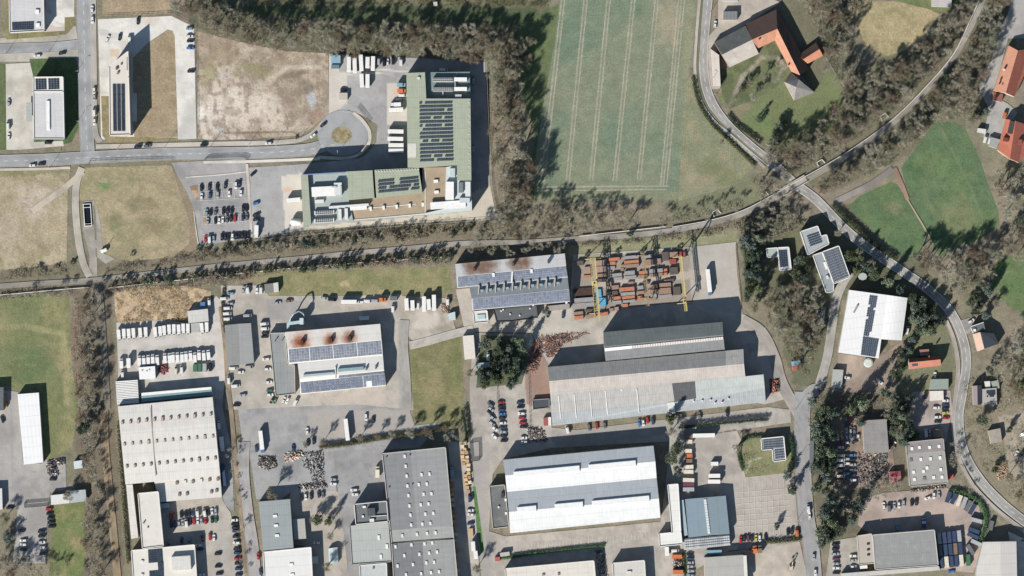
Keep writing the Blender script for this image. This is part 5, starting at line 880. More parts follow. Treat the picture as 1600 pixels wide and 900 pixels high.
# ================================================================== VEHICLES
def outline(x0, x1, w, r, z, n=3):
    pts = []
    for cx, cy, a0 in ((x1 - r, w - r, 0), (x0 + r, w - r, 90), (x0 + r, -w + r, 180), (x1 - r, -w + r, 270)):
        for i in range(n): a = math.radians(a0 + 90 * i / (n - 1)); pts.append((cx + r * math.cos(a), cy + r * math.sin(a), z))
    return pts
def inset_quad(q, k, off):
    q = [Vector(v) for v in q]; c = sum(q, Vector()) / 4; n = (q[1] - q[0]).cross(q[3] - q[0]).normalized() * off
    o = [c + (v - c) * k + n for v in q]; return [v - n * 0.6 for v in o], o
COLS = dict(w=('white', (236, 236, 236)), s=('silver', (176, 180, 186)), g=('grey', (112, 116, 122)), b=('black', (46, 48, 54)), n=('navy blue', (56, 74, 110)), u=('bright blue', (70, 130, 200)), r=('red', (196, 50, 48)), o=('orange', (222, 120, 60)), y=('yellow', (214, 196, 90)), e=('green', (70, 124, 92)), t=('pale blue', (130, 170, 190)), p=('purple', (120, 60, 84)), c=('brown', (140, 116, 96)), k=('cream', (230, 222, 204)))
def paintm(c): return M(COLS[c][1], 0.35, 0.1, ns=0.03, coat=0.5)
_protos = {}
WHEEL = None
def wheel_mesh(r=0.31, w=0.22):
    mb = MB(); mb.tube((0, -w / 2, 0), (0, w / 2, 0), r, n=10); mb.tube((0, -w / 2 - .01, 0), (0, w / 2 + .01, 0), r * .55, n=8, m=1); return mb.mesh('wheel', [M_TYRE, M((150, 150, 152), .4, .6, ns=0)])
W_CAR = wheel_mesh(); W_TRK = wheel_mesh(.5, .32)
def proto(kind, c, Ln=None):
    """list of (part name, mesh, offset)"""
    k = (kind, c, Ln)
    if k in _protos: return _protos[k]
    parts = []; pm = paintm(c)
    if kind in ('car', 'estate'):
        rear = -1.5 if kind == 'car' else -1.95
        mb = MB(); mb.loft([outline(-2.1, 2.1, .80, .35, .22), outline(-2.2, 2.2, .88, .45, .55), outline(-2.15, 2.12, .86, .42, .84), outline(-2.08, 2.0, .78, .38, .93)])
        b0, b1 = [(1.0, .76), (1.0, -.76), (rear - .5, -.76), (rear - .5, .76)], [(.15, .6), (.15, -.6), (rear, -.6), (rear, .6)]
        lo = [(x, y, .9) for x, y in b0]; hi = [(x, y, 1.43) for x, y in b1]
        mb.loft([lo, hi, [(x * .9 - .07, y * .85, 1.47) for x, y in b1]])
        parts.append(('body', mb.mesh('body', pm, False), None))
        for nm, (i, j), kk in (('windscreen', (0, 1), .9), ('rear_window', (2, 3), .86), ('side_window', (1, 2), .84), ('side_window', (3, 0), .84)):
            a, b = inset_quad([lo[i], lo[j], hi[j], hi[i]], kk, -.012 if False else .02); c0, c1 = inset_quad([lo[i], lo[j], hi[j], hi[i]], kk, -.02)
            parts.append((nm, MB().loft([c1, b]).mesh(nm, M_GLASS), None))
        for x in (1.35, -1.35):
            for y in (.78, -.78): parts.append(('wheel', W_CAR, (x, y, .31)))
    elif kind == 'van':
        mb = MB(); mb.loft([outline(-2.6, 2.55, .92, .2, .3), outline(-2.65, 2.65, .99, .3, .7), outline(-2.65, 2.5, .98, .25, 1.15)])
        lo = [(2.05, .92, 1.15), (2.05, -.92, 1.15), (-2.64, -.96, 1.15), (-2.64, .96, 1.15)]; hi = [(1.25, .82, 2.2), (1.25, -.82, 2.2), (-2.6, -.86, 2.3), (-2.6, .86, 2.3)]
        mb.loft([lo, hi]); mb.box(-2.3, .9, -.6, .6, 2.22, 2.34, 0, .1, .1)
        parts.append(('body', mb.mesh('body', pm), None))
        for nm, (i, j), kk in (('windscreen', (0, 1), .88), ('rear_window', (2, 3), .6)):
            c0, b = inset_quad([lo[i], lo[j], hi[j], hi[i]], kk, .02); _, c1 = inset_quad([lo[i], lo[j], hi[j], hi[i]], kk, -.02); parts.append((nm, MB().loft([c1, b]).mesh(nm, M_GLASS), None))
        for x in (1.7, -1.7):
            for y in (.9, -.9): parts.append(('wheel', W_CAR, (x, y, .31)))
    elif kind in ('boxtruck', 'truck', 'semi', 'trailer'):
        Ln = Ln or {'boxtruck': 6.8, 'truck': 9, 'semi': 16.4, 'trailer': 13.6}[kind]; hw, ht = (1.12, 3.0) if kind == 'boxtruck' else (1.25, 3.9)
        x1 = Ln / 2; cabl = 0 if kind == 'trailer' else 1.9; bx0, bx1 = -Ln / 2, x1 - cabl - (.15 if cabl else 0)
        mb = MB(); mb.loft([outline(bx0, bx1, hw, .06, 1.0), outline(bx0, bx1, hw, .06, ht - .05), outline(bx0 + .08, bx1 - .08, hw - .08, .06, ht)])
        for i in range(1, int((bx1 - bx0) / 2.2)): x = bx0 + i * 2.2; mb.box(x - .03, x + .03, -hw + .1, hw - .1, ht - .02, ht + .025)
        boxm = M(COLS['w'][1] if kind == 'semi' else COLS[c][1], .5, ns=.04); parts.append(('cargo_box', mb.mesh('cargo_box', boxm), None))
        parts.append(('chassis', MB().box(bx0 + .1, x1 - .3, -.5, .5, .6, .98).mesh('chassis', M((60, 60, 64))), None))
        xs = [bx0 + 1.4, bx0 + 2.6] if Ln > 8 else [bx0 + 1.4]
        if cabl:
            cc = M(COLS[c][1] if kind != 'semi' else COLS['u'][1], .35, .1, ns=.03, coat=.5); ch = 2.3 if kind == 'boxtruck' else 3.0; x0 = x1 - cabl
            mb = MB().loft([outline(x0, x1, hw - .06, .15, .5), outline(x0, x1, hw - .04, .2, 1.3)]); lo = [(x1 - .05, hw - .12, 1.3), (x1 - .05, -hw + .12, 1.3), (x0, -hw + .08, 1.3), (x0, hw - .08, 1.3)]; hi = [(x1 - (.75 if kind == 'boxtruck' else .3), hw - .2, ch), (x1 - (.75 if kind == 'boxtruck' else .3), -hw + .2, ch), (x0, -hw + .14, ch), (x0, hw - .14, ch)]
            mb.loft([lo, hi]); parts.append(('cab', mb.mesh('cab', cc), None))
            c0, b = inset_quad([lo[0], lo[1], hi[1], hi[0]], .86, .02); _, c1 = inset_quad([lo[0], lo[1], hi[1], hi[0]], .86, -.02); parts.append(('windscreen', MB().loft([c1, b]).mesh('windscreen', M_GLASS), None)); xs.append(x1 - 1.0)
        for x in xs:
            for y in (hw - .25, -hw + .25): parts.append(('wheel', W_TRK, (x, y, .5)))
    elif kind == 'container':
        Ln = Ln or 6.06; mb = MB().box(-Ln / 2, Ln / 2, -1.22, 1.22, .12, 2.56); n = int(Ln / .5)
        for i in range(n): x = -Ln / 2 + (i + .5) * Ln / n; mb.box(x - .1, x + .1, -1.12, 1.12, 2.56, 2.6)
        for y in (-1.2, 1.2): mb.box(-Ln / 2, Ln / 2, y - .05, y + .05, 2.5, 2.64)
        for x in (-Ln / 2 + .06, Ln / 2 - .06): mb.box(x - .08, x + .08, -1.24, 1.24, .1, 2.63)
        mm = M(COLS[c][1], .6, ns=.16, nscale=.9); parts.append(('shell', mb.mesh('shell', mm), None))
        for y in (-.6, .6): parts.append(('door', MB().box(Ln / 2 + .02, Ln / 2 + .07, y - .55, y + .55, .2, 2.45).mesh('door', mm), None))
    _protos[k] = parts; return parts
KIND = dict(car=('parked_car', 'car', 'car'), estate=('parked_car', 'estate car', 'car'), van=('van', 'van', 'van'), boxtruck=('box_truck', 'box van', 'box van'), truck=('truck', 'truck', 'truck'), trailer=('trailer', 'box trailer', 'trailer'), semi=('articulated_truck', 'articulated truck', 'truck'), container=('shipping_container', 'container', 'container'))
ORD = 'zero first second third fourth fifth sixth seventh eighth ninth tenth eleventh twelfth thirteenth fourteenth fifteenth sixteenth seventeenth eighteenth nineteenth twentieth'.split()
def spawn(kind, c, px, py, head, label, group=None, Ln=None):
    z = ground_z(px, py)
    nm, _, cat = KIND[kind]; x, y, _z0 = W(px, py, 1.0)
    r = thing(nm, label, cat, (x, y, z), math.radians(head), group)
    for pn, me, off in proto(kind, c, Ln): link(pn, me, r, off)
    return r
def row(desc, items, head=90, kind='car', axis='x', group=None, rev=False):
    """items: (px, py, colour[, kind[, heading[, length]]]) ; labels count along the row"""
    srt = sorted(items, key=lambda i: i[0] if axis == 'x' else i[1]); side = 'left' if axis == 'x' else 'top'
    for k, it in enumerate(srt):
        kd = it[3] if len(it) > 3 and it[3] else kind; hd = it[4] if len(it) > 4 and it[4] is not None else head; Ln = it[5] if len(it) > 5 else None
        if kd == 'car' and rng.random() < .35: kd = 'estate'
        lab = '%s %s, ' % (COLS[it[2]][0], KIND[kd][1]) + ('%s from the %s %s' % (ORD[k + 1], side, desc) if len(srt) > 1 else desc)
        spawn(kd, it[2], it[0], it[1], hd + rng.uniform(-2.5, 2.5) + (180 if kd in ('car', 'estate') and rng.random() < .5 else 0), lab, group or 'vehicles ' + desc, Ln)
def col_row(desc, x0, x1, ys, cols, **k): row(desc, [(x0 + (x1 - x0) * i / max(1, len(ys) - 1), y, c) for i, (y, c) in enumerate(zip(ys, cols))], head=0, axis='y', **k)
# --- streets and small lots, upper left
row('beside the left street', [(144, 14, 'w'), (144.5, 31, 'w'), (147, 142, 'w'), (147.5, 152, 's'), (147, 175, 'w', 'van'), (147.5, 190, 'w')], axis='y')
row('left of the rooflight hall', [(13.5, 160, 's'), (12.5, 196, 'w', 'van'), (13.5, 213, 'w')], axis='y')
row('beside the short street at the upper left', [(58, 87, 'w'), (97, 83, 'b')], head=8)
row('on the south kerb of the long street', [(51, 258.5, 'w'), (65, 256.5, 'b')], head=4)
row('below the rooflight hall', [(75, 223, 'b')], head=0)
row('on the north kerb of the long street', [(215, 229.5, 'b'), (231, 228, 'g'), (319, 226.5, 'b'), (420, 224, 'w')], head=4)
row('at the kerb before the turning circle', [(489.5, 211.5, 'w'), (505, 195, 'b')], head=40)
row('in front of the pointed office', [(168, 60, 'w', None, 65), (187, 58, 'b', None, 82), (202.5, 61, 'w', 'van', 92), (215.5, 33, 'b')])
col_row('beside the brown lawn', 296, 298, (44.5, 56.5, 64, 75, 111.5), 'twbub')
# --- the plant
row('at the plant\'s north fence', [(545.5, 101, 'w', 'trailer', 91, 9.6), (554.5, 102.5, 'w', 'trailer', 94, 9.6), (564.5, 98.5, 'w', 'trailer', 92, 10.2), (574.5, 98, 'w', 'trailer', 90, 7), (583, 99.5, 'w', 'trailer', 90, 9), (591.5, 95, 's', 'van', 90), (600, 97, 'b', 'van', 90), (605.5, 97, 'w'), (614, 94.5, 'b', 'van'), (626.5, 96.5, 'w', 'van')])
row('in the plant\'s second trailer row', [(565.5, 126, 'w', 'trailer', 91, 8.4), (574.5, 126.5, 'w', 'trailer', 91, 8.4)])
row('at the plant\'s upper docks', [(627.5, 133, 't', 'truck', 0, 5.6), (628, 142, 'o', 'truck', 2, 5.6), (629, 149, 'w', 'van', 0), (625, 156.5, 's', 'van', 0), (618.5, 163.5, 'w', 'truck', 184, 6.6), (619, 171.5, 'w', 'trailer', 4, 9)], axis='y')
row('at the plant\'s lower docks', [(618.5, 205.5, 'w', 'trailer', 0, 9.8), (618, 217, 'w', 'trailer', 0, 9.8), (619, 227, 'w', 'trailer', 0, 9.4), (619, 235.5, 'w', 'trailer', 0, 9.4)], axis='y')
row('shaded behind the plant', [(693, 109, 'w', 'van', 0), (739.5, 125, 't', 'van', 90), (739.5, 231, 's', 'van', 92)])
row('beside the concrete bin shelter', [(537, 140, 'b')], head=0)
row('docked at the western gable of the plant', [(459, 312.5, 'w', 'trailer', 4, 8.6)])
row('alone on the open asphalt west of the plant', [(395.5, 271.5, 'b')], head=40)
row('in the plant car park\'s first row', [(314.5, 293, 'b'), (327, 292, 'b'), (339, 291.5, 'b'), (352, 289.5, 'b'), (368.5, 289.5, 'w'), (374, 287.5, 'b')])
row('in the plant car park\'s second row', [(315, 307, 'w'), (328, 305, 'n'), (340, 304.5, 's'), (358, 302, 'w'), (376.5, 301, 'w')])
row('in the plant car park\'s third row', [(322.7, 331.5, 't'), (329, 331.5, 'b'), (336.7, 330.5, 'g'), (348.7, 329.5, 'b'), (355.3, 329.5, 'b'), (362, 329, 'b'), (379.6, 325.5, 'b'), (385.3, 325, 'b')])
row('in the plant car park\'s fourth row', [(324.4, 345.5, 's'), (336.7, 344.5, 'b'), (342.3, 344.5, 'w'), (348, 343.5, 'w'), (354.7, 342.5, 'g'), (360.7, 341, 'b'), (367, 341.5, 'r'), (379.3, 339, 'n'), (385.7, 338.5, 'g')])
row('in the plant car park\'s bottom row', [(321.3, 373, 'r'), (327.3, 373, 'w', 'van'), (333.7, 372.5, 't'), (346.7, 370.5, 'b'), (352, 370.5, 'b'), (357.3, 370, 'b'), (363, 370, 'w'), (368.7, 369, 'b'), (373.3, 368.5, 'b'), (378, 368, 'b'), (382.7, 368, 'b'), (388, 367, 'b')])
row('right of the plant car park', [(400, 317.5, 'u', None, 12), (400, 336, 'b', None, 18), (400.5, 343, 'b', None, 10), (401, 362, 'w', 'truck', 270, 8)], axis='y')
# --- van hire
xs = (186, 194, 201.6, 209, 219.6, 228, 243, 250.7, 257, 264.7, 272, 279.6, 286.7, 294, 315.7, 323.3); ys = (523.5, 522, 522, 521, 520.5, 519.5, 519.5, 518, 517, 515.5, 515, 515.5, 514, 514, 513, 512)
row('in the upper row of the van yard', [(x, y, 'w', 'boxtruck', 273) for x, y in zip(xs, ys)])
xs = (218, 225, 232, 239, 246, 258, 265.3, 270.7, 277.7, 284.7, 291, 298, 304.7, 311.3, 318.7, 326); ys = (562.5, 562.5, 561.5, 560.5, 561.5, 559, 558.5, 557.5, 557.5, 557, 556, 555, 557.5, 554, 554.5, 553.5)
row('in the lower row of the van yard', [(x, y, 'w', 'boxtruck', 93) for x, y in zip(xs, ys)])
row('at the west end of the van yard', [(190, 567, 'w', 'boxtruck', 92), (191.5, 585, 'w', 'van', 92), (201.5, 567, 'w', 'trailer', 92, 6)])
row('behind the lower row of white vans', [(275, 579, 'k', 'van', 86), (284, 577, 'w', 'van', 92), (305, 575, 'e', 'container', 90, 4.5), (312, 574.5, 'e', 'container', 90, 5), (319.7, 574.5, 's', 'container', 90, 5), (328.5, 573.5, 'b', 'van', 90)])
row('beside the pale grey van hut', [(327, 472, 'w', 'van', 90), (317, 475, 'u', 'container', 0, 3)])
# --- yard west of the white solar hall
row('along the works yard\'s north hedge', [(380, 452.5, 's', None, 80), (387, 452.5, 'w', 'van', 95), (401.5, 453.5, 'w'), (407.7, 452.5, 'w', 'van')])
row('along the dirt lane of the works yard', [(360, 458.5, 't'), (350.5, 466.5, 'w', 'van'), (360, 474.5, 's'), (356, 481.5, 'w', 'van'), (355, 490, 'w', 'van'), (356, 498.5, 'w', 'van')], head=3, axis='y')
row('in the shade north of the ridged hall', [(386.7, 493, 's', 'van', 2)])
row('on the asphalt south of the north lawn', [(434, 473, 's', None, 12), (452, 470, 'c', None, 5)])
row('in the column east of the ridged hall', [(413, 506, 'w', 'van'), (414, 513.5, 'w', 'van'), (414.6, 520, 'b'), (414, 526, 'b'), (415.5, 561, 'w'), (418.5, 576.5, 'w'), (420, 597, 'w'), (421.6, 610, 'e'), (422, 616.8, 'w')], head=4, axis='y')
row('at the south end of the grey annex', [(425, 625.5, 'b', None, 62), (430, 626, 'e', None, 64), (443.4, 625, 'w', None, 66), (449.2, 625.5, 'w', None, 66), (462, 628, 'w', 'van', 64)])
row('south of the ridged hall', [(364.5, 575.5, 'w', 'van', 4), (376, 581.5, 'w', None, 2), (389, 573.5, 's', 'van', 6), (357.5, 593.5, 'w', 'van', 95), (368, 603, 'w', 'van', 4), (378.7, 617.5, 's', None, 6), (370, 633, 'b', None, 4)], axis='y')
row('along the north lawn edge', [(508, 466, 's', None, -10), (519, 468, 'b', 'van', -5), (545.5, 471.5, 'w', 'trailer', 2, 9.6), (563, 472, 'w', None, 2), (575, 470.5, 'w', 'van', 0), (587, 470, 's', 'van', 0), (598, 468.5, 'o', 'truck', 0, 4.4), (615, 466, 'g', 'container', 0, 4.4)])
row('parked under the hall eaves in shade', [(569, 497, 'w', 'container', 2, 6)])
row('beside the gravel yard', [(614, 481.5, 'w', 'van', 90)])
row('on the gravel yard', [(635.5, 475.5, 'w', 'trailer', 94, 7.6), (644.8, 477, 'w', 'trailer', 95, 6.4), (653, 476.5, 'w', 'van', 90), (662.7, 475, 'w', 'trailer', 93, 9.6), (670, 475.5, 'w', 'trailer', 92, 6.6), (678.3, 473, 'w', 'trailer', 91, 10), (699.5, 470.5, 'w', 'van', 92)])
# --- asphalt yard in the lower middle
row('on the lower asphalt yard', [(409, 690, 'w', 'semi', 275, 13.8), (400.5, 701, 'n'), (458, 700, 'n'), (480, 673.5, 'w'), (481, 692, 'b'), (490, 689, 'b'), (542, 671, 'w', 'trailer', 97, 13.6), (572, 652, 'w'), (583, 656, 'b')], head=95)
row('in front of the tyre store', [(471, 777, 'b'), (477.6, 776, 'w'), (486, 775, 'b'), (498, 772.5, 'n'), (504.6, 772.5, 'g')], head=97)
row('beside the tyre store drive', [(521, 749, 's'), (521, 756, 'w')], head=0, axis='y')
row('in the court of the grey warehouse', [(553, 765.5, 'w', None, 3), (555, 772.5, 'w', None, 3), (590, 737, 'k', 'truck', 90, 7)], axis='y')
row('beside the low grey extension', [(495, 848, 'w')], head=2)
row('beside the cream warehouse', [(342, 664, 'w', 'van', 95), (347, 694, 'w', 'truck', 276, 9.4), (349.5, 742, 'n', 'trailer', 96, 13.6)], axis='y')
row('in the upper warehouse row', [(266.7, 807, 'r'), (272.2, 806, 'o'), (283, 804, 'b'), (290, 803.5, 'b'), (295.5, 802, 'b'), (301.4, 801, 'n'), (308.4, 801.5, 'w', 'van'), (319.6, 801, 'w', 'van'), (325.3, 800.5, 'b'), (331.4, 799.5, 'w'), (336.9, 799.5, 's')], head=97)
row('in the lower warehouse row', [(267.5, 819, 'b'), (273.4, 818.5, 'n'), (280, 819, 's'), (285.4, 817, 's'), (291.3, 817.5, 'w', 'van'), (297, 815, 'b'), (303, 814.5, 'r'), (309, 814.5, 'w'), (314.6, 813.8, 's'), (321, 813.8, 'r'), (331.2, 812, 'b'), (337, 811, 'e')], head=97)
row('amid the warehouse car park', [(316.7, 841, 'b', None, 98), (328, 839, 'r', None, 95), (334.4, 840.5, 'w', None, 95), (310.5, 852, 'w', None, 4), (313, 858, 'b', None, 4), (340.5, 865.4, 'b', None, 2), (341, 885, 'b', None, 2), (342.6, 896.5, 'b', None, 5), (314.6, 898, 'w', None, 2)], axis='y')
col_row('beside the warehouse lane hedge', 366.3, 373, (812.6, 819, 824.7, 830, 838.5, 848, 858, 864, 872.8, 880.5, 889, 898), 'wbbnbwbnrbnb')
row('in the cream office\'s court', [(264.6, 849, 's', None, 80), (284, 844, 'n', None, 90), (296, 845, 't', None, 85)])
row('beside the lane wall', [(403.5, 869, 'r', None, 95), (407, 893, 'n', None, 95)], axis='y')
# --- lower left lots
row('below the white garage', [(76.5, 795.5, 'r'), (77.5, 802.7, 'b'), (79, 810, 'b'), (80, 816.6, 'b'), (81, 822.7, 'b')], head=4, axis='y')
row('in the lower left lot\'s column', [(33.5, 829.5, 'b'), (36, 844.5, 'w'), (36.3, 851, 'w'), (36.8, 858.7, 'b'), (39.5, 875, 'b')], head=3, axis='y')
row('beside the lower left lawn', [(64.5, 830.5, 'b'), (64.8, 838, 'b'), (65.3, 847.3, 'w'), (66.5, 855.5, 'w'), (67, 865, 'b')], head=3, axis='y')
row('on the left edge yard', [(3.5, 655, 'b', None, 110), (16, 793, 'b', None, 10), (82.7, 749, 'b', None, 0)])
# --- middle car parks
row('in the middle car park\'s slanted row', [(766, 632, 'g'), (767, 639, 's'), (765.7, 645.5, 'b'), (770, 653, 's'), (769, 662, 's'), (773, 669.5, 'w'), (772.7, 681.5, 'w')], head=-42, axis='y')
col_row('in the middle car park\'s centre column', 783, 787.5, (628.7, 634.5, 640.5, 646.7, 653, 661, 668, 674.7, 681, 688.7), 'rbnubwnsbb')
col_row('in the middle car park\'s right column', 812.7, 819.5, (629.3, 636, 646, 653, 660.7, 667, 684, 691), 'nbwrrbww')
row('in front of the long grey hall', [(886.5, 671, 'w', 'van', 100), (920.7, 668, 'g'), (932.5, 665, 'r'), (945, 664, 'g'), (999, 660.5, 'u'), (1005.2, 660.5, 'w'), (1011.7, 656.5, 'r'), (1020, 658, 'n'), (1047.5, 652.5, 's'), (1064, 651, 's'), (1093, 649, 'g'), (1136, 645.5, 'b')], head=100)
row('beside the solar works lean-to', [(880, 492, 'n', None, 88), (857, 491, 'b', None, 70)])
row('on the crane yard beside the eastern crane', [(1107.5, 441, 'w', 'semi', 274, 16.4)])
row('in the court south of the solar works', [(763, 557, 'w', 'van', 90)])
# --- timber lane and right yards
row('parked along the timber lane', [(706.5, 737, 't', 'truck', 92, 7), (734, 778, 'n', 'van', 92), (735, 797.5, 'w', None, 0), (736, 804, 'w', None, 0), (735.3, 818, 'n', None, 2), (739.5, 853, 'w', 'trailer', 95, 6), (743.5, 866.5, 'w', 'trailer', 95, 5)], axis='y')
row('below the solar carport', [(1157.4, 843, 'r'), (1163, 841, 'b'), (1169, 841, 'p'), (1174.8, 841, 'b'), (1181.4, 841, 'y'), (1187, 841.6, 'w'), (1196, 839, 'b'), (1231, 831, 'b'), (1237.4, 830, 'b'), (1245, 831.5, 'o', 'van')], head=92)
row('on the right hand street', [(1268, 708, 'g', 'truck', 270, 16), (1281.6, 677.5, 't'), (1282, 686.5, 'w'), (1263, 794.5, 'w', 'van'), (1265, 806, 'w'), (1271.5, 869.6, 's'), (1274, 894, 'w')], head=92, axis='y')
row('west of the round garden', [(1099.6, 680, 'w', 'trailer', 3, 13.8), (1116.5, 724.6, 'w', 'container', 0, 4.5), (1116, 743, 'w', 'trailer', 2, 7.2), (1115.5, 752, 'w', 'trailer', 2, 7.6)], axis='y')
row('in the line beside the slate hall', [(1076.5, 682, 'c', 'container', 0, 5.8), (1076.5, 690, 'k', 'container', 0, 4), (1075.7, 704.5, 'k', 'container', 0, 4), (1076.5, 712, 'o', 'container', 0, 4), (1076.5, 720, 'c', 'container', 0, 4), (1075.7, 729.5, 'k', 'container', 0, 6), (1075.7, 737, 'k', 'container', 0, 6), (1075.7, 750, 'k', 'container', 0, 7), (1075.7, 757, 'p', 'container', 0, 7), (1075.7, 764.5, 's', 'container', 0, 7)], axis='y')
row('below the white L-shaped roof', [(1042, 861, 'w', 'trailer', 92, 5.6), (1054.5, 860.5, 'w', 'van', 3), (1057.8, 869.6, 'o', 'container', 0, 6), (1059.2, 893.5, 'o', 'container', 0, 6.4)])
col_row('right of the orange containers', 1078, 1080, (866, 873, 879, 885, 892, 899), 'bnssst')
row('behind the ribbed hall', [(1115, 862, 't', 'trailer', 2, 10)])
row('on the pale gravel yard', [(1179.5, 858, 'o', 'truck', 95, 5), (1187, 857.5, 'c', 'truck', 95, 5)])
row('north of the lichen roof', [(1381, 790, 'w'), (1389, 792.7, 'g', 'van'), (1397.5, 790, 's'), (1404.7, 788.7, 'w'), (1412, 787, 's'), (1424.5, 785.5, 'b'), (1431.7, 784.5, 'b')], head=93)
row('in the shade of the lichen roof', [(1402, 823, 't', None, 92), (1443, 816.5, 'n', 'truck', 92, 6.5)])
row('south of the rooflight warehouse', [(1450, 778, 'w', None, 20), (1459.5, 774, 'w', None, 92), (1466.8, 773, 's', None, 92)])
col_row('in the street car park\'s left column', 1305, 1307, (851, 858, 865.5, 873, 880.5, 887.5, 895), 'bbspswb')
col_row('in the street car park\'s right column', 1333, 1333.5, (868.5, 875.5, 885.5), 'wsw')
row('in the roadside lot\'s right column', [(1477, 626, 'w'), (1476.6, 632.5, 'n'), (1477, 638, 'b'), (1476.6, 645, 'y'), (1478, 653, 'r')], head=2, axis='y')
row('in the roadside lot\'s left column', [(1446, 618, 'b', None, 90), (1463, 637, 'w', None, 0), (1465, 651.6, 'w', None, 0), (1465.4, 658.7, 'b', None, 0)], axis='y')
row('north of the rooflight warehouse', [(1446.7, 676.5, 'w', 'van'), (1453, 676.5, 's')], head=92)
row('among the eastern gardens', [(1588, 709, 'w', None, 62), (1598, 707, 'b', None, 70), (1598, 678, 's', None, 50)])
row('in the yard south of the white hall', [(1324, 590, 'w', None, -8), (1375, 596.5, 'w', None, -42)])
row('beside the barrel roof', [(1417.5, 516, 'w', 'van', 80)])
row('in the drive of the road bend house', [(1517.5, 501.5, 'w', None, 30)])
row('by the terracotta house', [(1461, 586.5, 'w', None, 90)])
row('in front of the farm by the country road', [(1117.5, 37.5, 'w', None, 86)])
row('in front of the orange house', [(1539.5, 217, 'w', 'van', 72), (1546.5, 219, 'w', 'van', 70), (1570, 179, 'o', 'van', 72)])
row('in the scrapyard lane', [(1313, 624, 'r', None, 20), (1315, 693, 'r', None, 0), (1322, 692, 'w', None, 10), (1313.5, 699, 'w', None, 0), (1328, 657, 'r', None, 90), (1336, 690, 'b', None, 30)])
row('in the scrapyard parking grid', [(1309, 683, 'w'), (1316, 682, 'c'), (1323, 664, 'n'), (1323, 672, 's'), (1323, 681, 'n'), (1329, 671, 's'), (1329, 680, 'n'), (1335, 672, 'g'), (1335, 681, 'n'), (1341, 683, 'k')], head=92)
col_row('in the scrapyard first column', 1313, 1314, (712, 719, 727, 735, 744, 752), 'kwsbkc', kind='van')
col_row('in the scrapyard second column', 1322, 1323, (710, 717, 724, 732, 740, 748), 'bswbtg')
col_row('in the scrapyard third column', 1332, 1333, (711, 718, 726, 734, 742, 750), 'ubsgnw')
# --- containers lower right
A_ = 'in the slanted row below the hedge'
row(A_, [(1481.7, 776.5, 'n', 'container', 70, 7), (1490, 779, 'n', 'container', 69, 7), (1498, 782, 'k', 'container', 68, 7), (1506, 785, 's', 'container', 66, 7), (1512.5, 790, 'g', 'container', 62, 7), (1519, 795.5, 'n', 'container', 60, 7)])
row('fanned out by the bottom right hall', [(1525, 813, 's', 'container', -14, 7), (1521.4, 829, 'n', 'container', -18, 7), (1520, 837, 'n', 'container', -22, 7), (1525, 848, 's', 'container', -25, 7), (1516, 858.5, 'g', 'container', -58, 7), (1548.5, 821, 'g', 'container', 80, 6)], axis='y')
for r_, (y, cc) in enumerate(((841, 'snnns'), (860, 'gnncn'), (879, 'nknnk'))):
    row('in the container stack\'s %s row' % ('top', 'middle', 'bottom')[r_], [(1467.5 + i * 7.7 + r_ * 1.7, y - i * .9, c, 'container', 95, 7) for i, c in enumerate(cc)])
row('at the end of the stacked containers', [(1512.5, 875, 'e', 'container', 94, 7)])
row('below the stacked containers', [(1486, 893, 'u', None, 4)])

# ================================================================== CRANE YARD
YEL = M((212, 190, 112), .6, ns=.12)
def crane(label, a, b, hgt, w, cabt, col):
    """gantry crane spanning from a to b (pixels) with twin lattice girder, legs, trolley"""
    A, B = Vector(W(*a)), Vector(W(*b)); mid = (A + B) / 2; ang = math.atan2(B.y - A.y, B.x - A.x); Ln = (B - A).length
    r = thing('gantry_crane', label, 'crane', mid, ang, 'gantry cranes over the steel yard')
    for s_ in (-1, 1):
        mb = MB(); y = s_ * w / 2
        mb.bar((-Ln / 2, y, hgt), (Ln / 2, y, hgt), .26, .3); mb.bar((-Ln / 2, y, hgt + 1.2), (Ln / 2, y, hgt + 1.2), .18, .2)
        n = int(Ln / 2.2)
        for i in range(n):
            x0 = -Ln / 2 + i * Ln / n; mb.bar((x0, y, hgt), (x0 + Ln / n / 2, y, hgt + 1.2), .12, .12); mb.bar((x0 + Ln / n / 2, y, hgt + 1.2), (x0 + Ln / n, y, hgt), .12, .12)
        link('girder', mb.mesh('girder', col), r)
    mb = MB(); n = int(Ln / 1.6)
    for i in range(n + 1): x = -Ln / 2 + i * Ln / n; mb.bar((x, -w / 2, hgt + 1.2), (x, w / 2, hgt + 1.2), .14, .14); (i < n) and mb.bar((x, -w / 2, hgt + 1.2), (x + Ln / n, w / 2, hgt + 1.2), .1, .1)
    link('cross_bracing', mb.mesh('cross_bracing', col), r, kind='stuff')
    for e, spread in ((-1, 4.6), (1, 4.6)):
        for s_ in (-1, 1): link('leg', MB().bar((e * (Ln / 2 - 5 if e > 0 else Ln / 2 - .6), s_ * spread, .4), (e * (Ln / 2 - 5 if e > 0 else Ln / 2 - .6), s_ * w / 2, hgt), .4, .4).mesh('leg', col), r)
        link('end_carriage', MB().bar((e * (Ln / 2 - 5 if e > 0 else Ln / 2 - .6), -spread - .8, .5), (e * (Ln / 2 - 5 if e > 0 else Ln / 2 - .6), spread + .8, .5), .5, .6).mesh('end_carriage', col), r)
    t = link('trolley', MB().box(-1.4, 1.4, -w / 2 - .5, w / 2 + .5, hgt + 1.35, hgt + 2.1).mesh('trolley', col), r, (cabt * Ln, 0, 0)); link('hoist', MB().tube((-.5, 0, hgt + 2.1), (.5, 0, hgt + 2.4), .4).mesh('hoist', DARKB), t)
    link('walkway', MB().box(-Ln / 2, Ln / 2, w / 2 + .2, w / 2 + .8, hgt + 1.1, hgt + 1.18).mesh('walkway', col), r)
    return r
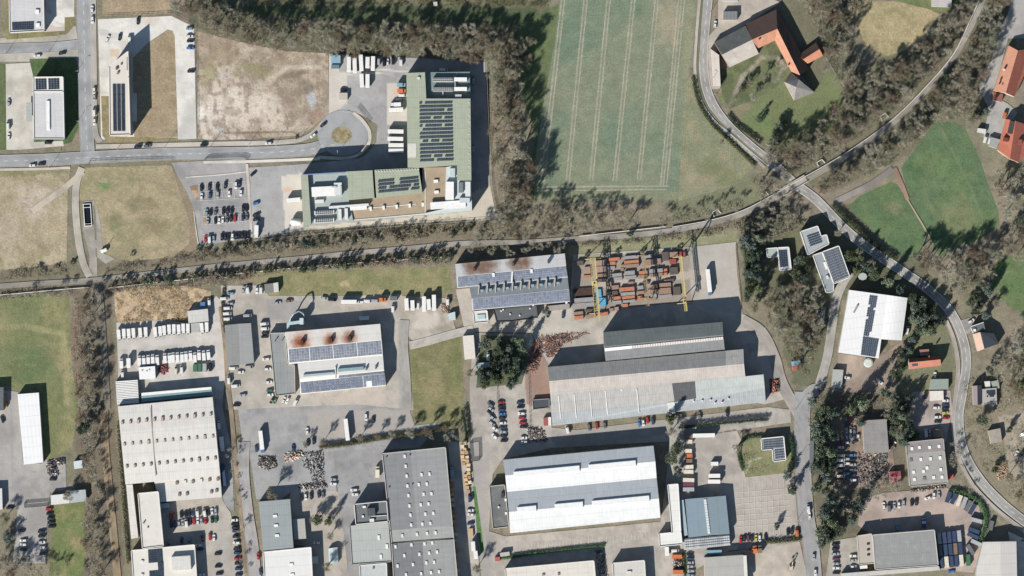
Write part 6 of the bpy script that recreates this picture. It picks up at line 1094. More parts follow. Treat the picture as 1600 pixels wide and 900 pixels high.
crane('yellow gantry crane with a wide lattice girder nearest the solar works', (925, 403), (932.5, 502), 9, 2.4, -.1, YEL)
crane('slim yellow gantry crane at the east side of the steel yard', (1061, 400), (1070, 486), 9, .9, .32, YEL)
crane('rusty orange gantry crane in the middle of the steel yard', (1003, 398), (1011, 478), 8, 1.0, -.05, M((168, 138, 100), .7))
t = thing('jib_crane', 'tall green slewing crane mast at the north edge of the crane yard', 'crane', W(1084.5, 379)); CG = M((120, 142, 96), .6)
link('mast', MB().bar((0, 0, 0), (0, 0, 15), .7, .7).mesh('mast', CG), t); link('jib', MB().bar((0, 0, 14.5), (-4, -11, 13), .5, .6).mesh('jib', CG), t); link('tie', MB().bar((0, 0, 15), (-3.6, -10, 13.4), .12, .12).mesh('tie', CG), t)
for x0, y0, x1, y1 in ((896, 487, 1085, 470), (895, 409, 1080, 391)):
    t = thing('crane_rail', 'steel crane runway rail along the %s side of the steel yard' % ('south' if y0 > 450 else 'north'), 'rail', W((x0 + x1) / 2, (y0 + y1) / 2)); A = Vector(W(x0, y0)); B = Vector(W(x1, y1)); m_ = (A + B) / 2
    link('rail', MB().bar(A - m_ + Vector((0, 0, .25)), B - m_ + Vector((0, 0, .25)), .25, .2).mesh('rail', M((130, 100, 84))), t)
SC = dict(o=('rust orange', (196, 124, 88)), b=('brown', (158, 128, 110)), g=('grey', (156, 154, 156)), p=('pinkish brown', (168, 140, 128)), l=('light blue', (92, 170, 214)), r=('dark red', (160, 74, 70)), d=('dark', (96, 86, 82)))
def stack_mesh(w, l, h, n, mat, jit=.05):
    mb = MB(); R = []
    for i in range(n):
        z0, z1 = h * i / n, h * (i + .78) / n; dx, dy = rng.uniform(-jit, jit), rng.uniform(-jit, jit)
        for z in (z0, z1): R.append([(-w / 2 + dx, -l / 2 + dy, z), (w / 2 + dx, -l / 2 + dy, z), (w / 2 + dx, l / 2 + dy, z), (-w / 2 + dx, l / 2 + dy, z)])
        if i < n - 1:
            for z in (z1, h * (i + 1) / n): R.append([(-w / 2 + .15, -l / 2 + .15, z), (w / 2 - .15, -l / 2 + .15, z), (w / 2 - .15, l / 2 - .15, z), (-w / 2 + .15, l / 2 - .15, z)])
    return mb.loft(R).mesh('steel_stack', mat)
def steel_row(desc, items):
    for k, (x0, x1, y0, y1, c) in enumerate(sorted(items)):
        px, py = 880 + (x0 + x1) / 2 / 6.923, 380 + (y0 + y1) / 2 / 6.923; w, l = (x1 - x0) / 6.923 * S, (y1 - y0) / 6.923 * S; hh = rng.uniform(1.0, 2.4)
        o = link('steel_stack', stack_mesh(w, l, hh, 4, M(SC[c][1], .8, ns=.28, nscale=1.2)), None, W(px, py, 1)[:2] + (ground_z(px, py),), math.radians(5 + rng.uniform(-1, 1)), label='%s steel stack, %s from the left %s' % (SC[c][0], ORD[k + 1], desc), category='steel stack', group='steel stacks in the crane yard')
steel_row('in the back row of the crane yard', [(495, 610, 155, 190, 'o'), (490, 565, 200, 235, 'o'), (665, 815, 135, 170, 'g'), (658, 815, 185, 218, 'o'), (625, 820, 226, 258, 'b'), (872, 958, 125, 160, 'g'), (890, 1060, 170, 232, 'b'), (335, 460, 185, 243, 'p'), (335, 465, 250, 315, 'p'), (232, 296, 255, 330, 'p'), (1068, 1140, 95, 190, 'd'), (1150, 1240, 95, 150, 'c' if False else 'b'), (1150, 1220, 170, 225, 'r'), (1258, 1280, 92, 150, 'r'), (1298, 1322, 92, 148, 'r')])
steel_row('in the second row of the crane yard', [(222, 300, 345, 375, 'o'), (365, 465, 330, 365, 'b'), (528, 635, 325, 362, 'g'), (548, 640, 368, 400, 'g'), (665, 775, 300, 345, 'g'), (665, 790, 350, 390, 'g'), (820, 910, 300, 335, 'o'), (815, 910, 342, 380, 'b'), (930, 1000, 280, 325, 'g'), (935, 1010, 331, 365, 'b'), (1015, 1075, 275, 315, 'g'), (1020, 1075, 321, 360, 'b'), (1088, 1125, 275, 312, 'o'), (1088, 1125, 318, 352, 'o'), (1150, 1240, 260, 340, 'd')])
steel_row('in the third row of the crane yard', [(620, 770, 475, 518, 'o'), (622, 775, 530, 565, 'g'), (640, 775, 570, 606, 'o'), (645, 780, 612, 640, 'g'), (805, 868, 460, 500, 'g'), (805, 880, 515, 550, 'b'), (805, 858, 570, 615, 'o'), (940, 1020, 450, 490, 'b'), (940, 1020, 500, 545, 'b'), (945, 1010, 550, 588, 'g'), (920, 1010, 592, 616, 'b'), (1040, 1165, 430, 470, 'b'), (1030, 1165, 485, 550, 'b'), (1040, 1175, 555, 586, 'g'), (1190, 1270, 470, 560, 'd')])
steel_row('in the front row of the crane yard', [(545, 620, 575, 610, 'o'), (540, 630, 620, 660, 'g'), (115, 215, 740, 776, 'b'), (120, 218, 784, 822, 'o'), (385, 485, 745, 785, 'o'), (245, 350, 770, 810, 'b'), (500, 545, 705, 738, 'b'), (556, 600, 690, 730, 'p'), (120, 330, 590, 638, 'g'), (100, 330, 645, 690, 'g'), (460, 590, 520, 560, 'd')])
steel_row('along the crane rail', [(150, 218, 190, 240, 'd'), (480, 560, 250, 285, 'g'), (620, 655, 265, 300, 'b'), (1140, 1200, 385, 420, 'd'), (700, 760, 415, 440, 'b'), (860, 930, 415, 440, 'd'), (1090, 1150, 395, 420, 'b'), (365, 460, 385, 420, 'd'), (520, 600, 455, 500, 'b'), (640, 700, 655, 690, 'o'), (240, 330, 715, 745, 'd'), (470, 520, 420, 470, 'b')])
steel_row('beside the wide crane', [(355, 412, 500, 588, 'l'), (372, 470, 592, 680, 'l')])
for i in range(24):
    x = 897 + i * 1.25; link('steel_beam', MB().bar((0, -3, 0.5), (0, 3, .5), .22, 1.0).mesh('steel_beam', M((120, 92, 84), .8, ns=.2)) if i == 0 else bpy.data.objects['steel_beam'].data, None, W(x, 458.5 - i * .1)[:2] + (ground_z(x, 458.5),), math.radians(4), label='rusty steel beam in the close set row west of the blue stacks', category='beam', group='steel beams west of the blue stacks')

# ================================================================== TIMBER, HEAPS
def pile(kind, label, px, py, w, l, h_, rot, col, group):
    link(kind, stack_mesh(w * S, l * S, h_, 3, M(col, .85, ns=.2, nscale=1.5), .08), None, W(px, py)[:2] + (ground_z(px, py),), math.radians(rot), label=label, category='pallet', group=group)
WD = ((222, 190, 150), (206, 168, 128), (232, 206, 172), (190, 150, 116), (214, 180, 120))
PL = [(62, 335), (60, 365), (63, 392), (63, 420), (63, 452), (68, 483), (75, 520), (75, 545), (78, 580), (85, 655), (82, 690), (95, 745), (88, 775), (93, 830), (95, 865)]
for k, (x, y) in enumerate(PL): pile('timber_pallet', 'timber pallet, %s from the top along the warehouse wall' % ORD[k + 1], 690 + x / 3.745, 660 + y / 3.745, 6, 5.5, rng.uniform(.9, 1.8), 5 + rng.uniform(-6, 6), WD[k * 3 % 5], 'timber pallets along the warehouse wall')
PR = [(133, 122), (122, 140), (135, 158), (125, 176), (146, 176), (122, 200), (150, 205), (130, 222), (150, 226), (130, 242), (158, 250), (158, 275), (158, 297), (140, 312), (160, 322), (142, 335), (165, 350), (145, 362), (150, 380), (155, 403)]
for k, (x, y) in enumerate(sorted(PR, key=lambda p: p[1])): pile('timber_pallet', 'timber pallet, %s from the top on the fence side of the lane' % ORD[k + 1], 690 + x / 3.745, 660 + y / 3.745, 5.4, 5.2, rng.uniform(.9, 2.0), 5 + rng.uniform(-8, 8), WD[k * 2 % 5], 'timber pallets on the fence side')
pile('timber_pallet', 'loaded wooden crate among the cars of the timber lane', 736, 832, 6, 13, 1.6, 4, (206, 172, 134), None)
def heap(name, label, poly, n, hmax, cols, size=(.2, .8), cat='scrap heap', seed=1, asp=(1, .6, .45), flat=.4):
    r = np.random.default_rng(seed); xs = [p[0] for p in poly]; ys = [p[1] for p in poly]; X = r.uniform(min(xs), max(xs), n * 3); Y = r.uniform(min(ys), max(ys), n * 3); m = inside(poly, X, Y); X, Y = X[m][:n], Y[m][:n]
    d, _, _ = seg_dist(poly, X, Y, True); dm = max(d.max(), .1); mb = MB(); GZ = ground_z(float(X.mean()), float(Y.mean()))
    for x, y, dd in zip(X, Y, d):
        c = Vector(W(x, y)); z = GZ + hmax * min(1, dd / dm * 1.4) * r.uniform(.1, 1); a, b, e = r.uniform(*size, 3) * asp; t = r.uniform(0, 6.28); u = Vector((math.cos(t), math.sin(t), r.uniform(-flat, flat))).normalized(); v = u.orthogonal().normalized(); w_ = u.cross(v)
        c.z = z; mb.loft([[c - u * a - v * b - w_ * e, c - u * a + v * b - w_ * e, c - u * a + v * b + w_ * e, c - u * a - v * b + w_ * e], [c + u * a - v * b - w_ * e, c + u * a + v * b - w_ * e, c + u * a + v * b + w_ * e, c + u * a - v * b + w_ * e]])
    return link(name, mb.mesh(name, M_multi(cols)), None, label=label, category=cat, kind='stuff')
MIX = ((214, 212, 208), (66, 68, 72), (140, 84, 74), (110, 112, 118), (176, 166, 154), (86, 98, 110), (50, 52, 56), (140, 128, 114), (90, 88, 86), (72, 70, 68))
RS = ((172, 92, 68), (190, 108, 82), (128, 82, 70), (80, 70, 68), (150, 116, 100), (110, 102, 98), (96, 84, 78))
heap('scrap_heap', 'loose red and white scrap beside the lane trailer', [(404, 712), (430, 712), (434, 730), (418, 735), (403, 728)], 330, 1.8, MIX, seed=2, asp=(.7, .45, .25))
heap('rubble_heap', 'pale rubble pile on the tyre store yard', [(443, 708), (470, 704), (476, 712), (458, 720), (446, 722)], 160, 1.3, ((226, 222, 216), (196, 180, 166), (220, 160, 120), (90, 90, 92)), seed=3)
heap('tyre_heap', 'black heaps of tyres and parts behind the tyre store fence', [(472, 706), (505, 702), (508, 735), (505, 760), (490, 764), (484, 735), (473, 730)], 420, 1.6, ((36, 38, 42), (46, 48, 54), (60, 62, 68), (120, 116, 112), (200, 196, 190)), seed=4, asp=(.6, .5, .25), flat=.2)
heap('scrap_heap', 'mixed junk strip along the cars of the tyre store', [(466, 758), (508, 752), (512, 762), (470, 766)], 120, 1.0, MIX, seed=5)
heap('scrap_heap', 'rusty red steel offcuts west of the dark grey hall', [(850, 525), (880, 520), (918, 520), (900, 530), (880, 538), (868, 556), (856, 560), (850, 545)], 300, 1.0, RS, (.5, 1.5), seed=6, asp=(1.2, .12, .12), flat=.15)
heap('scrap_heap', 'rusty sections laid along the west court path', [(832, 535), (848, 522), (850, 545), (838, 580), (828, 582), (826, 560)], 200, .8, RS, (.5, 1.5), seed=7, asp=(1.2, .12, .12), flat=.15)
heap('scrap_heap', 'mixed metal scrap strip beside the red parked cars', [(822, 665), (850, 668), (856, 690), (826, 692)], 240, 1.2, MIX, seed=8, asp=(.9, .35, .25))
heap('scrap_heap', 'dense scrapyard heap below the brown grey shed', [(1338, 706), (1345, 704), (1388, 708), (1390, 740), (1350, 758), (1340, 755)], 420, 1.6, MIX + ((80, 104, 124), (60, 64, 62), (84, 90, 84)), seed=9, asp=(1.1, .4, .3), flat=.15)
heap('scrap_heap', 'scrap bins between the orange containers', [(1051, 874), (1066, 873), (1067, 888), (1052, 889)], 120, 1.4, MIX, seed=10)
heap('scrap_heap', 'steel scrap beside the rounded road at the long hall end', [(1203, 592), (1218, 591), (1219, 612), (1204, 614)], 140, 1.8, RS, seed=11)
heap('scrap_heap', 'workshop clutter beside the excavator garage', [(73, 720), (100, 716), (103, 724), (88, 728), (94, 742), (80, 746), (74, 740)], 170, 1.6, MIX, seed=12)
heap('scrap_heap', 'red farm machinery parts behind the vans', [(248, 571), (262, 568), (264, 580), (254, 586), (247, 580)], 90, 1.4, ((206, 50, 48), (180, 60, 56), (60, 100, 110), (70, 70, 74)), seed=13)
heap('rubble_heap', 'brush pile at the east end of the gravel yard', [(690, 474), (700, 476), (704, 490), (692, 488)], 110, 1.3, ((206, 184, 160), (150, 120, 100), (120, 100, 84)), seed=14)
heap('log_pile', 'scattered cut logs in the eastern gardens', [(1553, 722), (1572, 720), (1576, 745), (1560, 752)], 160, .6, ((206, 176, 144), (176, 146, 118), (150, 124, 100)), cat='logs', seed=15)
heap('scrap_heap', 'clutter along the rooflight warehouse south wall', [(1422, 765), (1476, 757), (1478, 762), (1424, 770)], 120, 1.0, MIX, seed=16)
heap('scrap_heap', 'parts piled at the shed east wall in the scrapyard', [(1387, 655), (1394, 654), (1400, 700), (1391, 704)], 110, 1.2, MIX, seed=17)
heap('junk_heap', 'skips and junk between the bottom edge blocks', [(930, 858), (944, 857), (950, 900), (936, 900)], 110, 1.2, MIX + ((150, 190, 210),), seed=18)

# ---- machines, basin, fences, lamps
t = thing('sunken_basin', 'narrow pit with dark painted floor and white railings on the rough lawn', 'basin', W(137, 336)); X_, Y_ = 2.4, 7.0
for nm, b in (('rim', (-X_, X_, Y_ - .35, Y_)), ('rim', (-X_, X_, -Y_, -Y_ + .35)), ('rim', (-X_, -X_ + .35, -Y_ + .35, Y_ - .35)), ('rim', (X_ - .35, X_, -Y_ + .35, Y_ - .35)), ('cross_beam', (-X_ + .35, X_ - .35, 4.6, 4.9)), ('cross_beam', (-X_ + .35, X_ - .35, -5.6, -5.4))): link(nm, MB().box(*b, 0, 1.1).mesh(nm, WHITE), t)
link('water', MB().box(-X_ + .35, X_ - .35, -Y_ + .35, Y_ - .35, .06, .2).mesh('water', M((30, 36, 42), .15, ns=0)), t); t.rotation_euler = (0, 0, math.radians(4))  # dark sheet stands for the unlit depth of the pit, no real water
def excavator(label, px, py, head, col):
    t = thing('excavator', label, 'excavator', W(px, py)[:2] + (ground_z(px, py),), math.radians(head)); cm = M(col, .5)
    for s_ in (-1, 1): link('track', MB().loft([outline(-1.8, 1.8, .32, .2, 0), outline(-1.8, 1.8, .32, .2, .8)]).mesh('track', M_TYRE), t, (0, s_ * 1.0, 0))
    link('house', MB().loft([outline(-1.9, 1.2, 1.25, .3, .9), outline(-1.8, 1.1, 1.15, .3, 1.9)]).mesh('house', cm), t); c = link('cab', MB().box(.1, 1.4, .1, 1.1, 1.0, 2.9, 0, .1, .1).mesh('cab', cm), t); link('cab_window', MB().box(.25, 1.25, .2, 1.0, 2.9, 2.93).mesh('cab_window', M_GLASS), c)
    link('boom', MB().bar((1.0, -.2, 1.5), (3.6, -.2, 3.6), .45, .5).bar((3.6, -.2, 3.6), (5.6, -.2, 2.6), .4, .45).mesh('boom', cm), t); link('stick', MB().bar((5.6, -.2, 2.6), (6.0, -.2, .8), .35, .35).mesh('stick', cm), t); link('bucket', MB().loft([outline(5.5, 6.3, .6, .1, .2), outline(5.7, 6.4, .5, .1, .9)]).mesh('bucket', M((80, 76, 74))), t)
excavator('orange excavator at the left picture edge', 8.5, 632, 95, (226, 150, 80)); excavator('orange excavator with raised arm on the pale gravel yard', 1176, 860, 200, (222, 140, 60)); excavator('small yellow crawler excavator by the pale gravel bank', 1236, 886, 80, (200, 190, 170))
t = thing('silo', 'large white horizontal silo at the south west corner of the plant', 'silo', W(463, 347)); link('shell', MB().loft([[(x, r_ * math.cos(a), 2.6 + r_ * math.sin(a)) for a in [math.pi * i / 8 for i in range(16)]] for x, r_ in ((-3.4, 1.2), (-2.8, 2.1), (2.8, 2.1), (3.4, 1.2))]).mesh('shell', WHITE, True), t)
for s_ in (-1, 1): link('saddle', MB().box(s_ * 1.8 - .3, s_ * 1.8 + .3, -1.6, 1.6, 0, 1.2).mesh('saddle', LGREY), t)
t = thing('generator', 'white covered generator on the rough lawn beside the gravel drive', 'machine', W(163, 391), .4); link('housing', MB().loft([outline(-2, 2, 1.1, .3, .4), outline(-2, 2, 1.1, .3, 1.8), outline(-1.6, 1.6, .8, .3, 2.4)]).mesh('housing', WHITE), t); link('mast', MB().tube((2, 1, 0), (2.4, 1.4, 5), .25, .15).mesh('mast', DARKB), t); link('exhaust', MB().tube((0, .4, 2.3), (0, .4, 3.4), .16).mesh('exhaust', DARKB), t)
def fence(label, pts, hgt=1.6, col=(120, 124, 122), name='fence', rails=2, spacing=3.0, cat='fence', base=0.0):
    P = [Vector(W(*p)) for p in pts]; r = thing(name, label, cat, P[0]); mb = MB(); pb = MB(); o0 = P[0]
    for a, b in zip(P, P[1:]):
        n = max(1, int((b - a).length / spacing))
        for i in range(n): q = a + (b - a) * i / n - o0; pb.bar(q + Vector((0, 0, base)), q + Vector((0, 0, base + hgt)), .12, .12)
        for k in range(rails): z = base + hgt * (k + 1) / rails - .06; mb.bar(a - o0 + Vector((0, 0, z)), b - o0 + Vector((0, 0, z)), .36 if name == 'railing' else .10, .12)
    link('post', pb.mesh('post', M(col, .6)), r, kind='stuff'); link('rail', mb.mesh('rail', M(col, .6)), r, kind='stuff'); return r
WF = (236, 236, 232)
def thick_rail(label, pts, **k): return fence(label, pts, 1.3, WF, 'railing', 3, 2.4, 'railing')
pp = smooth([(1050, 355), (1110, 344), (1160, 329), (1205, 306), (1242, 285), (1300, 252), (1350, 220), (1400, 182), (1450, 132), (1490, 84), (1512, 40), (1530, 0)], 4)
thick_rail('white railing along the north side of the curved cycle path', [tuple(p) for p in pp])
for k, (x, y, s_) in enumerate(((1384, 186, -1), (1455, 111, -1), (1285, 258, -1), (1197, 308, -1), (1122, 336, -1))):
    thick_rail('small white railing bay, %s from the top along the cycle path' % ORD[(2, 1, 3, 4, 5)[k]], [(x - 6, y + 3), (x - 9, y - 4), (x - 1, y - 9), (x + 4, y - 3)])
thick_rail('white railing on the south edge of the western cycle path', [tuple(p) for p in smooth([(0, 461), (100, 452), (140, 449)], 4)])
thick_rail('white railing between the cycle path and the north lawn', [tuple(p) for p in smooth([(170, 450), (350, 430), (470, 418), (600, 408), (690, 402)], 4)])
thick_rail('white railing between the cycle path and the southern field belt', [tuple(p) for p in smooth([(905, 369), (960, 363), (1040, 354)], 4)])
fence('grey mesh fence around the east and south of the plant', [(760, 96), (762, 150), (768, 290), (778, 343), (600, 355), (396, 376)], 2.0, (206, 204, 198))
fence('dark fence between the concrete lot and the dirt lot', [(305, 44), (309, 216)], 1.8, (90, 92, 90)); fence('dark fence along the north edge of the office lot', [(160, 26), (268, 22), (302, 40)], 1.8, (90, 92, 90))
fence('mesh gate rack beside the plant entrance', [(559, 168), (578, 192)], 2.2, (110, 112, 116), rails=4); fence('long grey mesh enclosure north of the plant car park', [(318, 252), (324, 247), (380, 245), (388, 249)], 2.4, (90, 94, 98), rails=5, spacing=2)
fence('fence along the meadow drive beside the long street', [(138, 258), (140, 252), (165, 251), (268, 248), (272, 252)], 1.6, (110, 110, 106)); fence('yellow barrier on the east edge of the crane yard', [(1149, 384), (1152, 430), (1158, 476)], 1.4, (206, 176, 90), rails=3)
fence('low grey cage rack on the left asphalt yard', [(38, 786), (75, 783), (76, 790), (39, 793), (38, 786)], 1.8, (96, 98, 100), rails=5, spacing=1.5); fence('thin white fence east of the farm lawn', [(1290, 90), (1305, 115), (1328, 148)], 1.2, (210, 208, 200))
fence('dark mesh timber pen by the middle car park', [(734, 692), (748, 690), (749, 719), (736, 721), (734, 692)], 2.4, (80, 84, 88), rails=6, spacing=1.2)
fence('fence between the middle car park and the scrap strip', [(776, 600), (780, 690)], 1.6, (150, 142, 134)); fence('rusty fence west of the long hall', [(820, 520), (826, 600), (828, 690)], 1.8, (140, 110, 90))
def lamp(px, py, head, label):
    t = thing('street_lamp', label, 'street lamp', W(px, py), math.radians(head), 'street lamps'); link('pole', MB().tube((0, 0, 0), (0, 0, 7.6), .13, .08).mesh('pole', M_STEEL), t); link('arm', MB().tube((0, 0, 7.5), (1.3, 0, 7.9), .06).mesh('arm', M_STEEL), t); link('lamp_head', MB().box(1.0, 1.8, -.16, .16, 7.8, 7.98).mesh('lamp_head', LGREY), t)
for k, (x, y, hd) in enumerate(((10, 84, 90), (76, 82, 90), (120, 112, 0), (121, 190, 0), (78, 262, 90), (185, 231, -90), (258, 229, -90), (330, 228, -90), (390, 225, -90), (432, 224, -90), (470, 216, -90), (528, 240, 90))): lamp(x, y, hd, 'street lamp, %s from the left along the upper left streets' % ORD[k + 1])
for k, (x, y, hd) in enumerate(((1243, 640, 0), (1244, 720, 0), (1246, 812, 0))): lamp(x, y, hd, 'street lamp, %s from the top on the right hand street' % ORD[k + 1])
for k, (x, y) in enumerate(((1085, 20), (1090, 122), (1095, 148))): lamp(x + 24, y, 180, 'street lamp, %s from the top beside the farm' % ORD[k + 1])
# bridge carrying the cycle path over the country road
t = thing('bridge', 'small bridge carrying the cycle path over the country road', 'bridge', W(1240, 290)); a = math.radians(31); CB = M((176, 168, 158))
link('deck', MB().box(-9, 9, -2.2, 2.2, .35, .75).mesh('deck', CB), t); t.rotation_euler = (0, 0, a)
for s_ in (-1, 1): link('parapet', MB().box(-9, 9, s_ * 2.3 - .15, s_ * 2.3 + .15, .35, 1.6).mesh('parapet', M((220, 218, 212))), t)
# ================================================================== TREES
def tri_cloud(r, C0, D, L, Wd):
    """thin twig triangles: centres, directions, lengths, widths"""
    D = D / np.linalg.norm(D, axis=1)[:, None]; N = r.normal(size=D.shape); S_ = np.cross(D, N); S_ /= np.linalg.norm(S_, axis=1)[:, None]
    a = C0 - S_ * Wd[:, None] / 2; b = C0 + S_ * Wd[:, None] / 2; c = C0 + D * L[:, None]
    return np.stack([a, b, c], 1).reshape(-1, 3)
def bare_crown(seed, n_clump, n_twig, wd, R=1.0, Hh=1.0):
    """crown of bare twigs, unit radius, base height 0.45 .. top 1.0 (scaled later)"""
    r = np.random.default_rng(seed); P = []
    k = 0; cs = []
    while len(cs) < n_clump:
        v = r.normal(size=3); v[2] = abs(v[2]) * 0.9 - 0.25; v /= np.linalg.norm(v); v *= r.uniform(.45, .95) * (1 + .25 * math.sin(3 * math.atan2(v[1], v[0]) + seed)); cs.append(v)
    for c in cs:
        m = int(n_twig * r.uniform(.6, 1.4)); s0 = r.normal(size=(m, 3)) * .13 + c * r.uniform(.82, 1.0); d = r.normal(size=(m, 3)) * .8 + c * 1.1 + np.array([0, 0, .5])
        P.append(tri_cloud(r, s0, d, r.uniform(.12, .30, m), r.uniform(.6, 1.4, m) * wd))
    V = np.concatenate(P); return V, cs
def bare_tree(seed, n_clump=28, n_twig=85, wd=.027):
    V, cs = bare_crown(seed, n_clump, n_twig, wd); r = random.Random(seed); mb = MB(); top = Vector((0, 0, .9))
    mb.tube((0, 0, 0), (r.uniform(-.05, .05), r.uniform(-.05, .05), 1.15), .07, .045, 7)
    for c in cs[:14]: mid = Vector((c[0] * .45, c[1] * .45, 1.35 + c[2] * .3)); mb.tube((0, 0, r.uniform(.7, 1.1)), mid, .035, .022, 5); mb.tube(mid, (c[0] * .9, c[1] * .9, 1.65 + c[2] * .6), .022, .008, 4)
    V = V * np.array([1, 1, .72]) + np.array([0, 0, 1.65]); return V, mb
def leafy_crown(seed, n_clump=24, n_leaf=70, cone=0.0, size=.11):
    r = np.random.default_rng(seed); P = []
    for i in range(n_clump):
        v = r.normal(size=3); v /= np.linalg.norm(v); v *= r.uniform(.55, .95)
        if cone: z = r.uniform(0, 1) ** 1.3; a = r.uniform(0, 6.28); q = (1 - z * .92) * r.uniform(.5, 1); v = np.array([q * math.cos(a), q * math.sin(a), z * 2.2 - .9])
        m = int(n_leaf * r.uniform(.6, 1.4)); c0 = v + r.normal(size=(m, 3)) * .15; d = r.normal(size=(m, 3)) + v * .6; P.append(tri_cloud(r, c0, d, r.uniform(.6, 1.5, m) * size * 1.4, r.uniform(.6, 1.5, m) * size))
    return np.concatenate(P)
def tri_mesh(name, V, mat): return fast_mesh(name, V, np.arange(len(V)).reshape(-1, 3), mat)
TW = [M_leaf((160, 148, 126), .28), M_leaf((156, 138, 120), .28), M_leaf((174, 164, 144), .25), M_leaf((146, 144, 118), .28)]
BARK = M((112, 100, 88), .95, ns=.2, nscale=2); GL = [M_leaf((106, 120, 92), .4), M_leaf((92, 110, 94), .4), M_leaf((126, 138, 102), .4), M_leaf((122, 138, 126), .4)]
BARE = []
for i in range(8):
    V, mb = bare_tree(100 + i); BARE.append((tri_mesh('crown', V, TW[i % 4]), mb.mesh('trunk', BARK)))
GREENT = []
for i in range(6):
    V = leafy_crown(200 + i, 26, 75, cone=(i % 3 == 2)); V = V * np.array([1, 1, .95 if i % 3 != 2 else 1.0]) + np.array([0, 0, 1.45]); GREENT.append((tri_mesh('crown', V, GL[i % 4]), MB().tube((0, 0, 0), (0, 0, 1.5), .07, .04, 7).mesh('trunk', BARK)))
BUSH = []
for i in range(6):
    V = leafy_crown(300 + i, 14, 60, size=.15) * np.array([1, 1, .7]) + np.array([0, 0, .6]); BUSH.append(tri_mesh('foliage', V, (TW + GL)[i] if i < 4 else GL[i - 4]))
def put_tree(kind, px, py, R, label, cat='tree', group=None, idx=None, hs=1.0):
    x, y, _ = W(px, py, 6); a = rng.uniform(0, 6.28)
    nm = {'bare': 'bare_tree', 'green': 'evergreen_tree', 'bush': 'shrub'}[kind]
    t = thing(nm, label, 'shrub' if kind == 'bush' else cat, (x, y, 0), a, group); t.scale = (R * rng.uniform(.9, 1.1), R * rng.uniform(.9, 1.1), R * hs * rng.uniform(.9, 1.15))
    if kind == 'bush': link('foliage', BUSH[rng.randrange(6) if idx is None else idx], t)
    else:
        c, tr = (BARE[rng.randrange(8) if idx is None else idx] if kind == 'bare' else GREENT[rng.randrange(6) if idx is None else idx]); link('trunk', tr, t); link('crown', c, t)
    return t
def darts(poly, gap, seed, tries=4000):
    r = random.Random(seed); xs = [p[0] for p in poly]; ys = [p[1] for p in poly]; cell = {}; out = []
    area = (max(xs) - min(xs)) * (max(ys) - min(ys)); 
    for _ in range(int(area / gap / gap * 9)):
        x, y = r.uniform(min(xs), max(xs)), r.uniform(min(ys), max(ys)); g = gap * r.uniform(.8, 1.25); i, j = int(x // 20), int(y // 20)
        if any((x - a) ** 2 + (y - b) ** 2 < g * g for u in (-1, 0, 1) for v in (-1, 0, 1) for a, b in cell.get((i + u, j + v), ())): continue
        cell.setdefault((i, j), []).append((x, y)); out.append((x, y))
    arr = np.array(out); m = inside(poly, arr[:, 0], arr[:, 1]); return [tuple(p) for p in arr[m]]
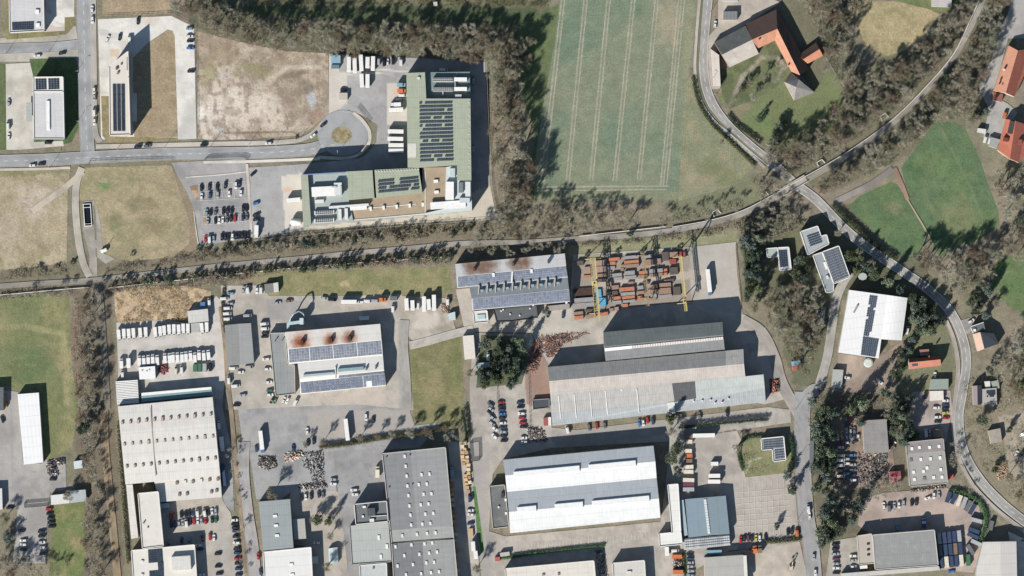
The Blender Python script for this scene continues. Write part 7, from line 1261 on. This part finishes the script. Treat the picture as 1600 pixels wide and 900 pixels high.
# zones of bare woodland: polygon, gap (px), radius range (m), label
ZONES = [
    ([(300, 8), (345, 2), (385, 26), (430, 33), (520, 36), (640, 37), (720, 39), (790, 50), (832, 62), (826, 94), (765, 94), (700, 90), (520, 84), (430, 74), (350, 55), (305, 38)], 12, (3.0, 4.6), 'bare brown tree in the wooded belt north of the plant'),
    ([(266, -10), (330, -10), (330, 10), (300, 30), (272, 20)], 13, (3.2, 4.6), 'bare grey tree at the top edge beside the office lot'),
    ([(768, 92), (800, 70), (815, 100), (810, 170), (818, 215), (832, 262), (834, 315), (800, 350), (784, 345), (770, 200)], 12, (3.2, 5.0), 'bare tree in the belt between the plant and the crop field'),
    ([(782, 346), (830, 326), (880, 325), (985, 330), (1000, 350), (960, 358), (880, 366), (800, 374), (740, 376), (745, 352)], 11, (2.6, 4.0), 'bare reddish tree in the belt south of the crop field'),
    ([(735, 380), (790, 384), (880, 380), (884, 390), (720, 406)], 12, (2.4, 3.4), 'bare tree behind the solar works'),
    ([(1235, -20), (1345, -20), (1335, 30), (1328, 90), (1352, 118), (1398, 98), (1440, 66), (1460, 40), (1485, 15), (1520, -15), (1512, 30), (1480, 84), (1440, 130), (1390, 180), (1340, 216), (1290, 248), (1240, 272), (1195, 240), (1200, 226), (1250, 215), (1290, 180), (1328, 155), (1300, 112), (1288, 70), (1260, 20)], 12.5, (3.0, 4.8), 'bare grey brown tree in the wood north of the cycle path'),
    ([(1548, -10), (1590, -15), (1574, 20), (1556, 60), (1545, 110), (1528, 150), (1532, 190), (1500, 188), (1462, 190), (1440, 212), (1410, 236), (1390, 258), (1330, 284), (1290, 300), (1268, 294), (1330, 252), (1400, 204), (1460, 146), (1505, 86), (1530, 30)], 12, (2.8, 4.4), 'bare tree between the cycle path and the meadow'),
    ([(1172, 278), (1200, 268), (1232, 272), (1225, 300), (1185, 312)], 11, (3.0, 4.4), 'bare pinkish tree west of the small bridge'),
    ([(1080, 330), (1160, 312), (1170, 322), (1100, 342), (1030, 352), (1030, 342)], 11, (2.2, 3.2), 'bare tree on the bank below the stubble field'),
    ([(1166, 340), (1215, 318), (1236, 320), (1240, 350), (1200, 380), (1170, 372)], 12, (2.6, 4.0), 'bare reddish tree above the bungalow'),
    ([(1200, 452), (1240, 440), (1278, 452), (1282, 500), (1276, 550), (1262, 590), (1235, 560), (1215, 525), (1196, 500)], 12, (3.0, 4.4), 'bare brown tree in the thicket beside the villa lane'),
    ([(118, 468), (150, 456), (152, 540), (156, 640), (148, 700), (150, 760), (168, 900), (134, 905), (130, 820), (138, 770), (128, 710), (120, 640), (114, 560)], 12, (2.8, 4.2), 'bare pinkish tree in the belt along the dirt track'),
    ([(1440, 412), (1500, 388), (1560, 380), (1575, 372), (1620, 380), (1600, 398), (1552, 420), (1548, 440), (1520, 455), (1500, 470), (1470, 448)], 13, (3.0, 4.6), 'bare tree between the meadow and the road bend'),
    ([(1560, 270), (1620, 255), (1620, 375), (1575, 368), (1562, 320)], 14, (3.0, 4.6), 'bare tree right of the large meadow'),
    ([(1545, 560), (1600, 500), (1620, 520), (1620, 640), (1570, 640), (1562, 610)], 14, (2.6, 4.2), 'bare tree in the eastern gardens'),
    ([(1562, 760), (1600, 720), (1620, 730), (1620, 800), (1600, 796)], 13, (2.8, 4.2), 'bare tree at the right edge above the pale hall'),
    ([(1355, 755), (1412, 750), (1422, 770), (1360, 775)], 12, (2.2, 3.2), 'bare tree between the scrapyard and the container yard'),
    ([(1296, 770), (1318, 745), (1325, 790), (1345, 825), (1300, 800)], 12, (2.8, 4.0), 'bare tree beside the evergreen belt of the right hand street'),
    ([(-10, 850), (30, 870), (70, 890), (120, 905), (-10, 905)], 12, (2.8, 4.0), 'bare tree in the lower left corner'),
    ([(650, 692), (700, 668), (725, 680), (728, 690), (690, 695)], 12, (1.8, 2.8), 'bare tree on the bank north of the grey warehouse'),
    ([(348, 690), (368, 700), (380, 800), (388, 900), (380, 900), (370, 800), (356, 740)], 13, (1.6, 2.6), 'thin bare tree on the lane shoulder'),
    ([(1484, 690), (1495, 690), (1510, 740), (1530, 768), (1510, 768), (1492, 745)], 11, (2.0, 3.0), 'bare tree on the bank beside the rooflight warehouse'),
    ([(1380, 640), (1395, 620), (1425, 625), (1420, 690), (1400, 690)], 13, (2.6, 3.8), 'bare tree between the scrapyard shed and the roadside lot'),
    ([(330, 390), (452, 379), (452, 397), (335, 408)], 13, (2.2, 3.4), 'bare tree on the bank south of the plant car park'),
    ([(520, 372), (650, 361), (650, 378), (520, 388)], 14, (2.2, 3.2), 'bare tree on the bank south of the plant'),
    ([(15, 462), (110, 452), (112, 470), (20, 474)], 18, (2.4, 3.2), 'bare tree above the left lawn'),
    ([(1255, 500), (1260, 500), (1262, 520), (1256, 520)], 12, (2.6, 3.6), 'bare tree in the middle of the thicket'),
]
ALL = []
for zi, (poly, gap, (r0, r1), lab) in enumerate(ZONES):
    for (x, y) in darts(poly, gap * .95, 500 + zi): ALL.append((rng.uniform(r0, r1) * .92, x, y, lab, 1.9 if zi == 2 else 1.4))
ALL.sort(reverse=True)
vis = [t for t in ALL if -8 < t[1] < 1608 and -8 < t[2] < 908]
big = vis[:300]; per = {}
for t_ in sorted(big, key=lambda t: t[1]): per.setdefault(t_[3], []).append(t_)
def which(lab, t_, lst): return lab if not 1 < len(lst) <= 20 or len(lab.split()) > 12 else '%s, %s from the left' % (lab, ORD[lst.index(t_) + 1])
for t_ in big:
    R, x, y, lab0, hs = t_; lab = which(lab0, t_, per[lab0]); put_tree('bare', x, y, R, lab, group='bare trees: ' + lab0.split(' tree ')[1], hs=hs)
rest = vis[300:] + [t for t in ALL if t not in set(vis)]
LOW = []
for i in range(5):
    V, mb = bare_tree(700 + i, 20, 42, .040); LOW.append(V)
chunks = []
for R, x, y, lab, hs in rest:
    V = LOW[rng.randrange(5)]; a = rng.uniform(0, 6.28); ca, sa = math.cos(a), math.sin(a); p = W(x, y, 5)
    chunks.append(np.stack([(V[:, 0] * ca - V[:, 1] * sa) * R + p[0], (V[:, 0] * sa + V[:, 1] * ca) * R + p[1], V[:, 2] * R * hs], 1))
if chunks:
    o = link('woodland', tri_mesh('woodland', np.concatenate(chunks), TW[0]), None, label='smaller bare trees filling the wooded belts', category='woodland', kind='stuff')
# undergrowth: brambles and dead brush
def brush(name, label, polys, dens, hgt, mat, seed, ln=(.5, 1.3), wd=(.10, .3)):
    r = np.random.default_rng(seed); P = []
    for poly in polys:
        xs = [p[0] for p in poly]; ys = [p[1] for p in poly]; n = int((max(xs) - min(xs)) * (max(ys) - min(ys)) * dens); X = r.uniform(min(xs), max(xs), n); Y = r.uniform(min(ys), max(ys), n)
        m = inside(poly, X, Y) & (fbm(X, Y, 11, seed, 3) > .42); X, Y = X[m], Y[m]; n = len(X)
        hz = hgt * sstep(.40, .75, fbm(X, Y, 11, seed, 3)) * r.uniform(.2, 1, n)
        P.append(tri_cloud(r, np.stack([(X - 800) * S, (450 - Y) * S, hz], 1), r.normal(size=(n, 3)) + np.array([0, 0, .6]), r.uniform(*ln, n), r.uniform(*wd, n)))
    return link(name, tri_mesh(name, np.concatenate(P), mat), None, label=label, category='undergrowth', kind='stuff')
RAILB = [[(0, 425), (104, 412), (106, 428), (0, 438)], [(165, 420), (300, 398), (400, 378), (480, 364), (600, 355), (745, 345), (740, 366), (560, 384), (350, 404), (165, 428)], [(165, 450), (350, 424), (470, 414), (700, 394), (705, 412), (440, 425), (345, 446), (180, 458)], [(0, 456), (112, 446), (112, 462), (0, 468)], [(890, 382), (1000, 374), (1110, 356), (1150, 346), (1160, 360), (1080, 374), (890, 388)], [(1150, 345), (1215, 318), (1240, 325), (1260, 350), (1190, 385), (1160, 372)]]
brush('undergrowth', 'brown brambles and dead brush along the cycle path', RAILB, 1.6, 4.0, M_leaf((150, 132, 112), .4), 61)
brush('undergrowth', 'dead brush and saplings on the woodland floor', [z[0] for z in ZONES[:12]], .8, 2.2, M_leaf((140, 124, 102), .4), 62)
brush('undergrowth', 'grey green scrub along the cycle path', RAILB + [ZONES[5][0], ZONES[6][0]], .35, 2.6, M_leaf((112, 116, 88), .4), 63)
brush('dry_reeds', 'tall pale dry reeds north of the van yard', [[(180, 460), (205, 448), (290, 447), (328, 456), (292, 484), (290, 500), (240, 502), (188, 506)]], 2.2, 1.4, M_leaf((206, 178, 138), .3), 64, (.5, 1.2), (.06, .18))
brush('undergrowth', 'scrub in the eastern gardens and road banks', [[(1500, 600), (1600, 560), (1600, 720), (1540, 740), (1512, 680)], [(1260, 615), (1420, 615), (1420, 640), (1262, 660)], [(1150, 690), (1200, 730), (1165, 745)]], .5, 1.6, M_leaf((128, 128, 92), .4), 65)
brush('undergrowth', 'ivy and shrubs at the top edge gardens', [[(390, -10), (860, -10), (850, 12), (400, 6)], [(520, 78), (640, 84), (640, 90), (520, 86)]], 1.2, 2.0, M_leaf((112, 118, 80), .45), 66)
# ---- single trees and evergreens (px, py, R, kind, label)
for (x, y, R, k, lab) in [
    (1217, 200, 3.0, 'green', 'round dark evergreen on the farm lawn nearest the hedge'), (1188, 186, 2.4, 'green', 'small dark evergreen on the western farm lawn'), (1210, 218, 3.6, 'green', 'broad evergreen at the south end of the farm lawn'), (1226, 192, 1.8, 'green', 'slim cypress on the farm lawn'),
    (1290, 105, 4.0, 'bare', 'pale bare tree east of the orange farm wing'), (1201, 224, 2.6, 'bare', 'small bare tree beside the farm hedge'), (1177, 152, 2.4, 'bare', 'bare tree in the farm court drive'), (1160, 140, 2.6, 'bare', 'bare tree behind the pale farm lean-to'), (1215, 100, 2.0, 'bare', 'bare tree at the east end of the farm court'), (1150, 152, 2.4, 'bare', 'bare tree at the corner of the farm drive'), (1172, 128, 2.6, 'bare', 'larger bare tree in the farm court'), (1195, 118, 2.2, 'bare', 'bare tree inside the farm court lawn'), (1190, 138, 2.4, 'bare', 'bare tree at the farm court exit'), (1128, 222, 2.2, 'bare', 'small brown tree beside the field cycle path'),
    (1440, 500, 4.4, 'green', 'bright green spreading tree east of the barrel roof'), (1430, 484, 3.2, 'green', 'smaller green tree by the barrel roof corner'), (1452, 512, 3.6, 'green', 'green tree beside the white garden heap'), (1390, 440, 3.6, 'green', 'yellowish tree between the villa lane and the road'), (1370, 430, 2.4, 'green', 'small round tree by the octagonal kiosk'),
    (1420, 548, 2.6, 'green', 'dark green tree south of the barrel roof'), (1408, 560, 2.4, 'green', 'green tree along the white hall drive'), (1345, 630, 5.0, 'green', 'large pale blue green conifer by the scrapyard corner'), (1330, 640, 4.0, 'green', 'blue green conifer beside the large pale conifer'), (1300, 645, 4.0, 'green', 'pale conifer nearest the street corner'), (1345, 660, 3.4, 'green', 'blue green conifer touching the brown grey shed'), (1408, 650, 4.0, 'green', 'dark evergreen behind the roadside lot'), (1418, 675, 3.6, 'green', 'bright green evergreen north of the rooflight warehouse'), (1400, 630, 3.4, 'green', 'evergreen right of the scrapyard shed'),
    (1275, 730, 4.2, 'green', 'grey green tree overhanging the right hand street'), (1290, 745, 4.0, 'green', 'grey green tree in the street belt'), (1276, 762, 3.8, 'green', 'pale green tree above the white street van'), (1290, 700, 3.6, 'green', 'dark green tree beside the long green truck'), (1298, 720, 3.4, 'green', 'evergreen at the scrapyard fence'), (1344, 788, 4.0, 'green', 'light green round tree west of the container yard'), (1330, 812, 4.2, 'green', 'green tree north of the street car park'), (1310, 830, 4.4, 'green', 'broad green tree above the street car park'), (1294, 842, 3.6, 'green', 'green tree at the street car park corner'), (1288, 800, 3.4, 'green', 'dark tree behind the parked white vans'), (1312, 790, 3.2, 'green', 'dark evergreen in the street belt gap'),
    (1055, 700, 4.2, 'green', 'green tree beside the container line'), (1050, 715, 3.8, 'green', 'lower green tree beside the container line'), (1060, 735, 3.0, 'green', 'small green tree above the white L-shaped roof'), (1050, 675, 3.2, 'bare', 'pink bare tree beside the long hall drive'), (1046, 655, 4.0, 'green', 'dark evergreen shading the cars of the long hall'), (1238, 765, 3.4, 'green', 'dark tree at the street edge of the marked yard'), (1230, 742, 3.2, 'green', 'dark tree at the corner of the round garden'), (1152, 700, 2.8, 'bare', 'grey bare tree on the west rim of the round garden'), (1215, 822, 2.2, 'green', 'small dark tree among the parked cars below the marked yard'),
    (424, 772, 3.8, 'bare', 'pale bushy tree at the north end of the blue grey hall'), (498, 812, 3.4, 'green', 'dark tree in the court beside the low extension'), (514, 815, 2.8, 'green', 'olive tree beside the entrance lane'), (488, 812, 2.4, 'bare', 'small bare tree beside the low extension'), (515, 838, 2.8, 'bare', 'bare tree above the greenhouse'), (512, 885, 3.2, 'bare', 'bare tree over the greenhouse'), (745, 888, 3.4, 'bare', 'round grey tree at the south end of the timber lane'), (105, 775, 3.2, 'bare', 'bare tree overhanging the blue grey garage'), (130, 668, 4.2, 'green', 'dark evergreen clump beside the white ribbed shed lawn'), (8, 810, 3.8, 'bare', 'bare tree on the left edge yard'), (12, 840, 3.2, 'green', 'dark green tree at the left edge lot'),
    (790, 575, 3.4, 'green', 'light green tree south of the shaded court'), (775, 585, 3.0, 'green', 'green tree by the pale green canopy'), (752, 592, 3.2, 'green', 'dark tree below the pale green canopy'), (735, 582, 2.8, 'bare', 'bare tree west of the pale green canopy'), (852, 487, 2.2, 'green', 'small green tree at the black annex corner'), (985, 366, 2.0, 'green', 'small dark tree on the cycle path bank'), (1195, 345, 3.2, 'green', 'dark tree beside the hidden greenhouse roof'), (1172, 400, 3.6, 'green', 'dark evergreen west of the bungalow'), (1176, 430, 3.4, 'green', 'dark evergreen below the bungalow drive'), (1250, 405, 3.2, 'green', 'dark tree between bungalow and villa'), (1180, 480, 3.2, 'bare', 'pale yellow tree at the crane yard corner'), (1165, 385, 3.0, 'green', 'evergreen at the crane yard fence'), (1242, 350, 3.0, 'bare', 'reddish bare tree north of the villa'), (1310, 365, 2.6, 'bare', 'bare tree between the villa and the road'), (1345, 395, 2.6, 'bare', 'bare tree on the road bank above the kiosk'),
    (1430, 405, 4.6, 'bare', 'tall bare tree shading the meadow corner'), (1445, 398, 5.0, 'bare', 'tallest bare tree at the lower meadow tip'), (1460, 412, 4.4, 'bare', 'bare tree right of the lower meadow tip'), (1475, 425, 4.4, 'bare', 'bare tree above the road bend'), (1590, 345, 3.6, 'green', 'green tree among bare trees at the right edge'), (1556, 475, 2.6, 'bare', 'reddish tree at the edge of the right meadow'), (1545, 455, 3.4, 'green', 'pale green tree west of the right meadow'), (1595, 600, 3.2, 'green', 'evergreen at the right edge gardens'), (1535, 655, 3.6, 'green', 'dark tree shading the eastern garden lawn'), (1578, 672, 2.4, 'green', 'garden evergreen beside the weathered shed'), (1556, 735, 2.2, 'green', 'dark shrub tree by the cut logs'), (1548, 578, 2.8, 'green', 'garden evergreen above the small white shed'), (1540, 175, 3.4, 'green', 'dark evergreen by the inn car park'), (1528, 178, 3.0, 'green', 'smaller dark evergreen by the inn car park'), (1475, 122, 2.8, 'green', 'dark evergreen beside the cycle path curve'), (1450, 182, 2.8, 'green', 'dark evergreen at the meadow tip'), (330, 12, 3.6, 'green', 'dark evergreen at the top edge west of the belt'), (350, 10, 3.6, 'green', 'larger dark evergreen at the top edge'), (818, 86, 3.2, 'green', 'evergreen at the crop field corner'), (700, 86, 2.6, 'green', 'evergreen in the belt by the plant corner')]:
    put_tree(k, x, y, R, lab, hs=1.3)
# evergreen belts
EV = [([(756, 530), (812, 530), (822, 560), (812, 596), (748, 600), (752, 565)], 15, (3.0, 4.0), 'tree added to darken the court grass'),  # dense trees added to make the dark shadow over the court
      ([(1160, 352), (1190, 362), (1192, 420), (1186, 470), (1166, 470), (1164, 400)], 13, (2.6, 3.8), 'dark evergreen in the belt beside the bungalow'),
      ([(1238, 398), (1262, 408), (1276, 440), (1250, 445), (1232, 436)], 12, (2.4, 3.6), 'dark evergreen between the bungalow and the villas'),
      ([(1268, 625), (1292, 630), (1300, 700), (1290, 760), (1300, 800), (1300, 850), (1280, 850), (1282, 780), (1276, 700)], 13.5, (3.0, 4.6), 'dark evergreen along the right hand street'),
      ([(1318, 395), (1345, 402), (1400, 436), (1445, 470), (1424, 470), (1380, 440), (1335, 425)], 13, (2.8, 4.0), 'tree on the shaded bank between the villa lane and the road'),
      ([(1420, 470), (1460, 480), (1478, 505), (1440, 530), (1424, 540), (1422, 500)], 12, (2.4, 3.8), 'green tree between the barrel roof and the road bend'),
      ([(1392, 560), (1418, 540), (1440, 545), (1416, 560), (1412, 590), (1398, 600)], 11, (1.6, 2.6), 'small green tree around the terracotta house'),
      ([(1500, 468), (1545, 450), (1560, 480), (1540, 500), (1520, 492)], 13, (2.6, 4.0), 'dark tree shading the road bend house'),
      ([(1380, 612), (1425, 618), (1420, 690), (1398, 690)], 13, (2.6, 3.8), 'evergreen between the scrapyard shed and the roadside lot')]
for zi, (poly, gap, (r0, r1), lab) in enumerate(EV):
    dd = sorted(darts(poly, gap, 900 + zi))
    for p_ in dd: x, y = p_; put_tree('green', x, y, rng.uniform(r0, r1), which(lab, p_, dd), group='evergreens: ' + lab, hs=1.35)
for k, (x, y, R) in enumerate([(478, 694, 2.2), (505, 690, 2.6), (562, 684, 2.6), (590, 682, 2.4), (612, 680, 2.8), (640, 676, 3.0), (668, 674, 3.2), (696, 668, 2.6)]): put_tree('bare', x, y, R, 'bare tree, %s from the left on the asphalt yard hedge' % ORD[k + 1], group='bare trees on the asphalt yard hedge', hs=1.5)
# hedges and shrubs
def hedge(label, pts, w, h_, col, seed, dens=26):
    P = smooth(pts, 6); r = np.random.default_rng(seed); d = np.r_[0, np.cumsum(np.linalg.norm(np.diff(P, axis=0), axis=1))]; n = int(d[-1] * dens * w / 3); t = r.uniform(0, d[-1], n)
    X = np.interp(t, d, P[:, 0]) + r.normal(size=n) * w * .3; Y = np.interp(t, d, P[:, 1]) + r.normal(size=n) * w * .3; z = h_ * r.uniform(.1, 1, n) ** .7
    V = tri_cloud(r, np.stack([(X - 800) * S, (450 - Y) * S, z], 1), r.normal(size=(n, 3)), r.uniform(.3, .8, n), r.uniform(.2, .5, n)); link('hedge', tri_mesh('hedge', V, M_leaf(col, .4)), None, label=label, category='hedge')
hedge('dark clipped hedge between the farm lawn and the country road', [(1138, 180), (1150, 195), (1170, 210), (1188, 224)], 3.5, 2.2, (72, 92, 58), 1)
hedge('spiky dark conifer hedge north of the marked yard', [(1060, 668), (1110, 663), (1160, 658), (1200, 655)], 4, 3.2, (66, 92, 66), 2)
hedge('bright green hedge above the cream block at the bottom edge', [(820, 866), (870, 860), (945, 852)], 3.4, 1.8, (100, 142, 72), 3)
hedge('bright green hedge beside the grey hut', [(783, 872), (800, 870), (824, 866)], 4, 1.8, (92, 136, 66), 4)
hedge('bright green hedge curving around the slanted containers', [(1488, 766), (1510, 772), (1530, 785), (1538, 800), (1540, 815), (1535, 835), (1530, 845)], 5, 2.4, (96, 140, 70), 5)
hedge('dark hedge on the north bank of the lower asphalt yard', [(500, 698), (540, 694), (600, 684), (660, 676), (700, 668)], 6, 2.6, (112, 112, 84), 6)
hedge('dark conifer row beside the middle car park', [(722, 640), (727, 665), (730, 690)], 4, 4, (58, 88, 70), 7)
hedge('green hedge ring around the round garden', [(1190, 682), (1170, 684), (1158, 692), (1154, 710), (1160, 735)], 4, 1.8, (98, 120, 72), 8)
hedge('dark shrubs behind the L-shaped garden house', [(1234, 682), (1239, 700), (1238, 722)], 5, 2.4, (70, 100, 60), 9)
hedge('bright green ivy bank north of the rooflight warehouse', [(1408, 686), (1420, 684), (1434, 676)], 8, 2, (110, 146, 70), 10)
hedge('dark hedge along the meadow bank beside the road', [(1300, 320), (1325, 345), (1370, 385), (1400, 405)], 5, 3, (84, 92, 66), 11)
hedge('ditch scrub between the cycle path and the stubble field', [(1083, 120), (1090, 155), (1108, 188), (1140, 220), (1180, 258)], 5, 1.4, (104, 112, 70), 12)
hedge('green verge shrubs beside the terracotta house', [(1400, 590), (1412, 575), (1440, 560)], 6, 2, (96, 122, 72), 13)
hedge('conifer hedge along the east side of the crane yard', [(1162, 372), (1166, 400), (1168, 440), (1166, 470)], 8, 4, (72, 94, 66), 14)
hedge('scrubby hedge between the warehouse and the dirt track', [(184, 660), (188, 720), (194, 800), (200, 880)], 4, 2, (130, 128, 88), 15)
hedge('scrub at the foot of the works yard lane', [(350, 450), (348, 480), (352, 520)], 4, 1.6, (120, 110, 84), 16)
hedge('shrub row between the orange containers and the small lot', [(1068, 862), (1069, 880), (1070, 900)], 3, 1.6, (98, 122, 62), 17)
hedge('shrubs and scrub below the parked cars of the marked yard', [(1196, 846), (1220, 845), (1250, 842)], 6, 1.8, (112, 116, 80), 18)
for k in range(46):  # row set close and tall so its shadows reach the path
    t_ = k / 45; x = 175 + 530 * t_ + rng.uniform(-4, 4); y = 445 - 45 * t_ + rng.uniform(-3, 2)
    put_tree('bush', x, y, rng.uniform(1.4, 2.8), 'dark scrub bush in the row south of the cycle path', group='scrub bushes south of the cycle path', hs=1.9)
for k in range(40):
    t_ = k / 39; x = 310 + 450 * t_ + rng.uniform(-5, 5); y = 392 - 34 * t_ + rng.uniform(-7, 5)
    put_tree('bush', x, y, rng.uniform(1.2, 2.6), 'brown scrub bush on the bank between plant and cycle path', group='scrub bushes between plant and cycle path', hs=1.3)
for k, (x, y, R) in enumerate([(205, 398, 1.6), (60, 418, 1.8), (88, 416, 1.6), (112, 410, 2.0), (463, 214, 1.2)] ): put_tree('bush', x, y, R, 'low shrub, %s from the left on the western lawns' % ORD[sorted([205, 60, 88, 112, 463]).index(x) + 1], group='low shrubs on the western lawns')
for k, (x, y) in enumerate([(918, 398), (945, 395), (965, 393), (1005, 392), (1025, 391), (1062, 388)]): put_tree('bush', x, y, 1.6, 'dark shrub, %s from the left behind the steel yard' % ORD[k + 1], group='dark shrubs behind the steel yard', idx=4)
